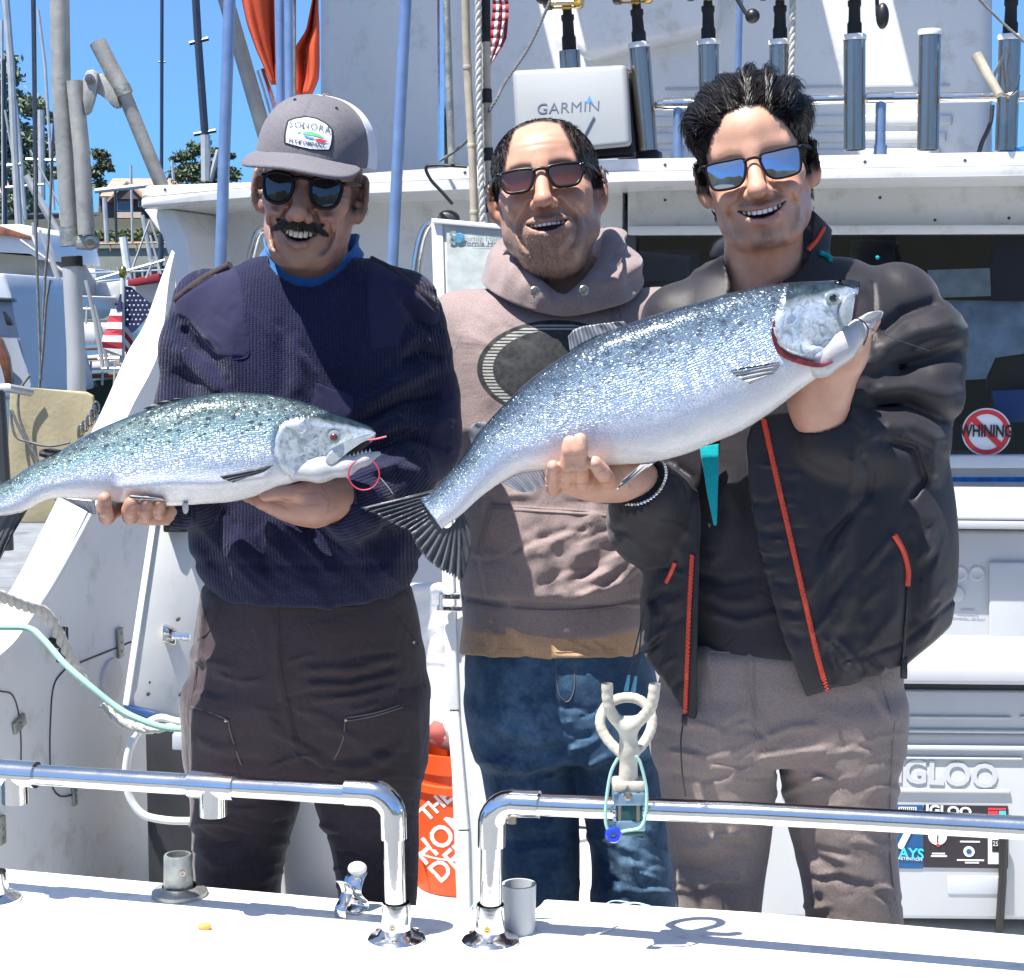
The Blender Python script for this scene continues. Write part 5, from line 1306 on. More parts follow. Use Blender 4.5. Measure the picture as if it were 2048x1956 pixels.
# ================================================================== harbour behind
def water_mat():
    m, n, p = new_mat('harbour water')
    tc = N(n, 'ShaderNodeTexCoord'); no = N(n, 'ShaderNodeTexNoise', i_Scale=2.2, i_Detail=6.0); mp = N(n, 'ShaderNodeMapping'); mp.inputs['Scale'].default_value = (.6,1.4,1)
    n.links.new(tc.outputs['Object'], mp.inputs[0]); n.links.new(mp.outputs[0], no.inputs['Vector'])
    p.inputs['Base Color'].default_value = (.018,.040,.045,1); p.inputs['Roughness'].default_value = .08; p.inputs['IOR'].default_value = 1.33
    b = N(n, 'ShaderNodeBump', i_Strength=.7, i_Distance=.08); n.links.new(no.outputs[0], b.inputs['Height']); n.links.new(b.outputs[0], p.inputs['Normal']); return m
M['water'] = water_mat()
M['dockwood'] = simple('grey dock planks',(.20,.215,.23),.8, var=.16, vscale=5, dirt=.5, dirt_col=(.08,.08,.08), bump=.003, bscale=40, streak=False)
M['backdrop_hill'] = simple('scrub hill',(.07,.075,.045),.95, var=.3, vscale=.05)
M['leaf_a'] = simple('eucalyptus leaf',(.21,.27,.18),.7, var=.25, vscale=1.2); M['leaf_b'] = simple('cypress leaf',(.11,.15,.085),.7, var=.3, vscale=1.5); M['leaf_c'] = simple('ivy leaf',(.085,.115,.035),.7, var=.3, vscale=1.5)
M['bark'] = simple('bark',(.16,.12,.09),.9, var=.2)
M['concrete'] = simple('seawall concrete',(.30,.31,.26),.85, var=.12, vscale=.8, dirt=.6, dirt_col=(.12,.13,.09))
M['shingle'] = simple('brown shingle',(.115,.085,.085),.85, var=.15, vscale=1.5); M['roof_tile'] = simple('tan roof',(.42,.27,.20),.85, var=.08, vscale=2); M['trim'] = simple('pale timber',(.55,.45,.36),.8)
M['winblue'] = simple('blue reflecting window',(.06,.12,.24),.1, spec=.8); M['winfr'] = simple('white sash',(.6,.62,.64),.6)
M['mast'] = simple('mast aluminium',(.50,.50,.49),.4,.3, var=.08); M['mast_dark'] = simple('dark mast',(.03,.04,.06),.4)
M['hull_white'] = simple('white boat hull',(.72,.73,.74),.35, var=.03, vscale=1, dirt=.2); M['hull_grey'] = simple('pale grey hull',(.42,.47,.55),.4); M['canvas_red'] = simple('red canvas',(.30,.02,.035),.8, var=.15); M['canvas_tan'] = simple('tan canvas',(.48,.46,.40),.8, var=.06, vscale=3); M['hull_dark'] = simple('dark green hull',(.012,.035,.035),.4); M['brownpipe'] = simple('rusty rail',(.42,.24,.12),.7)
w = MB().prism([(-600,-400,-.7),(600,-400,-.7),(600,900,-.7),(-600,900,-.7)],(0,0,-.5)).build('water', M['water'], None, smooth=False); tag(w, kind='structure')
# dock the photographer stands on
dk = empty('dock',(0,0,-.2)); tag(dk, kind='structure')
for k in range(26):
    y = 1.70-.285*k; MB().box((0, y,-.07),(26,.27,.05), bevel=.006, seg=1).build('plank', M['dockwood'], dk, smooth=False)
MB().box((0,-1.9,-.30),(25.6,7.2,.38)).build('dock_float', M['dark_grey'], dk)
f2 = empty('finger_dock', D(-60,1110,12.5)*np.array((1,1,0))+np.array((0,0,-.35))); tag(f2, kind='structure')
for k in range(16):
    c = D(-260,1110,9.6+.42*k); MB().box((c[0]+1.0, c[1],-.32),(3.4,.38,.05), bevel=.006, seg=1).build('plank', M['dockwood'], f2, smooth=False)
c = D(-260,1110,12.8); MB().box((c[0]+1.0, c[1],-.46),(3.3,6.6,.22)).build('dock_float', M['dark_grey'], f2)
# added hills all round, closer behind the camera to darken the reflections
for nm,(cx, cy), r0, h, seed in (('backdrop_hill',(0,0),330,16,3),):
    rs = np.random.RandomState(seed); n = 120; mb = MB(); top = []; bot = []; bk = []
    for i in range(n):
        a = 2*math.pi*i/n; e = h*(.55+.25*math.sin(a*3+1)+.2*math.sin(a*7+2)+.1*math.sin(a*17)); front = abs(math.atan2(math.cos(a), math.sin(a)))
        if front < .75: e *= .30
        r0 = 330
        if math.sin(a) < -.05: r0 = 60; e = e*.75  # unseen half behind the camera, pulled near as a dark backdrop for reflections
        top.append((r0*1.2*math.cos(a), r0*1.2*math.sin(a), e)); bot.append((r0*math.cos(a), r0*math.sin(a),-1)); bk.append((r0*1.6*math.cos(a), r0*1.6*math.sin(a),-1))
    for i in range(n):
        j = (i+1) % n; mb.quad(bot[i], bot[j], top[j], top[i]); mb.quad(top[i], top[j], bk[j], bk[i])
    tag(mb.build(nm, M['backdrop_hill'], None), kind='structure')
# sea wall and bank
DW = 78
tag(MB().prism([D(-1500,498, DW), D(700,486, DW), D(700,640, DW), D(-1500,640, DW)],(0,3,0)).build('seawall', M['concrete']), 'pale olive concrete seawall with an orange-brown rail below the brown house', 'wall')
MB().prism([D(-1500,492, DW-.1), D(700,480, DW-.1), D(700,494, DW-.1), D(-1500,506, DW-.1)],(0,3.2,0)).build('coping', M['concrete'], bpy.data.objects['seawall'])
g = empty('rail_fence', D(250,486, DW-.4), 'orange-brown pipe rail along the top of the seawall', 'railing')
MB().tube([D(190,488, DW-.4), D(360,485, DW-.4)],.055,6).build('rail', M['brownpipe'], g)
for x in range(195,361,26): MB().tube([D(x,488, DW-.4), D(x,502, DW-.4)],.035,6).build('post', M['brownpipe'], g)
bank = MB().prism([D(-1500,492, DW+2), D(700,480, DW+2), D(700,420,96), D(-1500,440,96)],(0,.5,-.5)).build('bank', M['backdrop_hill']); tag(bank, kind='structure')
def leaves(name, clumps, mat, parent, n, size, seed, flat=.8):
    """foliage as many small bent leaf faces gathered in uneven clumps: (centre, radii, weight)"""
    rs = np.random.RandomState(seed); w = np.array([c[2] for c in clumps], float); w /= w.sum(); k = rs.choice(len(clumps), n, p=w)
    C = np.array([c[0] for c in clumps])[k]; R = np.array([c[1] for c in clumps])[k]
    d = rs.randn(n,3); d /= np.linalg.norm(d, axis=1, keepdims=True); r = np.abs(rs.normal(.62,.30, n))[:, None]
    P = C + R*d*r
    a = rs.randn(n,3); a /= np.linalg.norm(a, axis=1, keepdims=True); b = np.cross(a, rs.randn(n,3)); b /= np.linalg.norm(b, axis=1, keepdims=True); s = size*rs.uniform(.5,1.3, n)[:, None]
    V_ = np.stack([P-a*s, P+b*s*.45, P+a*s, P-b*s*.45],1).reshape(-1,3); q = np.arange(n*4).reshape(-1,4)
    return mesh_obj(name, V_, q, mat, parent, smooth=False)
def tree(label, base, limbs, clumps, mat, n, size, seed, r0):
    g = empty('tree', base, label, 'tree')
    mb = MB()
    for L in limbs: mb.tube(smooth_path(L,4), list(np.linspace(r0, r0*.25,4*(len(L)-1)+1)),7)
    mb.build('trunk', M['bark'], g); leaves('crown', clumps, mat, g, n, size, seed); return g
dt = 92; k = dt/F
def cl(x, y, r, w=1, d=dt, sq=.8): return (D(x, y, d),(r*d/F, r*d/F*1.2, r*sq*d/F), w)
tree('tall grey-green eucalyptus at far left behind the masts', D(20,520, dt),[[D(20,520, dt), D(25,350, dt), D(10,200, dt), D(-5,130, dt)],[D(25,380, dt), D(70,290, dt), D(90,230, dt)],[D(22,420, dt), D(-30,260, dt)]],
     [cl(5,150,34), cl(30,205,26), cl(-25,200,40,1.5), cl(70,215,24), cl(95,235,14,.4), cl(15,260,34), cl(60,280,30), cl(85,300,26), cl(-20,310,45,1.5), cl(45,340,36), cl(20,120,14,.4), cl(100,345,16,.5), cl(35,400,36)], M['leaf_a'],17000,.19,5,.22)
tree('small dark tree beside the grey mast above the tan roof', D(200,430,96),[[D(200,430,96), D(202,370,96), D(198,320,96)]],[cl(196,308,13,1,96), cl(208,330,16,1,96), cl(190,345,16,1,96), cl(214,310,6,.3,96), cl(222,338,6,.3,96), cl(200,370,14,1,96)], M['leaf_b'],2600,.13,6,.12)
tree('dark flat-topped cypress rising behind the left end of the boat roof', D(410,470,88),[[D(410,470,88), D(408,380,88), D(405,310,88)],[D(408,370,88), D(450,330,88)],[D(408,380,88), D(365,330,88)]],
     [cl(400,300,22,1.2,88,.5), cl(372,312,20,1,88,.45), cl(430,306,20,1,88,.5), cl(352,318,12,.6,88,.4), cl(458,312,12,.6,88,.5), cl(385,340,30,1.4,88,.6), cl(430,340,30,1.4,88,.6), cl(410,375,46,2,88), cl(360,350,22,1,88), cl(465,350,18,1,88), cl(382,290,8,.4,88), cl(412,286,9,.4,88)], M['leaf_b'],9000,.12,8,.2)
leaves('ivy',[(D(x,476, DW+1.5),(1.3,.6,.35),1) for x in range(100,420,40)], M['leaf_c'], None,3500,.13,11); tag(bpy.data.objects['ivy'], kind='stuff')
# houses
def house(label, x0, x1, ytop, yeave, ybot, d, win, ridge, gable=None):
    g = empty('house', D((x0+x1)/2, ybot, d), label, 'house')
    MB().prism([D(x0, yeave, d), D(x1, yeave, d), D(x1, ybot, d), D(x0, ybot, d)],(0,6,0)).build('wall', M['shingle'], g)
    a, b = D(x0-6, yeave+4, d-.4), D(x1+6, yeave+4, d-.4); r = np.array((0,3.4,0)); h = D(ridge[0], ytop, d)[2]-a[2]
    MB().prism([a, b, D(ridge[1], ytop, d)+r, D(ridge[0], ytop, d)+r],(0,.05,-.12)).build('roof', M['roof_tile'], g)
    for (wx0, wx1, wy0, wy1) in win:
        f = MB().prism([D(wx0-2, wy0-2, d-.06), D(wx1+2, wy0-2, d-.06), D(wx1+2, wy1+2, d-.06), D(wx0-2, wy1+2, d-.06)],(0,.1,0)).build('window', M['winfr'], g)
        m_ = (wx0+wx1)/2
        for a0, a1 in ((wx0, m_-.7),(m_+.7, wx1)):
            for b0, b1 in ((wy0,(wy0+wy1)/2-.6),((wy0+wy1)/2+.6, wy1)):
                MB().prism([D(a0, b0, d-.09), D(a1, b0, d-.09), D(a1, b1, d-.09), D(a0, b1, d-.09)],(0,.04,0)).build('pane', M['winblue'], f)
    if gable:
        gx0, gx1, gy, gb = gable
        MB().prism([D(gx0, gb, d-.8), D((gx0+gx1)/2, gy, d-.8), D(gx1, gb, d-.8)],(0,.9,0)).build('gable', M['shingle'], g)
        MB().prism([D(gx0-4, gb+4, d-.9), D((gx0+gx1)/2, gy-4, d-.9), D((gx0+gx1)/2, gy, d-.9), D(gx0, gb+6, d-.9)],(0,1.2,0)).build('gable_roof', M['roof_tile'], g); MB().prism([D((gx0+gx1)/2, gy-4, d-.9), D(gx1+4, gb+4, d-.9), D(gx1, gb+6, d-.9), D((gx0+gx1)/2, gy, d-.9)],(0,1.2,0)).build('gable_roof', M['roof_tile'], g)
        MB().prism([D(gx0+14, gb+26, d-.7), D(gx1-10, gb+26, d-.7), D(gx1-10, gb+38, d-.7), D(gx0+14, gb+38, d-.7)],(0,.7,0)).build('balcony', M['trim'], g)
    return g
house('brown shingled house with tan roof and blue windows behind the boat roof',205,330,347,388,490,92,[(236,264,392,420),(240,268,438,462),(194+84,290,395,412)],(196,345),(215,292,366,398))
house('partly hidden brown house with tan gable at the far left edge',-60,36,356,398,490,97,[(2,14,404,420),(18,30,404,420),(2,14,430,446),(18,30,430,446)],(-50,24))
# masts
def mast(label, pts, d, r, mat='mast', spreaders=(), name='mast'):
    g = empty(name, D(*pts[0], d), label, 'mast', 'bare masts over the harbour')
    MB().tube([D(x, y, d) for x, y in pts], r,8).build('spar', M[mat], g)
    for (x, y, w, dy) in spreaders: MB().tube([D(x-w, y-dy, d), D(x, y, d), D(x+w, y+dy, d)], r*.55,6).build('spreader', M[mat], g)
mast('thin dark mast with a small crossbar right of the slanting grey pole',[(322,540),(323,350),(324,-60)],30,.030, 'mast_dark',[(324,124,7,0)])
mast('dark tapering mast with two pairs of spreaders left of the blue pole',[(414,360),(410,270),(396,80),(388,-60)],34,.075, 'mast_dark',[(398,82,19,-5),(410,265,22,-4)])
mast('short pale mast below the dark tapering one, left of the blue pole',[(412,362),(411,270)],33,.09, 'mast')
mast('pale stay slanting left of the blue pole beside the cypress',[(420,362),(437,300)],33,.05, 'mast')
mast('tall thin dark mast at left crossing the eucalyptus',[(72,470),(70,250),(66,-60)],24,.032, 'mast_dark')
mast('grey mast with a jointed foot in front of the eucalyptus at far left',[(38,460),(28,270),(22,130),(10,-20)],26,.055, 'mast',[(28,330,14,-2)])
mast('thin pale mast leaning between the dark mast and the thick pole',[(108,420),(90,130),(76,20)],40,.035, 'mast')
mast('short pale mast with wide spreaders below the far left eucalyptus',[(84,400),(82,220)],38,.075, 'mast',[(82,320,30,1)])
mast('pale mast behind the far left boat cabin',[(50,440),(40,300),(30,200)],32,.045, 'mast',[(50,372,38,-3)])
mast('slanting pale boom crossing below the tan gable at far left',[(52,352),(118,470)],28,.06, 'mast')
mast('thin pale mast left of the brown house window',[(214,486),(209,395)],44,.06, 'mast')
mast('thin pale mast below the brown house, right of the lower window',[(305,540),(285,430)],40,.05, 'mast')
mast('white leaning mast above the striped flag',[(258,560),(246,474)],20,.045, 'winfr')
mast('dark antenna standing over the red canvas',[(322,525),(322,470)],22,.035, 'mast_dark')
mast('long horizontal spar in front of the tan roof',[(190,382),(300,370)],36,.05, 'winfr')
# boats
def hull(name, label, pts_px, d, depth, mat, extra=(), group='boats moored in the harbour'):
    g = empty(name, D(*pts_px[0], d), label, 'boat', group)
    MB().prism([D(x, y, d) for x, y in pts_px],(0, depth,0),.02,2).build('hull', M[mat], g)
    for nm, pp, dd, th, mt in extra:
        MB().prism([D(x, y, dd) for x, y in pp],(0, th,0),.006,2).build(nm, M[mt], g)
    return g
def rig(g, lines, d, r=.014, mat='mast', name='rigging'):
    for pts in lines: MB().tube([D(x, y, d) for x, y in pts], r,5).build(name, M[mat], g)
B1 = hull('moored_boat', 'white boat with a rounded pale cabin roof and brown trim at the far left edge',[(-80,585),(128,590),(126,622),(100,640),(-80,640)],15,2.0, 'hull_white',
     [('cabin',[(-80,500),(66,512),(92,556),(94,600),(-80,600)],15.2,1.8, 'canvas_tan'),('cabin_roof',[(-80,452),(40,448),(64,462),(76,500),(78,520),(60,506),(-80,500)],14.9,2.2, 'hull_white'),('roof_trim',[(-80,452),(0,452),(60,472),(60,480),(20,472),(-80,466)],14.85,.1, 'wood_teak'),
      ('window',[(18,558),(46,558),(48,596),(22,596)],15.1,.05, 'mast_dark'),('window',[(53,558),(78,560),(80,592),(54,596)],15.1,.05, 'mast_dark')])
B2 = hull('moored_boat', 'long white boat with a covered deck behind the thick grey pole',[(22,600),(60,594),(126,600),(190,604),(188,628),(30,632)],20,2.0, 'hull_white',[('deck_cover',[(112,540),(150,534),(190,538),(194,562),(114,564)],20.2,1.2, 'hull_white'),('rail',[(100,547),(290,540),(290,544),(100,551)],19.9,.04, 'mast'),('rail',[(190,562),(250,556),(250,560),(190,566)],19.8,.04, 'mast')])
b5 = hull('moored_boat', 'white boat with black registration digits on its bow behind the striped flag',[(182,570),(250,560),(330,556),(330,602),(236,612),(186,612)],17,2.0, 'hull_white',[('sail_cover',[(255,560),(318,546),(320,562),(256,572)],16.7,.3, 'canvas_red'),('hull_stripe',[(184,608),(236,606),(236,610),(184,613)],16.95,.02, 'canvas_red')])
text_obj('lettering', '516',.085, D(210,599,16.95),(1,.0,.08),(0,0,1), M['ink'], b5,.002)
B3 = hull('moored_boat', 'white hull with a clear light deck lying behind the thick grey pole',[(26,646),(190,650),(200,670),(190,690),(50,690),(30,676)],13.5,1.5, 'hull_white',[('rub_strip',[(40,702),(196,694),(196,700),(44,706)],13.4,.04, 'wood_teak')])
hull('moored_boat', 'pale blue-grey yacht hull with a teak strip at the far left edge',[(-80,560),(8,545),(22,590),(30,640),(62,770),(70,800),(-80,800)],8.2,1.2, 'hull_grey',[('teak_strip',[(-20,660),(2,680),(16,715),(24,770),(10,770),(4,730),(-20,700)],8.1,.05, 'wood_teak'),('stern_cap',[(-80,590),(20,596),(24,604),(-80,600)],8.15,.1, 'hull_dark'),('fitting',[(4,622),(18,640),(22,652),(12,650)],8.12,.05, 'ink')])
B6 = hull('moored_boat', 'dark green wooden boat with varnished rail below the striped flag',[(56,772),(130,764),(250,758),(330,752),(330,830),(190,830),(60,800)],9.6,1.8, 'hull_dark',[('teak_rail',[(60,758),(140,750),(240,744),(240,754),(140,760),(60,768)],9.5,.08, 'wood_teak'),('deck',[(170,712),(250,706),(300,700),(300,735),(176,738)],9.8,1.2, 'trim'),('hatch',[(176,726),(216,722),(216,738),(178,740)],9.55,.2, 'hull_white'),('coaming_board',[(60,736),(130,730),(130,744),(62,750)],9.7,.05, 'wood_teak'),('dark_bag',[(46,715),(78,712),(80,734),(50,738)],9.3,.3, 'ink'),('life_jacket',[(88,725),(104,712),(122,710),(110,730)],9.4,.1, 'hull_white'),('tarpaulin',[(84,745),(122,740),(122,752),(88,756)],9.35,.2, 'view_and_tarp')])
B4 = hull('moored_boat', 'low dark boat with white rails under the seawall',[(180,548),(340,530),(340,560),(200,572)],30,3, 'hull_dark',[('rail',[(180,545),(330,538),(330,541),(180,549)],29.8,.05, 'winfr'),('rail',[(180,556),(260,548),(260,552),(180,560)],29.8,.05, 'winfr')])
for k_,(a, b, nm) in enumerate((((96,500),(118,560), 'left'),((172,560),(205,730), ''),((188,610),(216,735), ''),((95,560),(128,660), ''),((100,590),(120,720), ''),((30,665),(110,730), ''))):
    o = MB().tube([D(*a,9.0+.2*k_), D((a[0]+b[0])/2+2,(a[1]+b[1])/2,9.0+.2*k_), D(*b,9.0+.2*k_)],.011,8).build('rail_stanchion', M['mast']); tag(o,('metal stay just left of the black tape band on the davit', 'metal stay slanting right of the white lower davit post', 'second metal stay right of the lower davit post, nearest the striped flag', 'metal stay beside the long white boat, left of the davit', 'steeper metal stay left of the davit crossing the white deck', 'metal stay slanting down towards the plywood board at left')[k_], 'stay', 'slanting stays among the moored boats')
# striped flag on its staff
g = empty('flag_staff', D(246,720,8.6), 'white flag staff with a gold tip', 'flag staff')
MB().tube([D(244,728,8.6), D(246,552,8.6)],.0125,10).build('staff', M['winfr'], g); MB().ball(D(246,545,8.6),.02,10,8,(1,1,1.6)).build('finial', M['gold'], g)
g = empty('national_flag', D(246,620,8.6), 'striped and starred flag draped either side of the white staff', 'flag')
def fl(poly, mat, nm, e=0): return MB().prism([D(x, y,8.6+e+.03*math.sin(x*.15)) for x, y in poly],(0,.006,0)).build(nm, M[mat], g)
fl([(250,572),(262,574),(300,606),(304,622),(272,660),(262,668),(250,650)], 'flag_blue', 'canton')
fl([(240,588),(243,588),(243,622),(232,620)], 'flag_blue', 'canton')
rs = np.random.RandomState(2)
for j in range(8):
    for i in range(6):
        x = 255+i*8.6+(4.3 if j % 2 else 0); y = 582+j*9.5
        if inpoly(np.array([x]), np.array([y]),[(252,574),(262,576),(298,606),(302,622),(272,656),(262,664),(252,648)])[0]:
            MB().lathe(D(x, y,8.57+.03*math.sin(x*.15)),(0,-1,0),[(0,.0050),(.001,0)],5).build('star', M['flag_white'], g, smooth=False)
for k in range(7):
    y0 = 618+k*13.0; xl = lambda y: np.interp(y,[618,640,680,700,720],[222,216,203,206,240]); a, b = y0, y0+13
    dz = 8*(k/6)
    fl([(xl(a), a),(244, a+dz*.2),(244, b+dz*.3),(xl(b), b)], 'flag_white' if k % 2 == 0 else 'flag_red', 'stripe')
for k in range(4):
    fl([(250,650+k*13),(268-k*1.5,672+k*12),(262-k*2,684+k*11),(250,663+k*13)], 'flag_red' if k % 2 else 'flag_white', 'stripe',.004)
# thick davit poles in the left foreground
g = empty('davit', D(140,780,5.2), 'thick weathered grey davit post with two folding arms at left', 'davit')
dv = 5.2
MB().tube([D(118,-60, dv), D(122,160, dv), D(132,330, dv), D(141,480, dv)],[.0275,.0275,.0268,.026],18).build('post', M['alloy_pole'], g)
MB().lathe(D(145,533, dv),(D(141,480, dv)-D(145,533, dv)),[(0,.030),(.028,.0305),(.03,.027)],18).build('tape_band', M['black_rubber'], g)
MB().tube([D(143,532, dv), D(152,700, dv), D(156,1000, dv)],[.0265,.0270,.0272],18).build('lower_post', M['mast'], g)
MB().tube([D(149,162, dv-.03), D(163,300, dv-.03), D(173,470, dv-.03)],[.0235,.0240,.0245],16).build('arm', M['alloy_pole'], g)
mb = MB(); mb.lathe(D(142,492, dv),(D(140,462, dv)-D(142,492, dv)),[(0,.0305),(.055,.0305)],18); mb.prism([D(155,470, dv-.04), D(190,474, dv-.04), D(193,492, dv-.04), D(176,500, dv-.04), D(150,498, dv-.04)],(0,.05,0),.004); mb.build('collar', M['castalloy'], g)
MB().lathe(D(182,484, dv-.045),(0,-1,0),[(0,.017),(.008,.017),(.009,.010),(.012,.009),(.012,0)],18).build('pivot', M['steel'], g)
mb = MB(); mb.prism([D(165,158, dv-.05), D(172,142, dv-.05), D(185,138, dv-.05), D(196,146, dv-.05),(D(194,168, dv-.05)), D(186,200, dv-.05), D(180,222, dv-.05), D(170,230, dv-.05), D(166,200, dv-.05)],(0,.03,0),.004); mb.build('hinge_plate', M['alloy_pole'], g)
mb = MB(); mb.prism([D(194,150, dv-.035), D(205,146, dv-.035), D(232,185, dv-.035), D(240,214, dv-.035), D(228,216, dv-.035), D(205,190, dv-.035), D(192,186, dv-.035)],(0,.03,0),.004); mb.build('hinge_plate', M['alloy_pole'], g)
MB().lathe(D(180,158, dv-.05),(0,-1,0),[(0,.014),(.006,.014),(.007,.007),(.012,.006),(.012,0)],14).build('pivot', M['steel'], g)
MB().tube([D(195,84, dv-.02), D(248,186, dv-.02)],.0245,16).build('arm_socket', M['alloy_pole'], g)
MB().lathe(D(248,186, dv-.02), D(248,186, dv-.02)-D(195,84, dv-.02),[(-.02,.0265),(.004,.0265),(.008,.021)],16).build('socket_lip', M['castalloy'], g)
MB().tube([D(247,184, dv-.02), D(290,290, dv), D(322,368, dv), D(340,420, dv+.05)],.0208,16).build('arm', M['alloy_pole'], g)
# cords on the davit
for k,(pts) in enumerate(([(64,-20),(70,200),(72,460),(82,760)],[(112,170),(104,330),(98,460),(90,560),(86,640)],[(100,560),(92,610),(86,700),(78,780)])):
    o = MB().tube(smooth_path([D(x, y,5.6) for x, y in pts],6),.0045,6).build('stay_wire', M['cord']); tag(o,('longest thin stay wire left of the davit, reaching the frame top', 'thin dark wire hanging closest to the davit post', 'short dark wire bending down to the plywood board corner')[k], 'wire', 'stay wires left of the davit')
# plywood board and its cord
g = empty('board', D(105,910,5.0), 'weathered beige plywood board with rounded corners lashed below the davit post', 'board')
MB().prism([D(x, y,5.0) for x, y in ((24,776),(60,776),(172,784),(186,792),(190,830),(186,960),(176,1046),(20,1046),(16,900),(19,790))],(0,.018,0),.004,3).build('panel', M['ply'], g)
o = MB().tube(smooth_path([D(x, y,4.97) for x, y in ((60,750),(42,775),(36,800),(40,840),(60,890),(75,920),(40,860),(22,820),(30,870),(62,885),(100,892),(140,885))],8),.0042,6).build('lashing', M['cord']); tag(o, 'tangled thin dark lashing over the beige plywood board', 'cord')
ch = empty('chain', D(178,840,4.9), 'galvanised chain hanging at the right edge of the plywood board', 'chain')
cps = smooth_path([D(x, y,4.93) for x, y in ((192,815),(184,835),(170,852),(158,866))],3)
for i, c in enumerate(cps):
    t = np.linspace(0,2*math.pi,13)[:-1]; ax = (0,1) if i % 2 else (1,0)
    MB().tube([c + np.array((.008*math.cos(a)*ax[0],.008*math.cos(a)*ax[1],.016*math.sin(a))) for a in t],.0034,6, closed=True).build('chain_link', M['steel'], ch)
o = MB().tube([D(-20,778,4.6), D(16,776,4.6), D(60,784,4.7)],.012,10).build('rail_end', M['mast']); tag(o, 'grey tube end at the left edge beside the plywood board', 'rail')
o = MB().tube([D(-6,780,4.6), D(8,1000,4.6), D(12,1100,4.6)],.02,10).build('dark_post', M['dark_grey']); tag(o, 'dark post at the left edge of the plywood board', 'post')

rs = np.random.RandomState(77)
rig(B1,[[(80,460),(128,600)],[(96,470),(124,590)],[(40,480),(130,545)],[(66,470),(66,445)]],14.6,.013)
rig(B2,[[(20+28*k,600),(22+28*k,560)] for k in range(7)] + [[(20,562),(190,566)],[(20,580),(190,584)]],19.6,.014)
rig(B4,[[(188+16*k,540-2*k),(190+16*k,568-2*k)] for k in range(9)] + [[(60,300),(190,540)],[(10,220),(60,520)],[(300,440),(262,545)],[(300,440),(330,530)]],29.5,.018)
rig(B3,[[(40+22*k,648),(42+22*k,612)] for k in range(7)] + [[(34,614),(190,618)]],13.3,.009)
rig(B6,[[(60+24*k,770),(62+24*k,722)] for k in range(8)] + [[(56,724),(240,716)],[(56,742),(240,736)]],9.4,.0065)
rig(b5,[[(190,560),(330,520)],[(292,556),(306,520)],[(322,548),(300,470)]],16.6,.012)
for k,(x, yb_, yt, d) in enumerate(((8,470,120,36),(118,440,250,60),(168,480,300,48),(230,486,372,55),(262,486,330,62),(344,360,320,50),(440,360,318,45),(4,460,40,52))):
    B = B4; MB().tube([D(x+3, yb_, d), D(x, yt, d)],.045,6).build('spar', M['mast' if k % 3 else 'mast_dark'], B)
# ================================================================== the three people
def body_obj(f, lo, hi, fr, p, skin, parent, h=.0024, nails=(), lines=()):
    v, q = surf_nets(f, lo, hi, h)
    L = to_local(fr, v)
    near = (np.abs(L) < .16).all(1)
    col = np.tile(np.asarray(skin, np.float32),(len(v),1)); col = col*(1+.05*wnoise(v,60,11,3)[:, None])
    col[near] = head_colors(L[near], p, skin)
    px, py = project(v)
    def bl(w, c_):
        nonlocal col
        w = np.clip(w,0,1)[:, None]; col = col*(1-w)+np.asarray(c_, np.float32)*w
    sk = np.asarray(skin, np.float32)
    if nails or lines: bl((v[:,2] < 1.6)*.25*np.clip(wnoise(v,150,13,2),0,1), sk*A_(1.0,.72,.66))
    for (x, y, a, b) in nails: bl((v[:,1] < 2.42)*.75*sstep(1.15,.8, np.sqrt(((px-x)/a)**2+((py-y)/b)**2)), sk*.5+A_(.33,.22,.19)); bl(.35*np.exp(-((np.sqrt(((px-x)/a)**2+((py-y)/b)**2)-1.15)/.18)**2), sk*.5)
    for pts in lines: e, _ = polydist(px, py, pts); bl(.55*np.exp(-(e/1.8)**2)*(v[:,1] < 2.46), sk*A_(.55,.42,.40))
    return mesh_obj('body', v, q, M['skin'], parent, attrs={'Col': np.concatenate([col, np.ones((len(v),1))],1)}), v
def front_of(loft): return lambda P: (P[:,1] < loft.cy(P[:,2])+.01).astype(np.float32)
def scatter(v, fa_mask_prob, fr, n, seed):
    """choose n vertices of the head at random, weighted"""
    rs = np.random.RandomState(seed); L = to_local(fr, v); near = (np.abs(L) < .16).all(1)
    w = np.zeros(len(v)); w[near] = np.maximum(fa_mask_prob(L[near]),0)
    i = rs.choice(len(v), n, p=w/w.sum()); return i, L[i]
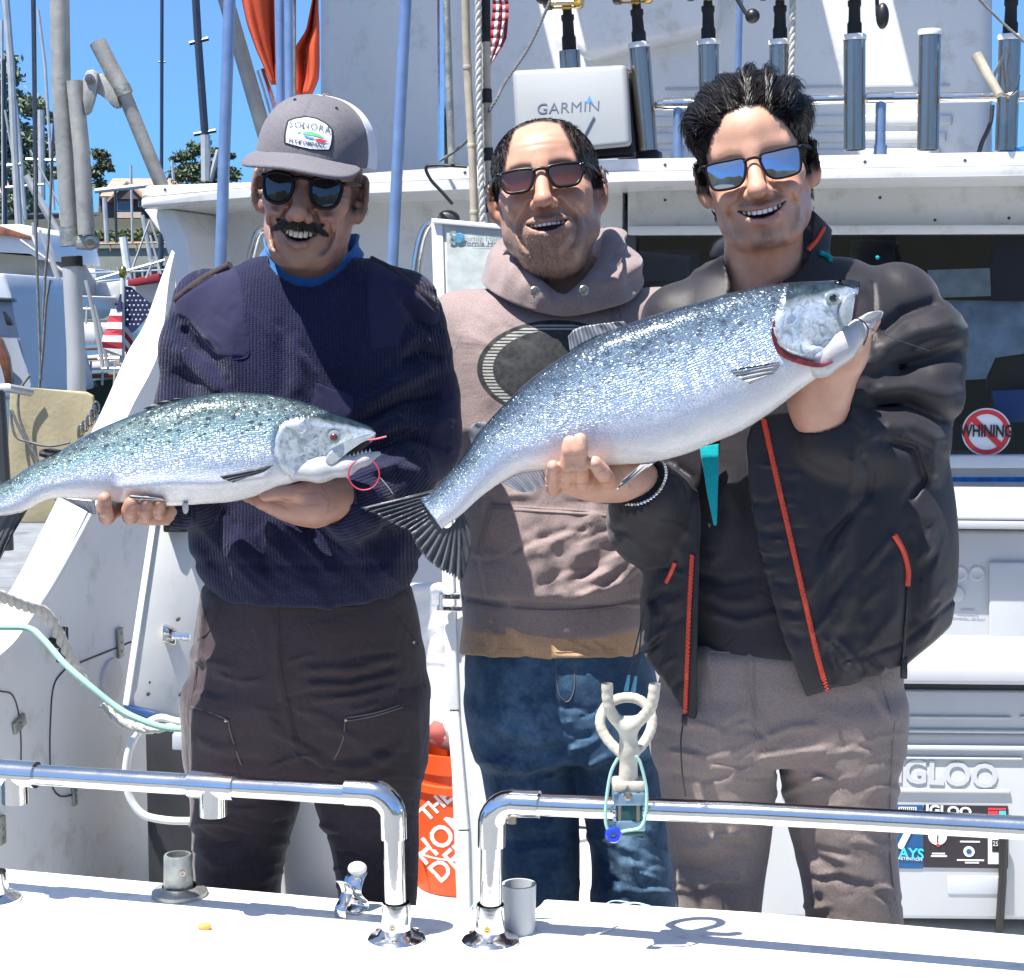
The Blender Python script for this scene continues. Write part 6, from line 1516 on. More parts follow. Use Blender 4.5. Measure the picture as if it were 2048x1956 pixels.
# ------------------------------------------------------------------ man on the left (navy sweater)
def man_left():
    root = empty('person', D(610,2560,2.62)*np.array((1,1,0)), 'man in navy ribbed sweater, grey cap and dark sunglasses holding the smaller salmon', 'man', 'men holding salmon behind the rail')
    p = dict(mz=-.0595, mw=.034, open=.0130, curl=.012, ear=1.08, nz=-.0365, chin=-.108, jaw=.0405, fat=-.004, nf=1.9, nl=.006, stub=.32, stubcol=(.09,.07,.065), mus=.3, ck=.004, brow=.9, browcol=(.04,.03,.03), lip=(.25,.10,.09))
    fr = head_frame(D(621,380,2.545),(.91,1.0,.99),0,3,6.5)
    skin = (.43,.235,.165)
    hm = lambda L: sstep(.062,.068, np.abs(L[:,0]))*sstep(-.032,-.024, L[:,2])*sstep(-.038,-.028, L[:,1])*sstep(.012,-.0, L[:,1]) + (L[:,1] > .03)*(L[:,2] > -.06)
    p.update(hair_mask=lambda L: np.clip(hm(L),0,1), haircol=(.10,.085,.08), hair_w=.6)
    c = fr['c']; hl, hh = c-A_(.12,.14,.15), c+A_(.12,.14,.16)
    neckb = D(628,600,2.62)
    hand1 = fingers([
        ([(236,1016,2.43),(214,1034,2.375),(209,1020,2.338),(209,997,2.331)],.0112),
        ([(270,1018,2.43),(261,1033,2.375),(259,1020,2.345),(262,1006,2.338)],.0115),
        ([(300,1018,2.43),(292,1030,2.38),(290,1018,2.35),(293,1004,2.344)],.0108),
        ([(326,1016,2.43),(320,1026,2.39),(318,1016,2.36),(320,1004,2.352)],.0096),
        ([(350,1010,2.45),(315,985,2.46),(285,965,2.45)],.0115)])
    palm1 = limb([(345,1014,2.455,.022),(300,1010,2.44,.021),(258,1010,2.44,.020)],.03)
    arm1 = limb([(410,630,2.63,.032),(384,900,2.63,.030),(385,985,2.52,.032),(350,1014,2.46,.024)],.03)
    hand2 = fingers([
        ([(560,1000,2.42),(525,1003,2.40),(498,990,2.42),(480,975,2.43)],.0115),
        ([(575,985,2.44),(530,985,2.44),(500,970,2.45)],.0115),
        ([(580,970,2.46),(540,965,2.47),(510,950,2.47)],.011),
        ([(590,955,2.47),(555,945,2.48),(530,935,2.48)],.010),
        ([(640,975,2.40),(598,984,2.375),(560,985,2.368),(532,990,2.372)],.0120)])
    palm2 = limb([(668,992,2.43,.029),(628,1000,2.405,.031),(580,1000,2.41,.022),(545,1003,2.41,.014)],.03)
    arm2 = limb([(812,635,2.63,.032),(836,880,2.64,.030),(760,985,2.52,.033),(668,995,2.43,.028)],.03)
    core = limb([(628,640,2.64,.07),(620,1000,2.64,.07)],.02)
    sh = limb([(430,635,2.64,.025),(628,590,2.64,.05),(800,640,2.64,.025)],.03)
    nk = lambda P: rcone(P, to_world(fr,(0,.022,-.055)), neckb+np.array((0,.0,0)),.053,.060)
    cords = lambda P: np.minimum(rcone(P, to_world(fr,(.045,.01,-.06)), D(645,575,2.575),.012,.010), rcone(P, to_world(fr,(-.045,.01,-.06)), D(605,575,2.575),.012,.010))
    def f(P):
        d = comp(P, hl, hh, lambda S: head_sdf(to_local(fr, S), p),.05)
        d = smin(d, smin(nk(P), cords(P),.012),.022)
        d = smin(d, union([core, sh, arm1, arm2],.03)(P),.03)
        d = smin(d, smin(smin(palm1(P), hand1(P),.006), smin(palm2(P), hand2(P),.008),.005),.012)
        return d
    lo = np.minimum(D(180,1060,2.33), D(300,1060,2.75)) - .03; hi = np.maximum(D(940,180,2.75), hh) + .02
    b, v = body_obj(f, lo, hi, fr, p, skin, root, nails=[(209,995,6,7)], lines=[[(199,1014),(219,1015)],[(252,1020),(270,1021)],[(283,1020),(300,1021)],[(560,995),(600,1012),(640,1010)],[(600,990),(640,985),(655,1000)],[(540,1004),(575,1018)],[(645,975),(660,1000),(655,1025)]])
    build_teeth(fr, p, root, M['teeth'],.0064,8,.0022)
    # ---- sweater
    LS = Loft([(500,548,706,2.63,.068),(520,500,760,2.62,.082),(545,445,812,2.62,.095),(580,405,845,2.62,.108),(640,385,852,2.62,.120),(760,385,845,2.62,.128),
               (900,388,840,2.62,.135),(1020,384,846,2.62,.148),(1090,380,850,2.62,.155),(1135,392,843,2.62,.152),(1165,415,822,2.62,.142),(1188,450,795,2.62,.128)],2.4)
    s1 = limb([(414,608,2.62,.052),(394,700,2.625,.049),(380,830,2.63,.047),(384,925,2.60,.046),(385,985,2.52,.045),(356,1016,2.462,.031)],.03)
    s2 = limb([(812,612,2.62,.051),(824,705,2.63,.051),(836,800,2.64,.054),(836,880,2.63,.058),(780,962,2.545,.053),(715,1004,2.465,.044),(688,1006,2.45,.037)],.03)
    FL = [([(360,650),(410,705),(450,752)],13,-.010),([(345,690),(400,745),(445,790)],12,.006),([(335,740),(395,770),(450,815)],12,-.004),
          ([(465,620),(458,700),(470,780)],22,.005),([(590,660),(600,740),(590,800)],16,.006),([(560,660),(565,740),(560,800)],14,-.004),
          ([(716,820),(790,770),(880,735)],15,.011),([(720,850),(800,805),(885,790)],12,-.011),([(716,880),(800,845),(900,850)],14,.010),([(745,905),(820,880),(905,900)],11,-.008),
          ([(800,590),(835,640),(868,668)],12,-.008),([(815,560),(850,610),(880,640)],13,.006),([(800,690),(840,668),(880,690)],14,.008),([(790,730),(840,705),(890,720)],11,-.007),
          ([(730,935),(790,930),(850,945)],13,.008),([(720,960),(760,985),(800,1030)],14,.006),([(700,970),(735,1005),(760,1045)],12,-.005),
          ([(470,1050),(480,1110),(500,1150)],20,.006),([(560,1060),(570,1120),(575,1170)],24,.007),([(520,1060),(528,1120),(540,1160)],16,-.006),([(690,1070),(680,1120),(670,1170)],24,.007),([(740,1070),(745,1120),(735,1160)],18,-.006),
          ([(410,1080),(430,1130),(460,1160)],14,-.006),([(800,1070),(800,1110),(780,1150)],18,.007)]
    FL += creases(10,[(480,640,620,760,7,1.2,12,.003),(400,830,1050,1160,14,.9,12,.0045),(720,900,740,940,10,-.45,10,.004),(400,480,640,780,5,.7,9,.004),(800,870,580,690,5,.7,9,.004)])
    sh_l = [(466,530),(350,600),(342,622),(378,640),(440,714),(492,716),(498,700),(480,560)]
    sh_r = [(740,515),(800,548),(880,630),(872,650),(815,640),(795,690),(745,700),(735,600)]
    elb = [(900,690),(960,720),(960,960),(868,962),(850,900),(885,800)]
    pock = [(632,762),(706,790),(702,860),(618,830)]
    def torso(P):
        d = LS(P, ztop=D(620,512,2.55)[2], k=.012)
        d = smin(smin(d, s1(P),.028), s2(P),.028)
        return d
    lo = np.minimum(D(285,1215,2.35), D(285,1215,2.9)) - .02; hi = D(960,470,2.9)+np.array((.02,0,.02)); lo[1] = 2.36
    cuff_c = D(672,1002,2.437); nkc = to_world(fr,(0,.02,-.10))
    def fs(P):
        d = torso(P) - folds(P, FL,(P[:,1] < 2.70).astype(np.float32)) - .0022*wnoise(P,26,5,3)
        px, py = project(P); fr_ = P[:,1] < 2.66
        for poly in (sh_l, sh_r, elb, pock):
            e = sdpoly(px, py, poly); d = d - .0018*sstep(2,-2, e)*fr_ + .0010*np.exp(-(e/2.2)**2)*fr_
        d = d + .0030*np.exp(-((py-1132-.00020*(px-620)**2*-1)/9)**2)*fr_
        # open neck and cuff
        n_ = np.asarray(neckb-to_world(fr,(0,.022,-.055)), np.float32); n_ = n_/np.linalg.norm(n_)
        nn = rcone(P, to_world(fr,(0,.004,-.06)), D(624,560,2.575),.062,.056); d = ssub(d, nn,.005)
        d = ssub(d, rcone(P, D(600,1000,2.40), D(676,1003,2.438),.031,.031),.004)
        d = ssub(d, rcone(P, D(270,1012,2.44), D(346,1014,2.458),.026,.026),.004)
        return d
    def at(v):
        px, py = project(v); x = v[:,0].copy()
        e1, g1 = polydist(px, py,[(395,560),(368,700),(362,830),(372,925)]); e2, g2 = polydist(px, py,[(830,580),(850,705),(858,800),(840,895),(785,965),(680,1006)])
        S1 = s1(v) < LS(v); S2 = s2(v) < LS(v)
        rib = np.where(S1, e1*g1*.00074, np.where(S2, e2*g2*.00074, x))
        pt = np.zeros(len(v))
        for poly in (sh_l, sh_r, elb, pock): pt = np.maximum(pt, sstep(2,-1, sdpoly(px, py, poly)))
        pt *= (v[:,1] < 2.68)
        return dict(rib=rib, patch=pt)
    garment('sweater', fs, lo, hi,.0032, M['knit'], root, at)
    fp = fs
    for poly in (sh_l, pock):
        on_cloth('seam', fp, poly[3:7] if poly is sh_l else poly[:2],.0011, M['knit'], root,.0006)
    # neckband (blue) between sweater and neck
    tee = []
    for k in range(40):
        a = 2*math.pi*k/40
        tee.append((math.sin(a),-math.cos(a)))
    nc = D(624,545,2.60)
    ringp = [nc + np.array((.070*x + .0,.060*y,.050*(max(0,-y*-1))*.0 + (.044 if y > 0 else .044*(1-(-y))**1.0 - .012*(-y)))) for x, y in tee]
    for q in range(3): ringp = [(ringp[i-1]+ringp[i]+ringp[(i+1) % 40])/3 for i in range(40)]
    mb = MB(); rs = []
    prof = [(-.010,-.016),(-.002,-.006),(.0,.006),(-.003,.013),(-.006,.012)]
    grid = [[None]*len(prof) for _ in range(40)]
    for i,(x, y) in enumerate(tee):
        for j,(o, z) in enumerate(prof): grid[i][j] = mb.bm.verts.new(ringp[i] + np.array((x*(o*-.9-.004), y*(o*-.9-.004), z)))
    for i in range(40):
        for j in range(len(prof)-1): mb.bm.faces.new((grid[i][j], grid[(i+1) % 40][j], grid[(i+1) % 40][j+1], grid[i][j+1]))
    tb = mb.build('tshirt_collar', M['blue_tee'], root, angle=80)
    sm = tb.modifiers.new('solid', 'SOLIDIFY'); sm.thickness = .003
    # shoulder straps, watch
    for pts in (([(352,600),(400,562),(460,530)]),([(740,518),(800,550),(868,612)])):
        on_cloth('shoulder_strap', fp, pts,.006, M['pants_dark'], root,-.001)
    wc = D(676,1000,2.438); ax = D(690,1003,2.45)-D(640,998,2.412); ax = ax/np.linalg.norm(ax)
    h = np.cross(ax,(0,1,0)); h /= np.linalg.norm(h); g = np.cross(ax, h)
    MB().tube([wc + .0315*(math.cos(t)*h + math.sin(t)*g) for t in np.linspace(0,2*math.pi,28)[:-1]],.0045,8, closed=True).build('watch_strap', M['black'], root, angle=70)
    wd = wc + .034*(-h*.9 + -g*.45*0) ; MB().tube([wc + .0325*(math.cos(t)*h+math.sin(t)*g) for t in np.linspace(2.5,3.0,5)],.0052,8).build('watch_case', M['chrome'], root)
    # ---- trousers
    LP = Loft([(1160,405,822,2.63,.120),(1230,398,838,2.63,.125),(1320,384,850,2.63,.130),(1400,378,852,2.63,.128),(1470,378,848,2.63,.122),(1530,380,842,2.63,.115)],2.5)
    L1 = Loft([(1380,378,622,2.62,.105),(1460,376,618,2.62,.102),(1540,378,610,2.62,.098),(1620,383,600,2.62,.092),(1690,388,577,2.62,.086),(1760,392,558,2.63,.080),(2050,405,560,2.64,.078),(2540,425,552,2.65,.072)],2.3)
    L2 = Loft([(1380,606,852,2.62,.105),(1460,606,848,2.62,.102),(1540,614,842,2.62,.098),(1620,634,838,2.62,.092),(1690,660,838,2.62,.086),(1760,678,837,2.63,.080),(2050,685,830,2.64,.078),(2540,690,815,2.65,.072)],2.3)
    FP = [([(610,1340),(700,1338),(790,1318)],9,.005),([(612,1372),(700,1372),(800,1350)],8,.005),([(615,1356),(705,1356),(790,1334)],7,-.004),([(618,1402),(710,1396),(800,1375)],8,.004),([(635,1450),(690,1470),(720,1480)],9,.005),([(650,1545),(740,1535),(800,1500)],10,.006),([(650,1520),(730,1512),(790,1480)],9,-.004),
          ([(385,1310),(420,1330),(470,1340)],10,.004),([(390,1480),(440,1500),(480,1490)],9,.004),([(395,1640),(440,1650),(500,1630)],11,.006),([(400,1670),(450,1690),(500,1665)],11,-.005),([(395,1700),(430,1730),(490,1720)],10,.005),([(700,1650),(730,1665),(780,1650)],10,.005),([(690,1700),(730,1715),(780,1700)],9,-.004),
          *creases(5,[(400,560,1320,1420,6,.1,7,.003),(385,600,1500,1760,16,-.1,7,.0042),(640,830,1490,1780,14,.15,7,.0042),(600,840,1300,1420,8,-.12,6,.003),(480,640,1420,1540,8,.5,7,.0035)]),([(552,1240),(556,1340),(575,1440),(598,1530)],6,.003),([(405,1220),(395,1330)],7,.004),([(590,1420),(640,1430),(690,1460)],9,.004)]
    kp1 = [(380,1412),(455,1438),(470,1480),(480,1560),(380,1600)]; kp2 = [(690,1435),(805,1408),(846,1420),(842,1600),(660,1600),(672,1510)]
    def fpnt(P):
        d = smin(LP(P, k=.02), smin(L1(P, k=.02), L2(P, k=.02),.012),.03)
        px, py = project(P); fr_ = (P[:,1] < 2.63)
        d = d - folds(P, FP, fr_.astype(np.float32)) - .0022*wnoise(P,30,8,3,(1,1,1.6))
        for poly in (kp1, kp2):
            e = sdpoly(px, py, poly); d = d - .0020*sstep(2,-2, e)*fr_ + .0012*np.exp(-(e/2.5)**2)*fr_
        return d
    garment('trousers', fpnt,(D(360,1200,2.62)[0],2.44,.10),(D(870,1200,2.62)[0],2.80, D(600,1150,2.62)[2]),.0036, M['pants_dark'], root)
    for pts in ([(382,1413),(420,1425),(456,1440)],[(456,1440),(462,1470),(482,1530)],[(690,1436),(750,1426),(806,1408)],[(690,1436),(686,1480),(668,1520)],[(694,1442),(750,1432),(806,1414)]):
        on_cloth('stitching', fpnt, pts,.0009, M['thread'], root,.0004)
    for pts in ([(556,1205),(558,1320),(580,1430),(606,1525)],[(640,1205),(700,1216),(830,1206)],[(790,1215),(815,1260),(838,1290)],[(395,1330),(380,1420)],[(440,1215),(420,1260),(395,1280)]): on_cloth('seam', fpnt, pts,.0010, M['pants_dark'], root,.0005)
    for q in ((452,1441),(692,1440),(827,1284)):
        MB().ball(hit(fpnt, *q)[0],.0034,10,7).build('rivet', M['steel'], root)
    boots(root,[(D(485,2540,2.65)[0],2.63),(D(755,2540,2.65)[0],2.63)], M['black_rubber'])
    # ---- glasses, moustache, sideburns
    oc = [(-.020,.0135),(-.004,.0185),(.012,.0180),(.0225,.0120),(.0235,.000),(.0175,-.0165),(.004,-.0225),(-.010,-.020),(-.0195,-.008)]
    sunglasses(fr, root, M['lens_black'], M['frame_black'], oc,.0345,.0028,.012,-.102,.0032,3.2,.012,.0028)
    rs = np.random.RandomState(3)
    t, mx, my, zu, zl = mouth_curves(p)
    n = 2800; x = rs.uniform(-.037,.037, n); z0 = np.interp(np.abs(x),[0,.010,.024,.037],[zu[6]+.0120, zu[6]+.0165, zu[6]+.0140, zu[6]+.0035]) - rs.uniform(0,1, n)*np.interp(np.abs(x),[0,.01,.03,.037],[.007,.0105,.0085,.003])
    yy = -.0975 + .017*(x/.031)**2
    Ls = np.stack([x, yy, z0],1); dr = np.stack([np.sign(x)*(.30+.9*np.abs(x)/.036),-.45+0*x,-.8+0*x],1) + rs.randn(n,3)*.18
    dark = rs.rand(n)[:, None]; cols = np.array((.045,.034,.028))*(.6+.9*dark); g = rs.rand(n) < .30; cols[g] = (.20,.175,.155)
    strands_obj('moustache', to_world(fr, Ls),(dr*np.array(fr['s'])) @ fr['R'].T, rs.uniform(.006,.010, n), rs.uniform(.0005,.0008, n), M['hair'], root,3, None,5,.12, cols)
    i, L = scatter(v, lambda L: np.clip(hm(L),0,1), fr,900,9)
    nn = normals(f, v[i]); dr = nn*.35 + fr['R'] @ A_(0,.35,-.9) + rs.randn(len(i),3)*.15; tone = rs.rand(len(i),1); cols = np.where(tone < .55,(.16,.15,.145),(.04,.034,.03))
    strands_obj('hair', v[i]-nn*.001, dr, rs.uniform(.008,.014, len(i)), rs.uniform(.0004,.0006, len(i)), M['hair'], root,3, None,6,.12, cols)
    # ---- cap
    fc = head_frame(D(624,380,2.55),(.93,1.0,.99),-7,3,8)
    def crown(P):
        L = to_local(fc, P)
        q = np.abs((L-A_(0,.010,.030))/A_(.0875,.110,.104)); d = ((q**2.5).sum(1)**(1/2.5)-1)*.09
        d = np.maximum(d,(.040-L[:,2]))
        d = d + .0010*np.exp(-(L[:,0]/.0018)**2)*(L[:,1] < .02)          # front seam
        d = d + .0014*np.exp(-((L[:,1]+.018-.10*(L[:,2]-.05))/.0022)**2)
        return d
    def capat(v):
        L = to_local(fc, v); return dict(mesh=sstep(-.001,.001, L[:,1]+.018-.10*(L[:,2]-.05)))
    g = empty('cap', to_world(fc,(0,0,.06))); fit_keep(g, root)
    garment('crown', crown, hl-A_(.03,.05,0), hh+A_(.03,.05,.05),.0026, M['cap'], g, capat)
    def brim(P):
        L = to_local(fc, P); x, y, z = L[:,0], L[:,1], L[:,2]
        zb = .0475 + .30*(y+.085) - 2.6*x*x - .0
        d = np.abs(z-zb)*.8 - .0024
        e = (np.sqrt((np.abs(x)/.0865)**2.4 + (np.abs(y+.062)/.104)**2.4)-1)*.08
        d = smax(d, e,.003); return np.maximum(d, y+.060)
    garment('brim', brim, hl-A_(.02,.10,0), hh,.0022, M['cap_brim'], g)
    bl = to_world(fc,(0,.010,.1345)); MB().ball(bl,.006,12,8,(1,1,.5)).build('button', M['cap_brim'], g)
    hole = lambda x, y: MB().lathe(hit(crown, x, y,.0004)[0],(0,-1,.2),[(0,.0024),(.0008,.0024),(.0008,.0012),(.0003,0)],10).build('eyelet', M['cap_dark'], g)
    hole(590,200); hole(673,217)
    pc = [(575,240),(590,235),(613,231.5),(635,236),(655,247),(666,259),(667,275),(665,290),(661,301),(645,301.5),(622,300),(600,295),(583,291),(568,286),(568,270),(571,253)]
    cen = np.mean(pc,0); sc = lambda k: [tuple(cen+(np.array(q)-cen)*k) for q in pc]
    pt = drape_poly('patch', crown, sc(1.0),.0009, M['cap_dark'], g); 
    drape_poly('patch_field', crown, sc(.925),.0014, M['patch_white'], pt)
    drape_text('lettering', 'SONORA', crown,620,252,18, M['navy_letter'], pt, rot=9, off=.0022, d=2.45, sx=1.02, spacing=1.16, arc=2.2)
    drape_text('lettering', 'FLY COMPANY', crown,614,286.5,11, M['navy_letter'], pt, rot=9, off=.0022, d=2.45, sx=.98, bold=.25)
    drape_poly('fly_emblem', crown,[(592,265),(606,262.5),(622,263),(637,268),(650,277),(636,273.5),(620,270),(604,268)],.0019, M['fly_green'], pt)
    drape_poly('fly_emblem', crown,[(606,270),(620,273),(633,277),(622,278),(612,275)],.0022, M['fly_blue'], pt)
    drape_poly('fly_emblem', crown,[(630,278),(640,277),(657,283),(645,284.5),(634,283)],.0022, M['red'], pt)
    return f, fs
M['cap_brim'] = cloth_mat('grey cap twill',(.150,.142,.160),.85,.15,.0004,1300, wr=.0004)[0]
M['cap_dark'] = cloth_mat('dark cap stitching',(.02,.022,.035),.8,.1,.0003)[0]
M['patch_white'] = cloth_mat('white embroidered patch',(.72,.73,.76),.8,.1,.0005,1500, var=.02)[0]
M['fly_green'] = simple('green thread',(.10,.45,.20),.7); M['fly_blue'] = simple('blue thread',(.05,.2,.55),.7)
def cap_mat():
    m, n, p, c, last = cloth_mat('grey and white cap cloth',(.150,.142,.160),.85,.15,.0004,1300, wr=.0006)
    a = N(n, 'ShaderNodeAttribute', attribute_name='mesh'); n.links.new(mixc(n, a.outputs['Fac'], c,(.76,.76,.80)), p.inputs['Base Color']); return m
M['cap'] = cap_mat()
# ------------------------------------------------------------------ man in the middle (mauve hoodie)
def man_middle():
    root = empty('person', D(1110,2411,2.86)*np.array((1,1,0)), 'man with receding grey hair in mauve hoodie and jeans standing in the middle', 'man', 'men holding salmon behind the rail')
    p = dict(mz=-.071, mw=.031, open=.0110, curl=.007, nz=-.040, chin=-.110, jaw=.050, fat=.005, nf=1.3, nl=.002, stub=.50, stubcol=(.10,.085,.08), mus=.9, lip=(.27,.11,.10), brow=.95, bz=-.003, bw=.0048, browcol=(.03,.025,.025), frow=(.05,.062), ear=1.05)
    p['top'] = .067; fr = head_frame(D(1094,383,2.79),(1.05,1.05,1.0),-5,-9,-6.5)
    skin = (.54,.305,.210)
    def hm(L):
        X = np.abs(L[:,0]); side = sstep(.047,.053, X+.30*(L[:,2]-.03))*sstep(-.080,-.068, L[:,1]+.95*np.maximum(0,.04-L[:,2]))*sstep(-.014,-.002, L[:,2])
        top = sstep(.092,.100, L[:,2] + .30*X)*sstep(-.060,-.045, L[:,1])*.9
        back = sstep(.02,.03, L[:,1])*sstep(-.07,-.05, L[:,2]); return np.clip(np.maximum(np.maximum(side, top), back),0,1)
    p.update(hair_mask=hm, haircol=(.03,.026,.026), hair_w=.92)
    c = fr['c']; hl, hh = c-A_(.14,.15,.155), c+A_(.14,.15,.16)
    neckb = D(1105,620,2.86)
    nk = lambda P: rcone(P, to_world(fr,(0,.022,-.055)), neckb,.060,.070)
    core = limb([(1110,660,2.87,.08),(1110,1000,2.87,.08)]); sh = limb([(920,660,2.87,.03),(1105,610,2.87,.05),(1310,655,2.87,.03)],.03)
    a1 = limb([(910,660,2.87,.045),(880,800,2.90,.04),(840,960,2.98,.034),(800,1040,3.02,.028)],.03); a2 = limb([(1325,655,2.87,.045),(1370,860,2.93,.04),(1400,1000,3.0,.034),(1400,1110,3.03,.028)],.03)
    h1 = fingers([([(800,1040,3.02),(790+8*k,1075,3.01-.005*k),(788+9*k,1105,3.00)],.0105) for k in range(4)] + [([(815,1045,3.01),(825,1070,2.985),(822,1090,2.98)],.011)])
    h2 = fingers([([(1400,1110,3.03),(1385+9*k,1150,3.02),(1384+9*k,1185,3.02)],.0105) for k in range(4)] + [([(1385,1110,3.02),(1370,1135,3.0),(1368,1160,3.0)],.011)])
    def f(P):
        d = comp(P, hl, hh, lambda S: head_sdf(to_local(fr, S), p),.05)
        d = smin(d, nk(P),.026)
        d = smin(d, ell(P, to_world(fr,(0,-.02,-.112)),(.045,.04,.025)),.03)
        d = smin(d, union([core, sh, a1, a2],.03)(P),.03)
        return smin(d, np.minimum(h1(P), h2(P)),.012)
    lo = np.minimum(D(770,1150,2.6), D(770,1240,3.08)) - .02; hi = np.maximum(D(1440,240,3.08), hh)+.02; lo[1] = 2.58
    b, v = body_obj(f, lo, hi, fr, p, skin, root,.0026)
    build_teeth(fr, p, root, M['teeth_white'],.0036,8,.0018)
    LS = Loft([(560,1000,1230,2.86,.075),(585,955,1275,2.86,.085),(615,905,1318,2.86,.098),(660,872,1350,2.86,.112),(740,880,1345,2.86,.128),(860,890,1335,2.86,.140),(980,905,1325,2.86,.150),
               (1080,915,1318,2.86,.158),(1150,920,1312,2.86,.158),(1200,922,1305,2.86,.150),(1250,926,1298,2.86,.144)],2.35)
    s1 = limb([(925,655,2.86,.062),(888,760,2.88,.060),(862,880,2.93,.056),(825,985,3.0,.047),(808,1020,3.015,.036)],.03)
    s2 = limb([(1315,650,2.86,.062),(1352,760,2.90,.060),(1378,900,2.95,.056),(1398,1030,3.01,.046),(1400,1085,3.025,.036)],.03)
    FL = [([(930,640),(960,720),(985,830)],24,.004),([(1215,600),(1245,690),(1262,780)],4,-.004),([(990,1140),(1010,1180),(1020,1230)],15,.006),([(1050,1060),(1085,1110),(1080,1170)],20,.007),([(1075,1060),(1120,1120),(1120,1190)],15,-.006),([(1130,1060),(1150,1110),(1130,1180)],18,.006),
          ([(1170,1180),(1220,1130),(1270,1110)],15,.008),([(1150,1160),(1200,1120),(1250,1085)],13,-.006),([(1140,1200),(1200,1185),(1260,1160)],12,.007),([(960,1080),(1000,1100),(1030,1150)],15,-.005), *creases(8,[(980,1260,1060,1190,12,-.25,11,.0045),(930,1060,620,720,5,.5,12,.003),(950,1280,950,1010,5,.05,9,.003),(1180,1290,1100,1190,6,-.6,9,.004)]),([(950,960),(1010,985),(1060,985)],12,.004),([(935,900),(960,1000),(950,1100)],18,.004),([(1200,980),(1180,1060),(1160,1120)],14,.004)]
    pk = [(980,1010),(1240,1027),(1278,1120),(1300,1190),(1290,1215),(970,1196),(955,1110)]
    def tor(P):
        d = LS(P, ztop=D(1110,575,2.8)[2], k=.02); d = smin(smin(d, s1(P),.03), s2(P),.03)
        return d
    def fs(P):
        px, py = project(P); fr_ = (P[:,1] < 2.86)
        d = tor(P) - folds(P, FL, fr_.astype(np.float32)) - .0026*wnoise(P,24,15,3)
        e = sdpoly(px, py, pk); d = d - .0050*sstep(4,-4, e)*fr_ + .0015*np.exp(-(e/3.0)**2)*fr_
        rb = np.exp(-((py - (1205+.00055*(px-1110)**2*-1+8))/7)**2)*fr_; d = d + .0055*rb
        d = ssub(d, rcone(P, to_world(fr,(0,.018,-.05)), D(1118,568,2.79),.0655,.050),.006)
        return d
    def at(v):
        px, py = project(v); e = np.sqrt(((px-1112)/158)**2+((py-738)/98)**2); e = np.where(v[:,1] < 2.84, e,3.0); return dict(em=np.minimum(e,3))
    lo = np.minimum(D(780,1270,2.6), D(780,1320,3.08)) - .01; lo[1] = 2.60; hi = D(1450,430,3.08) + .02
    garment('hoodie', fs, lo, hi,.0034, M['hoodie'], root, at)
    for pts in ([(982,1012),(1100,1018),(1240,1028)],[(982,1018),(1100,1024),(1240,1034)],[(982,1012),(962,1075),(955,1110)],[(990,1014),(970,1077),(963,1112)],[(1236,600),(1252,690),(1262,780)],[(935,1203),(1000,1216),(1110,1222),(1220,1214),(1290,1196)]):
        on_cloth('seam', fs, pts,.0016, M['hoodie_plain'], root,.0006, d1=3.0)
    # hood laid round the neck: rows from the lining over the rim and down to the shoulders
    st = [((1124,602,2.790),(1126,592,2.742),(1126,606,2.732),(1126,632,2.742)),((1088,580,2.795),(1078,560,2.752),(1068,578,2.736),(1056,618,2.744)),((1056,552,2.81),(1036,526,2.785),(1018,546,2.768),(996,592,2.775)),
          ((1034,530,2.86),(1010,494,2.865),(984,516,2.850),(966,566,2.860)),((1050,520,2.93),(1030,476,2.955),(1000,490,2.985),(985,560,2.985)),((1110,510,2.95),(1105,462,3.000),(1105,470,3.045),(1105,560,3.050)),((1170,510,2.93),(1190,462,2.970),(1222,478,3.000),(1240,555,2.990)),
          ((1196,520,2.86),(1228,462,2.885),(1266,500,2.870),(1286,562,2.870)),((1184,545,2.81),(1208,520,2.785),(1240,548,2.765),(1262,600,2.775)),((1156,574,2.795),(1170,562,2.752),(1184,580,2.736),(1196,622,2.744))]
    rows = [smooth_path([D(*q[r]) for q in st],14, True) for r in range(4)]; nt_ = len(rows[0]); G = []
    for a in range(nt_):
        pr = smooth_path([rows[r][a] for r in range(4)],7); th = a/nt_
        for b, q in enumerate(pr):
            w_ = math.sin(b/(len(pr)-1)*math.pi); q = np.array(q); o_ = q-np.array((neckb[0], neckb[1], q[2])); o_ /= np.linalg.norm(o_)
            rt = math.exp(-((th-.72)/.13)**2); G.append(q + o_*w_*(.0035*math.sin(th*57+b*.25) + .0025*math.sin(th*101+1)) + o_*w_*rt*(.010*math.sin(b*.85+th*18)))
    m_ = len(pr); fa = [(a*m_+b,((a+1) % nt_)*m_+b,((a+1) % nt_)*m_+b+1, a*m_+b+1) for a in range(nt_) for b in range(m_-1)]
    ho = mesh_obj('hood', G, fa, M['hoodie'], root, attrs=dict(em=np.full(len(G),3.0))); sm = ho.modifiers.new('s', 'SOLIDIFY'); sm.thickness = .006; sm.offset = 0; sm = ho.modifiers.new('d', 'SUBSURF'); sm.levels = sm.render_levels = 1
    for q in ((1168,580,2.733),(1070,582,2.733)):
        pnt = D(*q); MB().lathe(pnt,(0,-1,.3),[(-.002,.0055),(.001,.0055),(.0015,.0040),(.0005,.0030),(.0,0)],14).build('eyelet', M['steel'], root); MB().lathe(pnt+np.array((0,-.0012,.0003)),(0,-1,.3),[(0,.0032),(.0004,0)],12).build('eyelet_hole', M['dark'], root)
        pnt = hit(fs, *q)[0]; MB().lathe(pnt,(0,-1,.3),[(-.002,.0055),(.001,.0055),(.0015,.0040),(.0005,.0030),(.0,0)],14).build('eyelet', M['steel'], root); MB().lathe(pnt+np.array((0,-.0012,.0003)),(0,-1,.3),[(0,.0032),(.0004,0)],12).build('eyelet_hole', M['dark'], root)
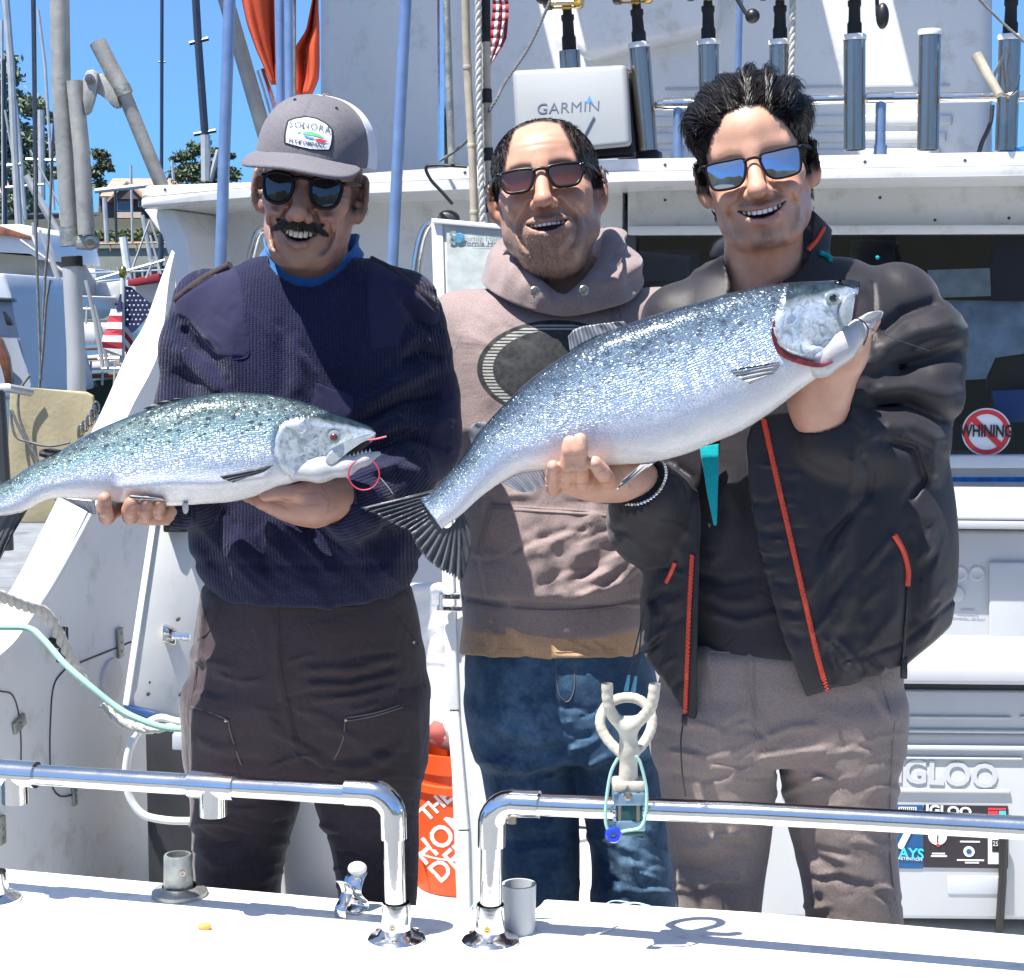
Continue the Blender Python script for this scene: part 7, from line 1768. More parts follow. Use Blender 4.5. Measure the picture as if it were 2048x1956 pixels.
    LT = Loft([(1190,932,1292,2.86,.135),(1240,926,1292,2.86,.137),(1290,920,1290,2.86,.139),(1318,918,1292,2.86,.139)],2.4)
    FT = creases(9,[(940,1270,1240,1300,8,.5,8,.004)]) + [([(975,1240),(980,1280),(985,1310)],10,.006),([(1020,1240),(1030,1280),(1100,1300)],12,.005),([(1100,1250),(1120,1290),(1200,1300)],14,-.004)]
    ft = lambda P: np.maximum(LT(P, k=.006),(project(P)[1]-(1316-.00016*(project(P)[0]-1130)**2))*.0008) - folds(P, FT,(P[:,1] < 2.86).astype(np.float32)) - .0016*wnoise(P,30,4)
    garment('tshirt', ft,(D(905,1300,2.86)[0],2.68, D(1100,1335,2.86)[2]-.01),(D(1310,1300,2.86)[0],3.03, D(1100,1185,2.86)[2]),.0034, M['tan_tee'], root)
    on_cloth('hem_stitch', ft,[(930,1284),(1000,1298),(1120,1304),(1230,1300),(1285,1293)],.0009, M['tan_tee'], root,.0006)
    LP = Loft([(1270,930,1300,2.86,.125),(1340,930,1310,2.86,.128),(1420,936,1322,2.86,.125),(1500,950,1330,2.86,.118)],2.5)
    L1 = Loft([(1400,936,1140,2.86,.10),(1500,955,1148,2.86,.097),(1600,975,1158,2.86,.090),(1720,992,1160,2.86,.084),(1850,1000,1155,2.87,.078),(2400,1010,1140,2.88,.070)],2.3)
    L2 = Loft([(1400,1122,1325,2.86,.10),(1500,1130,1332,2.86,.097),(1600,1160,1338,2.86,.092),(1720,1186,1345,2.86,.086),(1800,1180,1352,2.87,.084),(2400,1185,1330,2.88,.072)],2.3)
    FP = [([(960,1430),(1030,1470),(1110,1480)],11,.005),([(970,1480),(1040,1510),(1120,1500)],10,-.004),([(975,1530),(1050,1545),(1130,1520)],11,.005), *creases(6,[(960,1150,1420,1560,10,.2,8,.0045),(990,1150,1600,1780,10,-.1,8,.0045),(1190,1340,1620,1790,12,.2,9,.005),(1080,1200,1420,1560,8,-.4,7,.004)]),([(1110,1310),(1118,1390),(1130,1480)],6,.003),([(1200,1640),(1260,1700),(1270,1780)],16,.006),([(1190,1700),(1230,1740),(1240,1790)],12,-.006),([(1180,1790),(1250,1775),(1340,1790)],10,.006),([(1000,1640),(1060,1650),(1120,1640)],12,.006),([(1000,1680),(1060,1690),(1120,1680)],10,-.006)]
    fp = lambda P: smin(LP(P, k=.02), smin(L1(P, k=.02), L2(P, k=.02),.012),.03) - folds(P, FP,(P[:,1] < 2.86).astype(np.float32)) - .0022*wnoise(P,30,28,3)
    def fa(v):
        px, py = project(v); return dict(fade=np.clip(.35+.8*np.exp(-((px-1040)/70)**2-((py-1470)/110)**2)+.8*np.exp(-((px-1260)/60)**2-((py-1700)/90)**2),0,1))
    garment('jeans', fp,(D(905,1300,2.86)[0],2.70,.10),(D(1370,1300,2.86)[0],3.03, D(1100,1260,2.86)[2]),.0038, M['denim'], root, fa)
    for pts in ([(1113,1318),(1112,1350),(1118,1390),(1130,1402)],[(1145,1318),(1150,1370),(1140,1400),(1128,1404)]): on_cloth('stitching', fp, pts,.0008, M['thread'], root,.0004)
    boots(root,[(D(1075,2400,2.88)[0],2.87),(D(1255,2400,2.88)[0],2.87)], M['black_rubber'])
    oc = [(-.0235,.012),(-.006,.0155),(.014,.0150),(.0255,.0125),(.0235,-.004),(.016,-.0165),(.000,-.0190),(-.014,-.0170),(-.0215,-.004)]
    sunglasses(fr, root, M['lens_brown'], M['frame_black'], oc,.0335,.0026,.0095,-.100,.0030,2.6,.012,.0028, True)
    rs = np.random.RandomState(21)
    n = 4200; i, L = scatter(v, lambda L: hm(L)*(L[:,2] > .012), fr, n,23); nn = normals(f, v[i])
    flow = np.where((L[:,2] > .085)[:, None], A_(.25,.95,-.05), A_(0,.55,-.75)) @ fr['R'].T
    dr = nn*.22 + flow + rs.randn(n,3)*.12; g = (np.abs(L[:,0]) > .058) & (rs.rand(n) < .42); cols = np.tile(A_(.022,.019,.019),(n,1))*rs.uniform(.6,1.5,(n,1)); cols[g] = A_(.24,.235,.235)*rs.uniform(.6,1.1,(g.sum(),1))
    strands_obj('hair', v[i]+nn*.003, dr, np.where(L[:,2] > .085,.012,.007)*rs.uniform(.7,1.2, n), rs.uniform(.0005,.0008, n), M['hair'], root,3, None,24,.15, cols)
    def cap(P):
        L = to_local(fr, P); X = np.abs(L[:,0]); d = ell(L,(0,.014,.040),(.0785,.0985, p['top']+.0025)) - .0014*wnoise(L,210,27,2)
        ear = ell(np.stack([X, L[:,1], L[:,2]],1),(.086,.012,-.012),(.03,.024,.034))
        return smax(ssub(np.maximum(d,-.05-L[:,2]), ear,.004),(.45+.22*wnoise(L,260,29,2)-hm(L))*.02,.003)
    garment('hair_mass', cap, hl-.02, hh+.03,.0026, M['hair_salt'], root)
    # grey stubble on chin
    def sm(L): return sstep(-.070,-.095, L[:,2])*sstep(.0,-.03, L[:,1])*np.exp(-((L[:,0]+.012)/.030)**2) + .45*np.exp(-((L[:,2]+.062)/.006)**2)*(np.abs(L[:,0]) < .034)*(L[:,1] < -.07)
    n = 800; i, L = scatter(v, sm, fr, n,25); nn = normals(f, v[i]); dr = nn*.7 + fr['R'] @ A_(0,0,-.7) + rs.randn(n,3)*.2
    cols = np.where(rs.rand(n,1) < .6, A_(.42,.38,.36), A_(.05,.04,.04)); strands_obj('stubble', v[i], dr, rs.uniform(.002,.0036, n), rs.uniform(.00030,.00045, n), M['hair'], root,2, None,26,.1, cols)
    return f, fs
# ------------------------------------------------------------------ man on the right (charcoal jacket)
def man_right():
    root = empty('person', D(1560,2590,2.5)*np.array((1,1,0)), 'young dark-haired man in open charcoal jacket with orange zip holding the larger salmon', 'man', 'men holding salmon behind the rail')
    p = dict(mz=-.060, mw=.0335, open=.0095, curl=.0085, nz=-.034, chin=-.109, jaw=.0405, fat=-.003, nf=1.15, nl=.004, stub=.68, stubcol=(.05,.035,.03), goatee=True, top=.077, mus=.75, lip=(.40,.13,.13), brow=.3, browcol=(.05,.03,.025), skew=.0)
    fr = head_frame(D(1513,340,2.45),(.97,1.0,.98),-10,0,-11.5)
    skin = (.57,.325,.225)
    def hm(L):
        X = np.abs(L[:,0]); zh = .079 - .052*sstep(.026,.070, X) - .010*np.exp(-((X-.035)/.010)**2)
        front = sstep(-.003,.004, L[:,2]-zh)
        zl = np.where(L[:,1] < .006,-.020,-.065); side = sstep(-.050,-.040, L[:,1]+.2*np.maximum(0,.02-L[:,2]))*sstep(zl-.003, zl+.005, L[:,2])*(X > .03)
        back = (L[:,1] > .03)*(L[:,2] > -.075); return np.clip(np.maximum(np.maximum(front, side), back),0,1)
    p.update(hair_mask=hm, haircol=(.012,.010,.010), hair_w=.96)
    c = fr['c']; hl, hh = c-A_(.125,.145,.15), c+A_(.125,.145,.16)
    neckb = D(1525,600,2.53)
    nk = lambda P: rcone(P, to_world(fr,(0,.022,-.055)), neckb,.052,.058)
    cords = lambda P: np.minimum(rcone(P, to_world(fr,(.045,.01,-.06)), D(1528,590,2.485),.013,.010), rcone(P, to_world(fr,(-.045,.01,-.06)), D(1502,590,2.485),.012,.010))
    core = limb([(1530,660,2.54,.07),(1560,1000,2.54,.07)]); sh = limb([(1370,650,2.54,.03),(1530,600,2.55,.05),(1780,620,2.54,.03)],.03)
    a1 = limb([(1345,660,2.53,.045),(1312,1040,2.53,.038),(1292,1000,2.43,.032),(1276,960,2.375,.0265)],.03)
    palm1 = limb([(1276,960,2.375,.0265),(1228,958,2.355,.024),(1180,957,2.345,.0215),(1140,957,2.345,.020)],.03)
    hand1 = fingers([
        ([(1150,950,2.35),(1132,962,2.30),(1134,930,2.262),(1138,900,2.252),(1139,884,2.252)],.0108),
        ([(1180,950,2.35),(1163,964,2.30),(1161,930,2.258),(1160,897,2.247),(1160,879,2.247)],.0112),
        ([(1230,955,2.35),(1217,962,2.30),(1204,944,2.262),(1190,926,2.252)],.0118),
        ([(1130,955,2.35),(1107,978,2.315),(1104,960,2.285),(1106,932,2.262)],.0100),
        ([(1240,950,2.37),(1205,925,2.39),(1175,900,2.39)],.012)])
    a2 = limb([(1810,620,2.53,.045),(1800,920,2.48,.040),(1690,890,2.42,.036),(1640,858,2.395,.032)],.03)
    palm2 = limb([(1641,850,2.395,.0335),(1637,800,2.38,.0345),(1655,745,2.36,.032),(1688,700,2.335,.026),(1718,664,2.315,.016)],.03)
    hand2 = fingers([
        ([(1680,720,2.33),(1712,680,2.30),(1736,655,2.29),(1748,640,2.288)],.0115),
        ([(1650,740,2.36),(1680,690,2.37),(1700,640,2.36)],.0112),([(1630,740,2.37),(1650,690,2.38),(1670,640,2.38)],.0112),([(1610,750,2.37),(1620,700,2.385),(1640,650,2.385)],.011),([(1600,780,2.37),(1590,730,2.39),(1605,690,2.39)],.010)])
    def f(P):
        d = comp(P, hl, hh, lambda S: head_sdf(to_local(fr, S), p),.05)
        d = smin(d, smin(nk(P), cords(P),.012),.022)
        d = smin(d, union([core, sh, a1, a2],.03)(P),.03)
        return smin(d, smin(smin(palm1(P), hand1(P),.006), smin(palm2(P), hand2(P),.008),.005),.010)
    lo = np.minimum(D(1080,1120,2.2), D(1080,1120,2.65)) - .02; hi = np.maximum(D(1900,130,2.66), hh)+.02; lo[1] = 2.20
    b, v = body_obj(f, lo, hi, fr, p, skin, root, nails=[(1139,886,6,8),(1160,881,6.5,8),(1189,924,7,7),(1106,932,6,8)], lines=[[(1128,912),(1148,911)],[(1150,910),(1172,909)],[(1128,945),(1146,944)],[(1152,944),(1172,943)],[(1196,946),(1214,936)],[(1140,968),(1220,966)],[(1238,940),(1262,975)]])
    build_teeth(fr, p, root, M['teeth_white'],.0042,8,.0022)
    FR = lambda P: (P[:,1] < 2.53).astype(np.float32)
    # ---- t-shirt
    LT = Loft([(545,1440,1590,2.54,.066),(580,1390,1700,2.54,.078),(640,1350,1800,2.54,.095),(760,1340,1830,2.53,.110),(950,1350,1800,2.52,.118),(1120,1360,1790,2.52,.118),(1250,1370,1780,2.52,.116),(1300,1372,1778,2.52,.116)],2.4)
    FT = [([(1410,1180),(1450,1205),(1520,1200)],12,.006),([(1405,1150),(1450,1165),(1520,1150)],10,-.005),([(1420,1225),(1480,1245),(1560,1225)],9,.007),([(1440,960),(1470,1020),(1420,1110)],16,.006),([(1490,960),(1500,1050),(1490,1120)],16,-.004),([(1410,1130),(1440,1110),(1480,1040)],12,.005)]
    ft = lambda P: LT(P, ztop=D(1515,600,2.48)[2]) - folds(P, FT, FR(P)) - .0022*wnoise(P,24,31,3)
    garment('tshirt', ft,(D(1320,1000,2.52)[0],2.38, D(1500,1312,2.52)[2]),(D(1850,1000,2.52)[0],2.68, D(1500,530,2.52)[2]),.0036, M['black_tee'], root)
    # ---- trousers
    LP = Loft([(1275,1330,1800,2.52,.112),(1350,1322,1802,2.52,.118),(1430,1312,1800,2.52,.118),(1510,1310,1795,2.52,.110)],2.5)
    L1 = Loft([(1400,1310,1560,2.51,.100),(1500,1312,1552,2.51,.098),(1600,1325,1547,2.51,.092),(1700,1340,1537,2.51,.086),(1790,1352,1520,2.51,.080),(2100,1375,1520,2.53,.078),(2580,1395,1510,2.54,.070)],2.3)
    L2 = Loft([(1400,1545,1800,2.51,.100),(1500,1553,1794,2.51,.098),(1600,1570,1789,2.51,.092),(1700,1590,1790,2.51,.088),(1800,1612,1802,2.52,.086),(2100,1630,1800,2.53,.078),(2580,1640,1780,2.54,.070)],2.3)
    FP = [([(1505,1490),(1570,1462),(1640,1450)],9,.006),([(1515,1520),(1600,1505),(1660,1500)],9,.006),([(1530,1540),(1620,1535),(1680,1560)],9,-.005),([(1560,1590),(1610,1570),(1650,1560)],9,.006),([(1585,1640),(1610,1700),(1640,1800)],14,.006),([(1500,1300),(1495,1380),(1500,1440)],5,.003),
          ([(1330,1500),(1410,1520),(1500,1500)],10,.004),([(1335,1545),(1410,1560),(1500,1535)],9,-.004),([(1345,1690),(1400,1700),(1450,1680)],12,.005),([(1350,1750),(1400,1775),(1470,1760)],11,.006),([(1355,1725),(1400,1740),(1460,1720)],9,-.005),([(1740,1370),(1770,1420),(1790,1440)],8,.004),([(1600,1690),(1650,1720),(1700,1780)],14,-.004),([(1410,1280),(1430,1400),(1440,1500)],8,.003)] + creases(7,[(1330,1520,1440,1560,9,.12,8,0.0030),(1350,1500,1620,1790,12,.1,9,0.0034),(1560,1780,1460,1620,10,-.1,8,0.0034),(1600,1790,1640,1820,12,.15,9,0.0034),(1460,1600,1440,1540,8,-.45,7,0.0030)])
    fp = lambda P: smin(LP(P, k=.02), smin(L1(P, k=.02), L2(P, k=.02),.010),.028) - folds(P, FP, FR(P)) - .0020*wnoise(P,28,38,3)
    garment('trousers', fp,(D(1290,1300,2.52)[0],2.36,.10),(D(1830,1300,2.52)[0],2.67, D(1500,1262,2.52)[2]),.0036, M['taupe'], root)
    for pts in ([(1498,1305),(1494,1350),(1500,1400),(1512,1440)],[(1400,1300),(1450,1305),(1500,1302),(1560,1300)],[(1512,1306),(1508,1350),(1512,1420)],[(1750,1330),(1772,1390),(1784,1440)],[(1790,1440),(1782,1560),(1780,1700),(1790,1800)],[(1500,1440),(1524,1490),(1545,1540)]): on_cloth('stitching', fp, pts,.0010, M['taupe'], root,.0006)
    boots(root,[(D(1450,2580,2.54)[0],2.52),(D(1710,2580,2.54)[0],2.52)], M['black_rubber'])
    # ---- jacket
    LJ = Loft([(515,1440,1680,2.545,.072),(535,1400,1745,2.54,.082),(560,1365,1795,2.54,.090),(600,1330,1840,2.535,.104),(660,1308,1868,2.53,.118),(760,1300,1880,2.525,.130),(900,1298,1890,2.52,.138),(1000,1296,1905,2.52,.143),
               (1100,1290,1912,2.52,.145),(1200,1284,1906,2.52,.145),(1290,1278,1885,2.52,.142),(1340,1280,1850,2.52,.136),(1390,1284,1830,2.52,.130),(1450,1286,1826,2.52,.128)],2.35)
    s1 = limb([(1365,650,2.53,.060),(1330,860,2.54,.058),(1312,1045,2.53,.062),(1306,1040,2.47,.058),(1294,1000,2.415,.047),(1287,984,2.395,.041)],.03)
    s2 = limb([(1790,616,2.53,.064),(1835,700,2.51,.064),(1822,800,2.49,.062),(1788,905,2.465,.060),(1715,903,2.43,.052),(1672,885,2.41,.046),(1648,874,2.40,.0435)],.035)
    FJ = [([(1752,676),(1806,630),(1885,604)],17,-.011,1),([(1752,706),(1835,662),(1930,640)],17,.008),([(1770,740),(1850,720),(1935,690)],24,-.014,-1),([(1740,778),(1830,772),(1918,800)],19,.009),
          ([(1730,815),(1810,810),(1905,850)],17,-.012,1),([(1760,850),(1830,852),(1890,890)],15,.008),([(1765,880),(1830,896),(1850,960),(1818,1006)],12,-.007,-1),([(1800,866),(1864,900),(1872,960)],10,.005),([(1725,905),(1745,950),(1735,1000)],9,-.006),([(1700,910),(1712,950),(1700,990)],9,.005),
          ([(1660,760),(1700,735),(1760,720)],14,.007),([(1690,800),(1710,840),(1740,870)],10,.006),([(1745,560),(1748,620),(1745,690)],6,-.005),([(1600,570),(1660,585),(1740,570)],14,.004),
          *creases(12,[(1530,1600,900,1300,26,.1,5,.003),(1620,1800,1020,1300,12,-1.2,13,.005),(1820,1900,1030,1280,6,-1.5,12,.004),(1240,1370,1040,1150,8,.2,9,.004),(1280,1370,1180,1400,8,-.8,9,.004),(1330,1440,600,700,4,-.4,12,.004),(1640,1800,1290,1370,9,1.2,6,.003)]),
          ([(1500,1000),(1530,1010),(1560,1000)],8,-0.0032),([(1515,1060),(1545,1068),(1570,1060)],8,-0.0032),([(1528,1110),(1560,1118),(1585,1110)],8,-0.0032),([(1540,1160),(1575,1168),(1600,1160)],8,-0.0032),([(1560,1215),(1590,1225),(1612,1215)],8,-0.0032),([(1575,1265),(1605,1275),(1628,1265)],8,-0.0032),
          ([(1600,1000),(1640,1090),(1620,1170)],24,0.0056),([(1700,1020),(1690,1120),(1700,1230)],27,0.0072),([(1735,1000),(1722,1110),(1724,1250)],22,-0.0080),([(1640,1050),(1660,1150),(1650,1240)],19,-0.0048),([(1655,1270),(1690,1230),(1720,1180)],18,0.0056),([(1780,1100),(1790,1200),(1770,1290)],22,0.0048),([(1850,1050),(1862,1150),(1855,1260)],24,0.0056),([(1825,1060),(1832,1160),(1825,1260)],16,-0.0056),
          ([(1240,1060),(1290,1100),(1350,1110)],16,0.0048),([(1250,1110),(1300,1135),(1350,1135)],14,-0.0048),([(1290,1190),(1305,1240),(1290,1300)],14,0.0048),([(1320,1200),(1330,1280),(1325,1380)],16,-0.0040),([(1340,940),(1365,960),(1378,1000)],11,0.0056),([(1350,930),(1385,955),(1395,990)],9,-0.0048),
          ([(1660,1310),(1670,1340),(1668,1370)],9,-0.0048),([(1690,1300),(1700,1335),(1698,1360)],11,0.0048),([(1725,1300),(1730,1330),(1728,1355)],9,-0.0048)]
    opening = [(1458,440),(1575,440),(1566,515),(1548,562),(1530,700),(1492,890),(1502,1000),(1530,1150),(1565,1280),(1614,1402),(1614,1600),(1396,1600),(1396,1000),(1404,930),(1440,700),(1462,575),(1455,520)]
    def yb(px): return np.interp(px,[1260,1275,1378,1396,1600,1620,1720,1812,1905,1960],[1250,1290,1440,1448,1402,1394,1362,1330,1250,1180])
    ncol = D(1522,540,2.535)
    def fj(P):
        px, py = project(P); front = P[:,1] < 2.535
        d0 = LJ(P, zbot=0.2, k=.02)
        d = smax(d0,(py-yb(px))*.00066,.004)
        # stand-up collar
        q = P-np.asarray(ncol, np.float32); rr_ = np.sqrt((q[:,0]/1.08)**2+(q[:,1]/.95)**2)
        ctop = np.interp(px,[1400,1440,1470,1560,1600,1625,1660,1700],[545,512,500,455,432,416,452,500])
        col = np.maximum(np.maximum(np.abs(rr_-.080-.12*np.maximum(q[:,2],-.03))-.0055,(ctop-py)*.0006),-q[:,2]-.05)
        d = smin(d, col,.010)
        inner = LJ(P, grow=-.030, zbot=.2)
        d = ssub(d, np.maximum(inner, P[:,2]-D(1500,575,2.5)[2]),.004)
        op = sdpoly(px, py, opening)*.0007; d = np.where(front, smax(d,-op,.004), d)
        sl = np.minimum(s1(P), s2(P))
        d = smin(d, sl,.012)
        d = d - folds(P, FJ, front.astype(np.float32)) - .0022*wnoise(P,22,41,3)
        hb = np.exp(-((py-yb(px)+48)/6)**2)*front*(px > 1690); d = d + .003*hb
        d = ssub(d, rcone(P, D(1255,940,2.35), D(1281,970,2.385),.033,.033),.004)
        d = ssub(d, rcone(P, D(1640,800,2.38), D(1645,862,2.398),.039,.0365),.004)
        d = ssub(d, rcone(P, neckb, to_world(fr,(0,.022,-.055)),.060,.066),.004)
        return d
    lo = np.minimum(D(1205,1460,2.3), D(1205,1470,2.75)); lo[1] = 2.29; hi = D(1985,400,2.74)+.01
    garment('jacket', fj, lo, hi,.0032, M['charcoal'], root)
    # rib cuffs
    for (a, bb, r0, r1) in ((D(1268,955,2.375), D(1292,1000,2.412),.034,.0405),(D(1643,852,2.395), D(1660,880,2.406),.0400,.0425)):
        ax = bb-a; L = np.linalg.norm(ax); ax /= L; h = np.cross(ax,(0,1,0)); h /= np.linalg.norm(h); g = np.cross(ax, h)
        mb = MB(); n = 96; rings = []
        for k,(t, e) in enumerate(((.10,-.004),(0,-.001),(0,.002),(.10,.005),(.4,.0065),(.75,.0065),(1.0,.003))):
            rings.append([mb.bm.verts.new(a + ax*L*t + (r0+(r1-r0)*t + e + (.0013 if j % 4 < 2 else 0))*(math.cos(2*math.pi*j/n)*h + math.sin(2*math.pi*j/n)*g)) for j in range(n)])
        for A, B in zip(rings[:-1], rings[1:]):
            for j in range(n): mb.bm.faces.new((A[j], A[(j+1) % n], B[(j+1) % n], B[j]))
        mb.build('cuff', M['charcoal_knit'], root, angle=70)
    # zips, lining, cords
    def zipper(pts, w=.0036):
        z = on_cloth('zip', fj, pts, w, M['zip'], root,.0008,8,8)
        pp = np.array(smooth_path([np.array(q, float) for q in pts],26)); H = hit(fj, pp[:,0], pp[:,1],.0008)
        mb = MB()
        for k in range(0, len(H),1): mb.box(H[k]+np.array((.0012 if k % 2 else -.0012,-w*.9,0)),(.0034,.0022,.0016))
        mb.build('zip_teeth', M['zip'], z, smooth=False)
    zipper([(1527,838),(1545,920),(1568,1020),(1600,1160),(1632,1300),(1655,1385)])
    zipper([(1384,1110),(1378,1220),(1374,1330),(1370,1425)],.0030)
    on_cloth('zip_pocket', fj,[(1788,1070),(1806,1100),(1816,1140),(1814,1172)],.0042, M['zip'], root,.001); on_cloth('zip_pocket', fj,[(1350,1125),(1342,1145),(1332,1165)],.0030, M['zip'], root,.001)
    on_cloth('zip_collar', fj,[(1648,455),(1634,480),(1616,500)],.0035, M['zip'], root,.001); on_cloth('zip_collar', fj,[(1582,520),(1570,545),(1563,566)],.0020, M['zip'], root,.001)
    lin = [(1400,895),(1438,888),(1437,950),(1434,1050),(1428,1052),(1415,990)]
    MB().prism([D(x, y,2.405) for x, y in lin],(0,.006,0),.001).build('lining', M['teal'], root)
    on_cloth('drawcord', fj,[(1816,1175),(1812,1230),(1808,1300),(1806,1335)],.0018, M['black'], root,.002)
    MB().box(D(1808,1336,2.40),(.009,.008,.030), bevel=.002).build('cord_end', M['black'], root)
    on_cloth('cord_loop', fj,[(1640,505),(1655,512),(1662,520)],.0035, M['teal'], root,.002); MB().ball(hit(fj,1755,515)[0],.0035,8,6).build('cord_stop', M['teal'], root)
    cordp = [D(1368,1438,2.385), D(1362,1480,2.375), D(1364,1540,2.375), D(1371,1592,2.38)]
    MB().tube(smooth_path(cordp,5),.0013,6).build('zip_pull', M['black'], root); MB().box(D(1369,1440,2.382),(.008,.006,.016), bevel=.002).build('zip_slider', M['black'], root)
    for q in ([(1290,1215),(1272,1290),(1258,1350)],[(1284,1240),(1278,1310),(1272,1352)]):
        a = [D(x, y,2.39) for x, y in q]; MB().tube(smooth_path(a,4),.0012,6).build('drawcord', M['black'], root); MB().tube([a[-1], a[-1]+np.array((-.004,-.002,-.022))],[.0022,.0038],6).build('cord_tip', M['teal_cord'], root)
    # bracelet and ring
    bc = D(1280,962,2.378); ax = np.array((.35,.30,-.9)); ax = D(1300,1000,2.412)-D(1255,938,2.36); ax /= np.linalg.norm(ax)
    h = np.cross(ax,(0,1,0)); h /= np.linalg.norm(h); g = np.cross(ax, h)
    for k in range(54):
        t = 2*math.pi*k/54; o = MB().box(bc+ax*-.004+ .0395*(math.cos(t)*h + math.sin(t)*g*1.0),(.0037,.0037,.0037), rot=Matrix.Rotation(t,3, Vector(ax)), bevel=.0006, seg=1)
        o.build('bracelet_link', M['chrome'], root, smooth=False)
    rc = D(1105,966,2.292); MB().tube([rc+np.array((.0105*math.cos(t),.0105*math.sin(t),.002*math.cos(t))) for t in np.linspace(0,2*math.pi,20)[:-1]],.0015,6, closed=True).build('ring', M['chrome'], root); MB().ball(rc+np.array((-.002,-.011,0)),.0024,8,6).build('ring_stone', M['paper'], root)
    # glasses, hair
    oc = [(-.0245,.0125),(-.004,.0150),(.018,.0155),(.0275,.0130),(.0275,-.002),(.0225,-.0175),(.005,-.0215),(-.013,-.0195),(-.0220,-.008)]
    sunglasses(fr, root, M['lens_mirror'], M['frame_matte'], oc,.0355,.0020,.0085,-.101,.0030,3.0,.012,.0020)
    rs = np.random.RandomState(51)
    def cap(P):
        L = to_local(fr, P); d = ell(L,(0,.015,.042),(.0775,.0985,.0825))
        X = np.abs(L[:,0])
        d = d + .0012*wnoise(L,150,57,2,(1,.3,.3))
        m = sstep(.02,.75, hm(L)); cut = (.5-hm(np.stack([L[:,0], L[:,1], L[:,2]-.004],1)))*.02
        ear = ell(np.stack([X, L[:,1], L[:,2]],1),(.085,.012,-.012),(.03,.024,.036))
        return smax(ssub(np.maximum(d,-.055-L[:,2]), ear,.004), cut,.006)
    garment('hair', cap, hl-.02, hh+.03,.0026, M['hair_black'], root)
    n = 7500; i, L = scatter(v, lambda L: hm(L)*(.30+(L[:,2] > .02)*(L[:,1] < .05)*1.3)*((np.abs(L[:,0]) < .070) | (L[:,2] > .015) | (L[:,1] < -.012)), fr, n,53); nn = normals(f, v[i])
    sx_ = np.sign(L[:,0]-.004)
    frontness = sstep(.02,-.06, L[:,1]); topn = sstep(.03,.08, L[:,2])
    flow = np.stack([sx_*(.32*frontness)*topn + .0*L[:,0],.75+0*L[:,0],.62*topn*frontness - .75*(1-topn)],1)
    clump = np.round(L[:,0]*130)/130; flow += .22*np.stack([np.sin(clump*400), np.cos(clump*310), np.sin(clump*270)],1)*topn[:, None]
    dr = nn*(.02+.26*topn*frontness)[:, None] + (flow @ fr['R'].T) + rs.randn(n,3)*.05
    def sag(pt, t): 
        l = to_local(fr, pt); return (np.stack([-.1*l[:,0]/.07, np.full(len(l),.55*t),-.75*t*np.ones(len(l))],1) @ fr['R'].T)
    cols = A_(.012,.010,.010)*rs.uniform(.6,2.2,(n,1))
    strands_obj('hair_strands', v[i]+nn*(.003+.013*topn*sstep(.02,.05, L[:,2])*sstep(-.085,-.050, L[:,1]))[:, None], dr,(.010+.044*topn)*rs.uniform(.7,1.15, n), rs.uniform(.0005,.0009, n), M['hair'], root,6, sag,54,.07, cols)
    return f, fj
M['hair_black'] = simple('black hair',(.012,.010,.010),.6, bump=.0012, bscale=170, var=.2, vscale=60)
M['hair_salt'] = simple('greying black hair',(.040,.037,.037),.55, bump=.002, bscale=420, var=.3, vscale=300, dirt=.7, dirt_col=(.16,.155,.155))
M['teal_cord'] = simple('teal cord',(.10,.33,.42),.6)
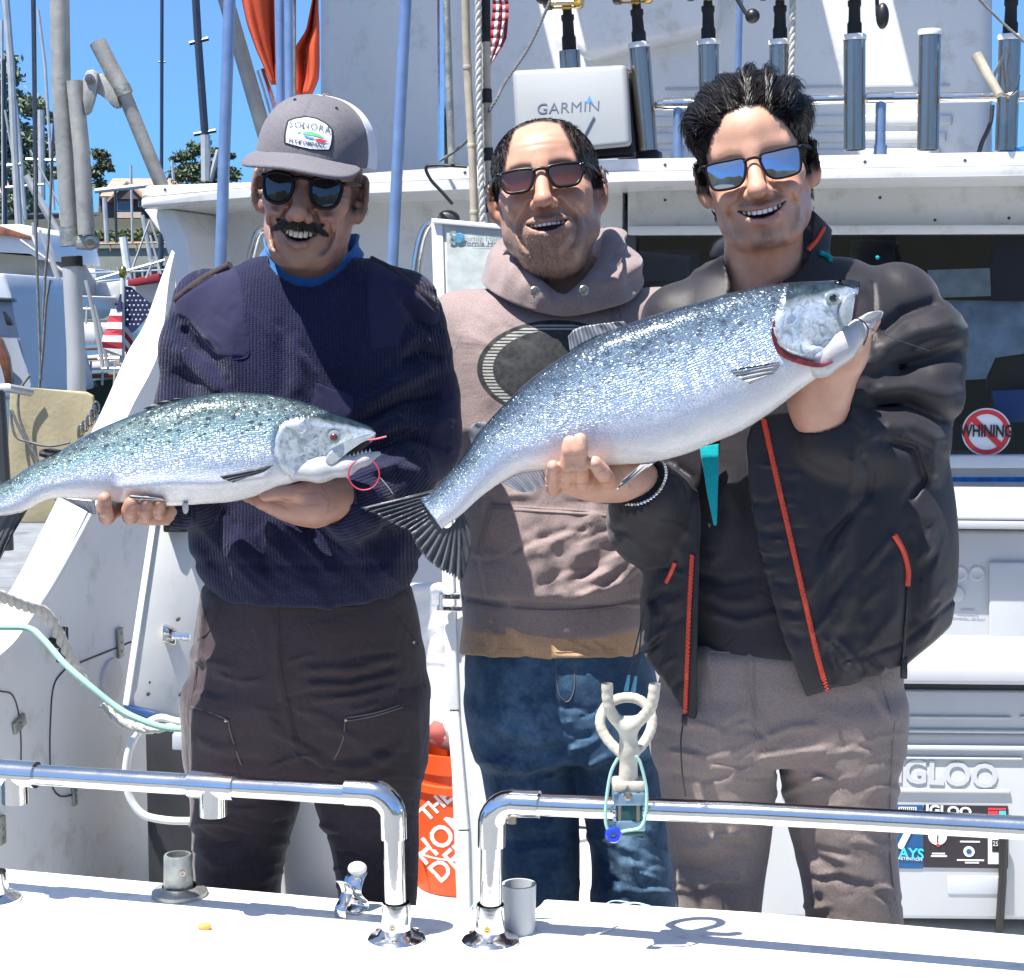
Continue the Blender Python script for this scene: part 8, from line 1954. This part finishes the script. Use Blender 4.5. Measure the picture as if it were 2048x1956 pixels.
# ================================================================== salmon
def fish_mat(name, back, side, spots=1.0, scalew=1.0, glit=1.0):
    m, n, p = new_mat(name)
    S = N(n, 'ShaderNodeAttribute', attribute_name='fs'); T = N(n, 'ShaderNodeAttribute', attribute_name='ft'); Hd = N(n, 'ShaderNodeAttribute', attribute_name='head')
    s, t, hd = S.outputs['Fac'], T.outputs['Fac'], Hd.outputs['Fac']
    tc = N(n, 'ShaderNodeTexCoord'); no = N(n, 'ShaderNodeTexNoise', i_Scale=26.0, i_Detail=5.0); n.links.new(tc.outputs['Object'], no.inputs['Vector'])
    tw = math_(n, 'ADD', t, math_(n, 'MULTIPLY', math_(n, 'SUBTRACT', no.outputs[0],.5),.16))
    base = ramp(n, tw,[(0.0, back[0]),(.16, back[1]),(.34, side[0]),(.52, side[1]),(.70, side[2]),(.86,(.66,.64,.63)),(1.0,(.74,.72,.70))]).outputs[0]
    # scales: rows along the flank
    cv = N(n, 'ShaderNodeCombineXYZ'); n.links.new(s, cv.inputs[0]); n.links.new(t, cv.inputs[1])
    mp = N(n, 'ShaderNodeMapping'); mp.inputs['Scale'].default_value = (125*scalew,52*scalew,1); n.links.new(cv.outputs[0], mp.inputs[0])
    vo = N(n, 'ShaderNodeTexVoronoi', i_Scale=1.0, i_Randomness=.65); n.links.new(mp.outputs[0], vo.inputs['Vector'])
    ve = N(n, 'ShaderNodeTexVoronoi', feature='DISTANCE_TO_EDGE', i_Scale=1.0, i_Randomness=.65); n.links.new(mp.outputs[0], ve.inputs['Vector'])
    edge = ramp(n, ve.outputs['Distance'],[(0,(0,)*3),(.16,(1,)*3)]).outputs[0]
    sp = N(n, 'ShaderNodeSeparateColor'); n.links.new(vo.outputs['Color'], sp.inputs[0])
    fl = ramp(n, t,[(0,(1,)*3),(.62,(1,)*3),(.85,(.15,)*3)]).outputs[0]
    fl = math_(n, 'MULTIPLY', fl, math_(n, 'SUBTRACT',1.0, hd))
    tint = ramp(n, sp.outputs[0],[(0,(.70,.75,.82)),(.5,(1,1,1)),(1,(1.22,1.23,1.25))]).outputs[0]
    c = mixc(n, math_(n, 'MULTIPLY', fl, ramp(n, t,[(0,(1,)*3),(.3,(.8,)*3),(.5,(.35,)*3)]).outputs[0]), base, mixc(n,1.0, base, tint, 'MULTIPLY'))
    c = mixc(n, math_(n, 'MULTIPLY', fl, math_(n, 'SUBTRACT',1.0, edge)), c, mixc(n,1.0, c,(.66,.72,.80), 'MULTIPLY'))
    # dark spots on the back
    m2 = N(n, 'ShaderNodeMapping'); m2.inputs['Scale'].default_value = (62,21,1); m2.inputs['Rotation'].default_value = (0,0,.5); n.links.new(cv.outputs[0], m2.inputs[0])
    v2 = N(n, 'ShaderNodeTexVoronoi', i_Scale=1.0, i_Randomness=1.0); n.links.new(m2.outputs[0], v2.inputs['Vector'])
    n2 = N(n, 'ShaderNodeTexNoise', i_Scale=160.0, i_Detail=3.0); n.links.new(tc.outputs['Object'], n2.inputs['Vector'])
    dd = math_(n, 'ADD', v2.outputs['Distance'], math_(n, 'MULTIPLY', n2.outputs[0],.22))
    s3 = N(n, 'ShaderNodeSeparateColor'); n.links.new(v2.outputs['Color'], s3.inputs[0])
    th = math_(n, 'MULTIPLY', ramp(n, tw,[(0,(.56,)*3),(.26,(.52,)*3),(.44,(.26,)*3),(.55,(0,)*3)]).outputs[0], math_(n, 'ADD',.55, math_(n, 'MULTIPLY', s3.outputs[1],.6)))
    spot = math_(n, 'MULTIPLY', math_(n, 'LESS_THAN', dd, th), spots)
    c = mixc(n, math_(n, 'MULTIPLY', spot,.85), c,(.022,.030,.040))
    # head plates
    n4 = N(n, 'ShaderNodeTexNoise', i_Scale=75.0, i_Detail=6.0, i_Distortion=1.5); n.links.new(tc.outputs['Object'], n4.inputs['Vector'])
    hc = ramp(n, n4.outputs[0],[(.30,(.22,.28,.32)),(.45,(.46,.51,.54)),(.58,(.66,.69,.70)),(.72,(.36,.43,.48))]).outputs[0]
    hb = ramp(n, tw,[(0,(.02,.035,.05)),(.17,(.06,.10,.12)),(.30,(1,1,1))]).outputs[0]
    hc2 = mixc(n,1.0, hc, hb, 'MULTIPLY'); c = mixc(n, hd, c, hc2)
    n.links.new(c, p.inputs['Base Color'])
    mt = ramp(n, t,[(0,(.30,)*3),(.3,(.55,)*3),(.58,(.42,)*3),(.75,(.08,)*3),(1,(.0,)*3)]).outputs[0]; n.links.new(mt, p.inputs['Metallic'])
    rg = mixc(n, fl,(.26,)*3, ramp(n, sp.outputs[1],[(0,(.24,)*3),(1,(.40,)*3)]).outputs[0]); n.links.new(rg, p.inputs['Roughness'])
    p.inputs['Coat Weight'].default_value = .35; p.inputs['Coat Roughness'].default_value = .07
    # every scale leans its own way
    h1 = math_(n, 'MULTIPLY', math_(n, 'MULTIPLY', edge, fl),1.0)
    gl = math_(n, 'MULTIPLY', fl, ramp(n, t,[(0,(.26*glit,)*3),(.22,(.22*glit,)*3),(.42,(.06*glit,)*3),(.6,(.02*glit,)*3)]).outputs[0])
    h = math_(n, 'ADD', math_(n, 'MULTIPLY', h1,.55), math_(n, 'MULTIPLY', sp.outputs[2], gl))
    h = math_(n, 'ADD', h, math_(n, 'MULTIPLY', math_(n, 'MULTIPLY', n4.outputs[0], hd),1.1))
    b = N(n, 'ShaderNodeBump', i_Strength=.8, i_Distance=.0011); n.links.new(h, b.inputs['Height'])
    wv = N(n, 'ShaderNodeTexNoise', i_Scale=14.0, i_Detail=3.0); n.links.new(tc.outputs['Object'], wv.inputs['Vector'])
    b2 = N(n, 'ShaderNodeBump', i_Strength=.6, i_Distance=.004); n.links.new(wv.outputs[0], b2.inputs['Height']); n.links.new(b2.outputs[0], b.inputs['Normal']); n.links.new(b2.outputs[0], p.inputs['Coat Normal'])
    n.links.new(b.outputs[0], p.inputs['Normal'])
    return m
def fin_mat(name, a, b, alpha=1.0, bump=.0008, sc=260, rays=46, metal=.0):
    m, n, p = new_mat(name)
    U = N(n, 'ShaderNodeAttribute', attribute_name='fu'); Vv = N(n, 'ShaderNodeAttribute', attribute_name='fv')
    tc = N(n, 'ShaderNodeTexCoord'); no = N(n, 'ShaderNodeTexNoise', i_Scale=60.0, i_Detail=5.0); n.links.new(tc.outputs['Object'], no.inputs['Vector'])
    w = math_(n, 'SINE', math_(n, 'ADD', math_(n, 'MULTIPLY', U.outputs['Fac'], rays*6.283), math_(n, 'MULTIPLY', no.outputs[0],2.2)))
    f = math_(n, 'ADD', math_(n, 'MULTIPLY', math_(n, 'ADD', w,1.0),.32), math_(n, 'MULTIPLY', no.outputs[0],.45))
    n.links.new(ramp(n, f,[(.2, a),(.75, b)]).outputs[0], p.inputs['Base Color'])
    p.inputs['Roughness'].default_value = .3; p.inputs['Metallic'].default_value = metal
    bm_ = N(n, 'ShaderNodeBump', i_Strength=.9, i_Distance=bump*2); n.links.new(w, bm_.inputs['Height']); n.links.new(bm_.outputs[0], p.inputs['Normal'])
    return m
M['fin_dark'] = fin_mat('tail fin',(.07,.074,.082),(.20,.205,.22), rays=58, metal=.15, bump=.00025)
M['fin_pale'] = fin_mat('pale fin',(.50,.50,.50),(.66,.65,.64), rays=14, bump=.0003)
M['fin_grey'] = fin_mat('grey fin',(.12,.13,.14),(.25,.26,.28), rays=16, metal=.15, bump=.0003)
M['gill'] = simple('red gill',(.16,.018,.022),.25, var=.25, vscale=60, coat=.5)
M['mouth_dark'] = simple('dark mouth',(.05,.02,.025),.3, var=.2)
M['fish_eye'] = simple('fish eye ring',(.30,.38,.36),.15,.5); M['pupil'] = simple('pupil',(.004,.004,.006),.05, coat=1)
M['belly'] = simple('white belly skin',(.50,.49,.485),.28, var=.05, vscale=30, bump=.0008, bscale=90, coat=.3)
M['jaw_silver'] = simple('silver jaw',(.52,.56,.58),.22,.4, var=.12, vscale=50, bump=.001, bscale=130, coat=.3)
M['red_line'] = simple('red leader',(.55,.04,.07),.35); M['wire'] = simple('thin leader',(.05,.05,.055),.4,.5)
def cubic(xs, ys, x):
    """smooth interpolation through knots"""
    P = np.array(smooth_path([np.array((a, b), float) for a, b in zip(xs, ys)],24)); return np.interp(x, P[:,0], P[:,1])
def fish_body(root, d_at, top, bot, thick, mat, gillx, parent=None, head_frac=.2, name='body', ns=300, nt=96, gill_curve=None, bulges=()):
    """top/bot: outline knots from tail to nose; thick: half thickness along the length"""
    s = np.linspace(0,1, ns)
    def curve(k):
        P = np.array(smooth_path([np.array(q, float) for q in k],30)); L = np.r_[0, np.cumsum(np.hypot(*np.diff(P, axis=0).T))]; L /= L[-1]
        return np.stack([np.interp(s, L, P[:,0]), np.interp(s, L, P[:,1])],1)
    A = curve(top); B = curve(bot)
    th = np.interp(s, np.linspace(0,1, len(thick)), thick)
    for _ in range(4): th = np.convolve(np.pad(th,5, mode='edge'), np.ones(11)/11, 'valid')
    dd = d_at(s)
    phi = np.linspace(0,2*math.pi, nt, endpoint=False)
    V3 = np.zeros((ns, nt,3)); ft = np.zeros((ns, nt)); PXY = np.zeros((ns, nt,2))
    for i in range(ns):
        for j, ph in enumerate(phi):
            c = math.cos(ph); u = .5-.5*(abs(c)**.92*np.sign(c)); side = math.sin(ph)
            w = abs(side)**.80*np.sign(side)*(1.0 - .10*(u-.42))
            x = A[i]+(B[i]-A[i])*u; PXY[i, j] = x; ft[i, j] = u
            V3[i, j] = D(x[0], x[1], dd[i] - th[i]*w)
    fs = np.repeat(s[:, None], nt,1)
    hdm = np.zeros((ns, nt)); front = np.sin(phi)[None, :] > 0
    disp = np.zeros((ns, nt))
    if gill_curve is not None:
        e, sg = polydist(PXY[...,0].ravel(), PXY[...,1].ravel(), gill_curve); e = e.reshape(ns, nt); sg = sg.reshape(ns, nt)
        sg = -sg; hdm = sstep(-2.5,2.5, e*sg)
        hdm = np.where(s[:, None] > .5, hdm,0)
        disp += .0055*np.exp(-(np.maximum(e*sg,0)/26)**2)*(hdm > .5) - .004*np.exp(-(e/4.5)**2)
    for pts, wd, am in bulges:
        e, sg = polydist(PXY[...,0].ravel(), PXY[...,1].ravel(), pts); disp += am*np.exp(-(e.reshape(ns, nt)/wd)**2)
    disp += .0009*wnoise(V3.reshape(-1,3).astype(np.float32),55,71,3).reshape(ns, nt)
    V3[...,1] -= disp*np.sign(np.sin(phi))[None, :]*np.abs(np.sin(phi))[None, :]**.3
    idx = np.arange(ns*nt).reshape(ns, nt); a = idx[:-1]; b = idx[1:]
    q = np.stack([a, np.roll(a,-1,1), np.roll(b,-1,1), b],-1).reshape(-1,4)
    vv = np.concatenate([V3.reshape(-1,3), V3[0].mean(0)[None], V3[-1].mean(0)[None]])
    n0 = ns*nt; caps = [(idx[0,(j+1) % nt], idx[0, j], n0, n0) for j in range(nt)] + [(idx[-1, j], idx[-1,(j+1) % nt], n0+1, n0+1) for j in range(nt)]
    faces = [tuple(f) for f in q] + [(c[0], c[1], c[2]) for c in caps]
    at = dict(fs=np.r_[fs.ravel(),0,1], ft=np.r_[ft.ravel(),.5,.5], head=np.r_[hdm.ravel(),0, hdm[-1].mean()])
    o = mesh_obj(name, vv, faces, mat, root, attrs=at)
    return o, lambda px, py: None
def fin(name, base, tip, d_base, d_tip, mat, parent, n=26, m=10, thick=.0016, ragged=0.0, wav=.003, seed=1):
    """fin: ruled surface between the root line and the outer edge, with real thickness"""
    rs = np.random.RandomState(seed)
    def samp(k): 
        P = np.array(smooth_path([np.array(q, float) for q in k],16)); L = np.r_[0, np.cumsum(np.hypot(*np.diff(P, axis=0).T))]; L /= L[-1]; t = np.linspace(0,1, n)
        return np.stack([np.interp(t, L, P[:,0]), np.interp(t, L, P[:,1])],1)
    A = samp(base); B = samp(tip); V_ = []; U = []; W = []
    rag = 1-ragged*np.abs(rs.rand(n))*(np.arange(n) % 2)
    for k in (0,1):
        for i in range(n):
            for j in range(m):
                f = j/(m-1)*(rag[i]); x = A[i]+(B[i]-A[i])*f
                dd = d_base+(d_tip-d_base)*f + wav*math.sin(i*1.1+f*2.5)*f
                V_.append(D(x[0], x[1], dd + (k-.5)*thick*(1.25-f))); U.append(i/(n-1)); W.append(f)
    fa = []; o = n*m
    for i in range(n-1):
        for j in range(m-1):
            a = i*m+j; fa.append((a, a+m, a+m+1, a+1)); fa.append((o+a, o+a+1, o+a+m+1, o+a+m))
    for i in range(n-1):
        for j in (0, m-1):
            a = i*m+j; fa.append((a, o+a, o+a+m, a+m) if j == 0 else (a, a+m, o+a+m, o+a))
    for j in range(m-1):
        for i in (0, n-1):
            a = i*m+j; fa.append((a, a+1, o+a+1, o+a) if i == 0 else (a, o+a, o+a+1, a+1))
    return mesh_obj(name, V_, fa, mat, parent, attrs=dict(fu=U, fv=W))
def slab(name, poly, d, thick, mat, parent, bev=.002, sm=4):
    pp = smooth_path([np.array(q, float) for q in poly], sm, True)
    return MB().prism([D(x, y, d) for x, y in pp],(0, thick,0), bev,3).build(name, mat, parent, angle=60)
M['fishA'] = fish_mat('chinook skin green back',((.025,.05,.055),(.17,.23,.22)),((.34,.48,.47),(.50,.60,.72),(.62,.67,.76)),.9,.95,.22)
M['fishC'] = fish_mat('chinook skin blue back',((.012,.022,.040),(.11,.16,.21)),((.42,.51,.58),(.50,.62,.78),(.66,.69,.76)),.6,1.15,.22)
def salmon_small():
    root = empty('salmon', D(400,900,2.37), 'smaller salmon with greenish spotted back across the hands of the navy sweater man', 'fish', 'salmon held up by the men')
    d = lambda s: 2.372 + .02*(1-s)
    gc = [(600,836),(572,842),(556,858),(549,880),(549,905),(556,925),(572,944)]
    top = [(-62,992),(-20,975),(18,960),(61,932),(122,900),(183,865),(244,838),(305,814),(367,797),(428,787),(489,785),(550,791),(611,805),(672,827),(712,842),(740,853),(752,864)]
    bot = [(-62,1030),(-20,1032),(20,1030),(53,1020),(85,1003),(122,996),(183,1000),(244,1006),(300,1011),(346,1012),(407,1008),(468,1003),(530,986),(591,965),(630,952),(650,932),(692,910),(735,890),(751,874)]
    th = [.006,.012,.018,.026,.034,.040,.044,.047,.048,.047,.044,.040,.036,.030,.022,.013]
    b, _ = fish_body(root, d, top, bot, th, M['fishA'],550, gill_curve=gc, bulges=[([(250,975),(340,965),(430,968),(527,958)],16,.006),([(600,855),(640,850),(690,855)],14,.003),([(575,850),(565,895),(585,935)],9,-.0015),([(612,862),(600,890),(612,915),(640,925)],4,-.0022),([(640,905),(700,880)],6,-.001)])
    # mouth
    zf = 2.337
    slab('upper_jaw',[(650,922),(660,902),(690,886),(722,871),(745,868),(748,876),(726,884),(702,900),(682,916),(664,930)],2.338,.018, M['jaw_silver'], root,.003)
    slab('mouth_inside',[(662,925),(700,896),(735,875),(742,880),(728,898),(700,912),(670,930)],2.352,.012, M['mouth_dark'], root,.001)
    def lj(P):
        return chain(P,[D(588,938,2.365), D(640,938,2.356), D(690,932,2.352), D(730,918,2.352), D(757,907,2.353)],[.016,.0165,.0125,.0075,.0035],.01)
    sculpt('lower_jaw', lj, D(560,985,2.31), D(775,880,2.40),.002, M['belly'], root)
    mb = MB()
    for k in range(7):
        c = D(692+8*k,914-2.0*k,2.346); mb.lathe(c,(0,-.2,1),[(-.001,.0012),(.004,0)],6)
    mb.build('teeth', M['paper'], root)
    ec = D(668,874,2.3345); MB().lathe(ec,(0,-1,0),[(-.003,.0088),(.001,.0082),(.0022,.0060),(.0025,.005)],20).build('eye', M['fish_eye'], root)
    MB().ball(ec+np.array((0,-.0005,0)),.0055,14,9,(1,.7,1)).build('pupil', M['gill'], root)
    fin('pectoral_fin',[(548,930),(540,936),(528,944)],[(438,950),(446,958),(466,965)],2.335,2.318, M['fin_grey'], root,18,10)
    fin('pelvic_fin',[(350,1003),(330,1000),(318,996)],[(262,1000),(258,994),(262,990)],2.342,2.335, M['fin_pale'], root,12,8)
    fin('anal_fin',[(118,994),(150,999),(190,1003)],[(172,1022),(185,1030),(192,1030)],2.385,2.385, M['fin_pale'], root,22,8, ragged=.1)
    fin('dorsal_fin',[(300,818),(340,806),(384,796)],[(286,818),(310,806),(350,797)],2.372,2.372, M['fin_grey'], root,16,6)
    fin('adipose_fin',[(96,918),(110,908),(124,900)],[(78,912),(80,900),(100,896)],2.38,2.38, M['fin_dark'], root,12,6,.004)
    fin('tail_fin',[(8,966),(2,985),(4,1008),(24,1030)],[(-165,905),(-120,980),(-95,1040),(-30,1138)],2.392,2.39, M['fin_dark'], root,44,16,.0022,.06,.004)
    fin('tail_fin',[(24,1022),(40,1026),(56,1018)],[(-28,1138),(-6,1130),(16,1086)],2.391,2.388, M['fin_dark'], root,20,14,.0022,.05,.003)
    MB().tube(smooth_path([D(x, y,2.335) for x, y in ((737,880),(752,878),(773,873))],4),.0014,6).build('hook_shank', M['red_line'], root)
    t = np.linspace(-1.0,4.2,26); ring = [D(728+31*math.cos(a),949+31*math.sin(a),2.33) for a in t]
    MB().tube(ring,.0011,6).build('leader_loop', M['red_line'], root)
    MB().tube([D(760,955,2.33), D(775,972,2.335), D(786,988,2.34)],.0005,5).build('leader', M['hose'], root)
    MB().lathe(D(371,1012,2.36),(0,0,-1),[(-.004,.004),(.004,.0045),(.009,.003),(.011,0)],10).build('water_drip', M['belly'], root)
def salmon_large():
    root = empty('salmon', D(1350,780,2.3), 'larger blue speckled salmon held nose up by the young man in charcoal jacket', 'fish', 'salmon held up by the men')
    d = lambda s: 2.330 - .030*s
    gc = [(1560,612),(1549,640),(1548,668),(1560,695),(1596,715),(1640,727),(1668,724)]
    top = [(838,995),(862,985),(890,953),(924,918),(969,852),(1014,803),(1064,756),(1120,716),(1176,682),(1232,657),(1316,627),(1400,603),(1484,580),(1568,566),(1652,561),(1700,562),(1719,568)]
    bot = [(884,1058),(905,1042),(924,1028),(969,988),(1036,945),(1092,938),(1176,934),(1232,930),(1305,924),(1372,908),(1428,885),(1484,861),(1540,826),(1596,783),(1652,742),(1690,705),(1705,655),(1716,588)]
    th = [.008,.012,.018,.027,.036,.044,.050,.053,.054,.054,.052,.050,.046,.040,.030,.012]
    b, _ = fish_body(root, d, top, bot, th, M['fishC'],1550, gill_curve=gc, bulges=[([(1612,622),(1600,660),(1620,690),(1650,690)],3.5,-.0020),([(1580,640),(1590,690),(1640,712)],14,.0025),([(1655,610),(1690,600)],10,.002),([(1560,730),(1520,735)],10,.002),([(1180,935),(1300,925),(1430,880)],5,-.0012)] + [([(1608+9*k,716-4*k),(1655+8*k,700-9*k)],2.5,-.0010) for k in range(3)])
    slab('gill_opening',[(1551,640),(1552,672),(1566,698),(1598,716),(1640,727),(1668,723),(1640,735),(1596,727),(1560,710),(1545,680),(1545,650)],2.2605,.02, M['gill'], root,.001,5)
    def lj(P):
        return chain(P,[D(1640,716,2.293), D(1680,690,2.290), D(1715,662,2.288), D(1742,640,2.288), D(1762,627,2.288)],[.026,.021,.013,.0075,.0035],.012)
    sculpt('lower_jaw', lj, D(1600,760,2.24), D(1780,600,2.335),.002, M['belly'], root)
    slab('jaw_tip',[(1722,640),(1738,628),(1760,621),(1764,626),(1750,636),(1732,650)],2.276,.02, M['fin_grey'], root,.002)
    slab('upper_jaw',[(1700,588),(1711,585),(1708,610),(1703,640),(1694,652),(1684,645),(1681,622),(1688,604)],2.258,.012, M['jaw_silver'], root,.003)
    slab('mouth_inside',[(1704,600),(1716,590),(1712,640),(1722,645),(1700,662),(1692,650)],2.285,.012, M['mouth_dark'], root,.001)
    slab('snout',[(1672,563),(1700,559),(1716,563),(1722,569),(1712,575),(1700,573)],2.283,.022, M['fin_dark_plain'], root,.004)
    ec = D(1666,596,2.2668); MB().lathe(ec,(0,-1,0),[(-.004,.0098),(.0008,.0092),(.0022,.007),(.0025,.005)],22).build('eye', M['fish_eye'], root)
    MB().ball(ec+np.array((0,-.0012,0)),.0052,14,9,(1,.6,1)).build('pupil', M['pupil'], root)
    fin('pectoral_fin',[(1562,728),(1556,738),(1548,748)],[(1460,745),(1478,756),(1500,768)],2.258,2.235, M['fin_pale'], root,18,10)
    fin('pectoral_fin',[(1563,726),(1555,724),(1548,726)],[(1458,744),(1466,740),(1480,736)],2.2575,2.234, M['fin_grey'], root,8,10)
    fin('pelvic_fin',[(1315,922),(1300,925),(1282,928)],[(1228,985),(1236,975),(1248,958)],2.285,2.27, M['fin_pale'], root,16,10)
    fin('anal_fin',[(1000,966),(1035,947),(1085,940)],[(1040,985),(1070,982),(1098,966)],2.325,2.325, M['fin_pale'], root,24,8, ragged=.12)
    fin('dorsal_fin',[(1140,704),(1190,676),(1256,650)],[(1136,672),(1160,654),(1246,642)],2.318,2.318, M['fin_grey'], root,22,8,.003)
    fin('adipose_fin',[(944,890),(958,868),(974,848)],[(938,868),(942,850),(968,842)],2.325,2.325, M['fin_grey'], root,12,6,.004)
    fin('tail_fin',[(872,978),(862,998),(860,1015),(864,1030)],[(720,1016),(742,1026),(790,1050),(822,1064)],2.330,2.325, M['fin_dark'], root,46,18,.0026,.10,.007)
    fin('tail_fin',[(864,1028),(876,1046),(896,1056),(920,1032)],[(820,1062),(836,1098),(872,1134),(926,1166)],2.330,2.325, M['fin_dark'], root,46,18,.0026,.12,.007,2)
    fin('tail_fin',[(908,1046),(918,1036),(926,1026)],[(924,1166),(938,1120),(946,1066)],2.3295,2.326, M['fin_dark'], root,18,14,.0024,.04,.003,3)
    MB().tube(smooth_path([D(x, y, q) for x, y, q in ((1703,634,2.262),(1722,640,2.262),(1736,656,2.265),(1733,676,2.275),(1727,690,2.285))],5),.0010,6).build('hook', M['wire'], root)
    MB().tube([D(1736,656,2.264), D(1790,678,2.30), D(1860,702,2.34)],.0005,5).build('leader', M['wire'], root)
M['fin_dark_plain'] = simple('dark snout skin',(.04,.055,.075),.25,.3, var=.2, vscale=60, coat=.4)
import time; _t0=time.time()
salmon_small(); salmon_large()
man_left(); man_middle(); man_right()
print('t', time.time()-_t0)
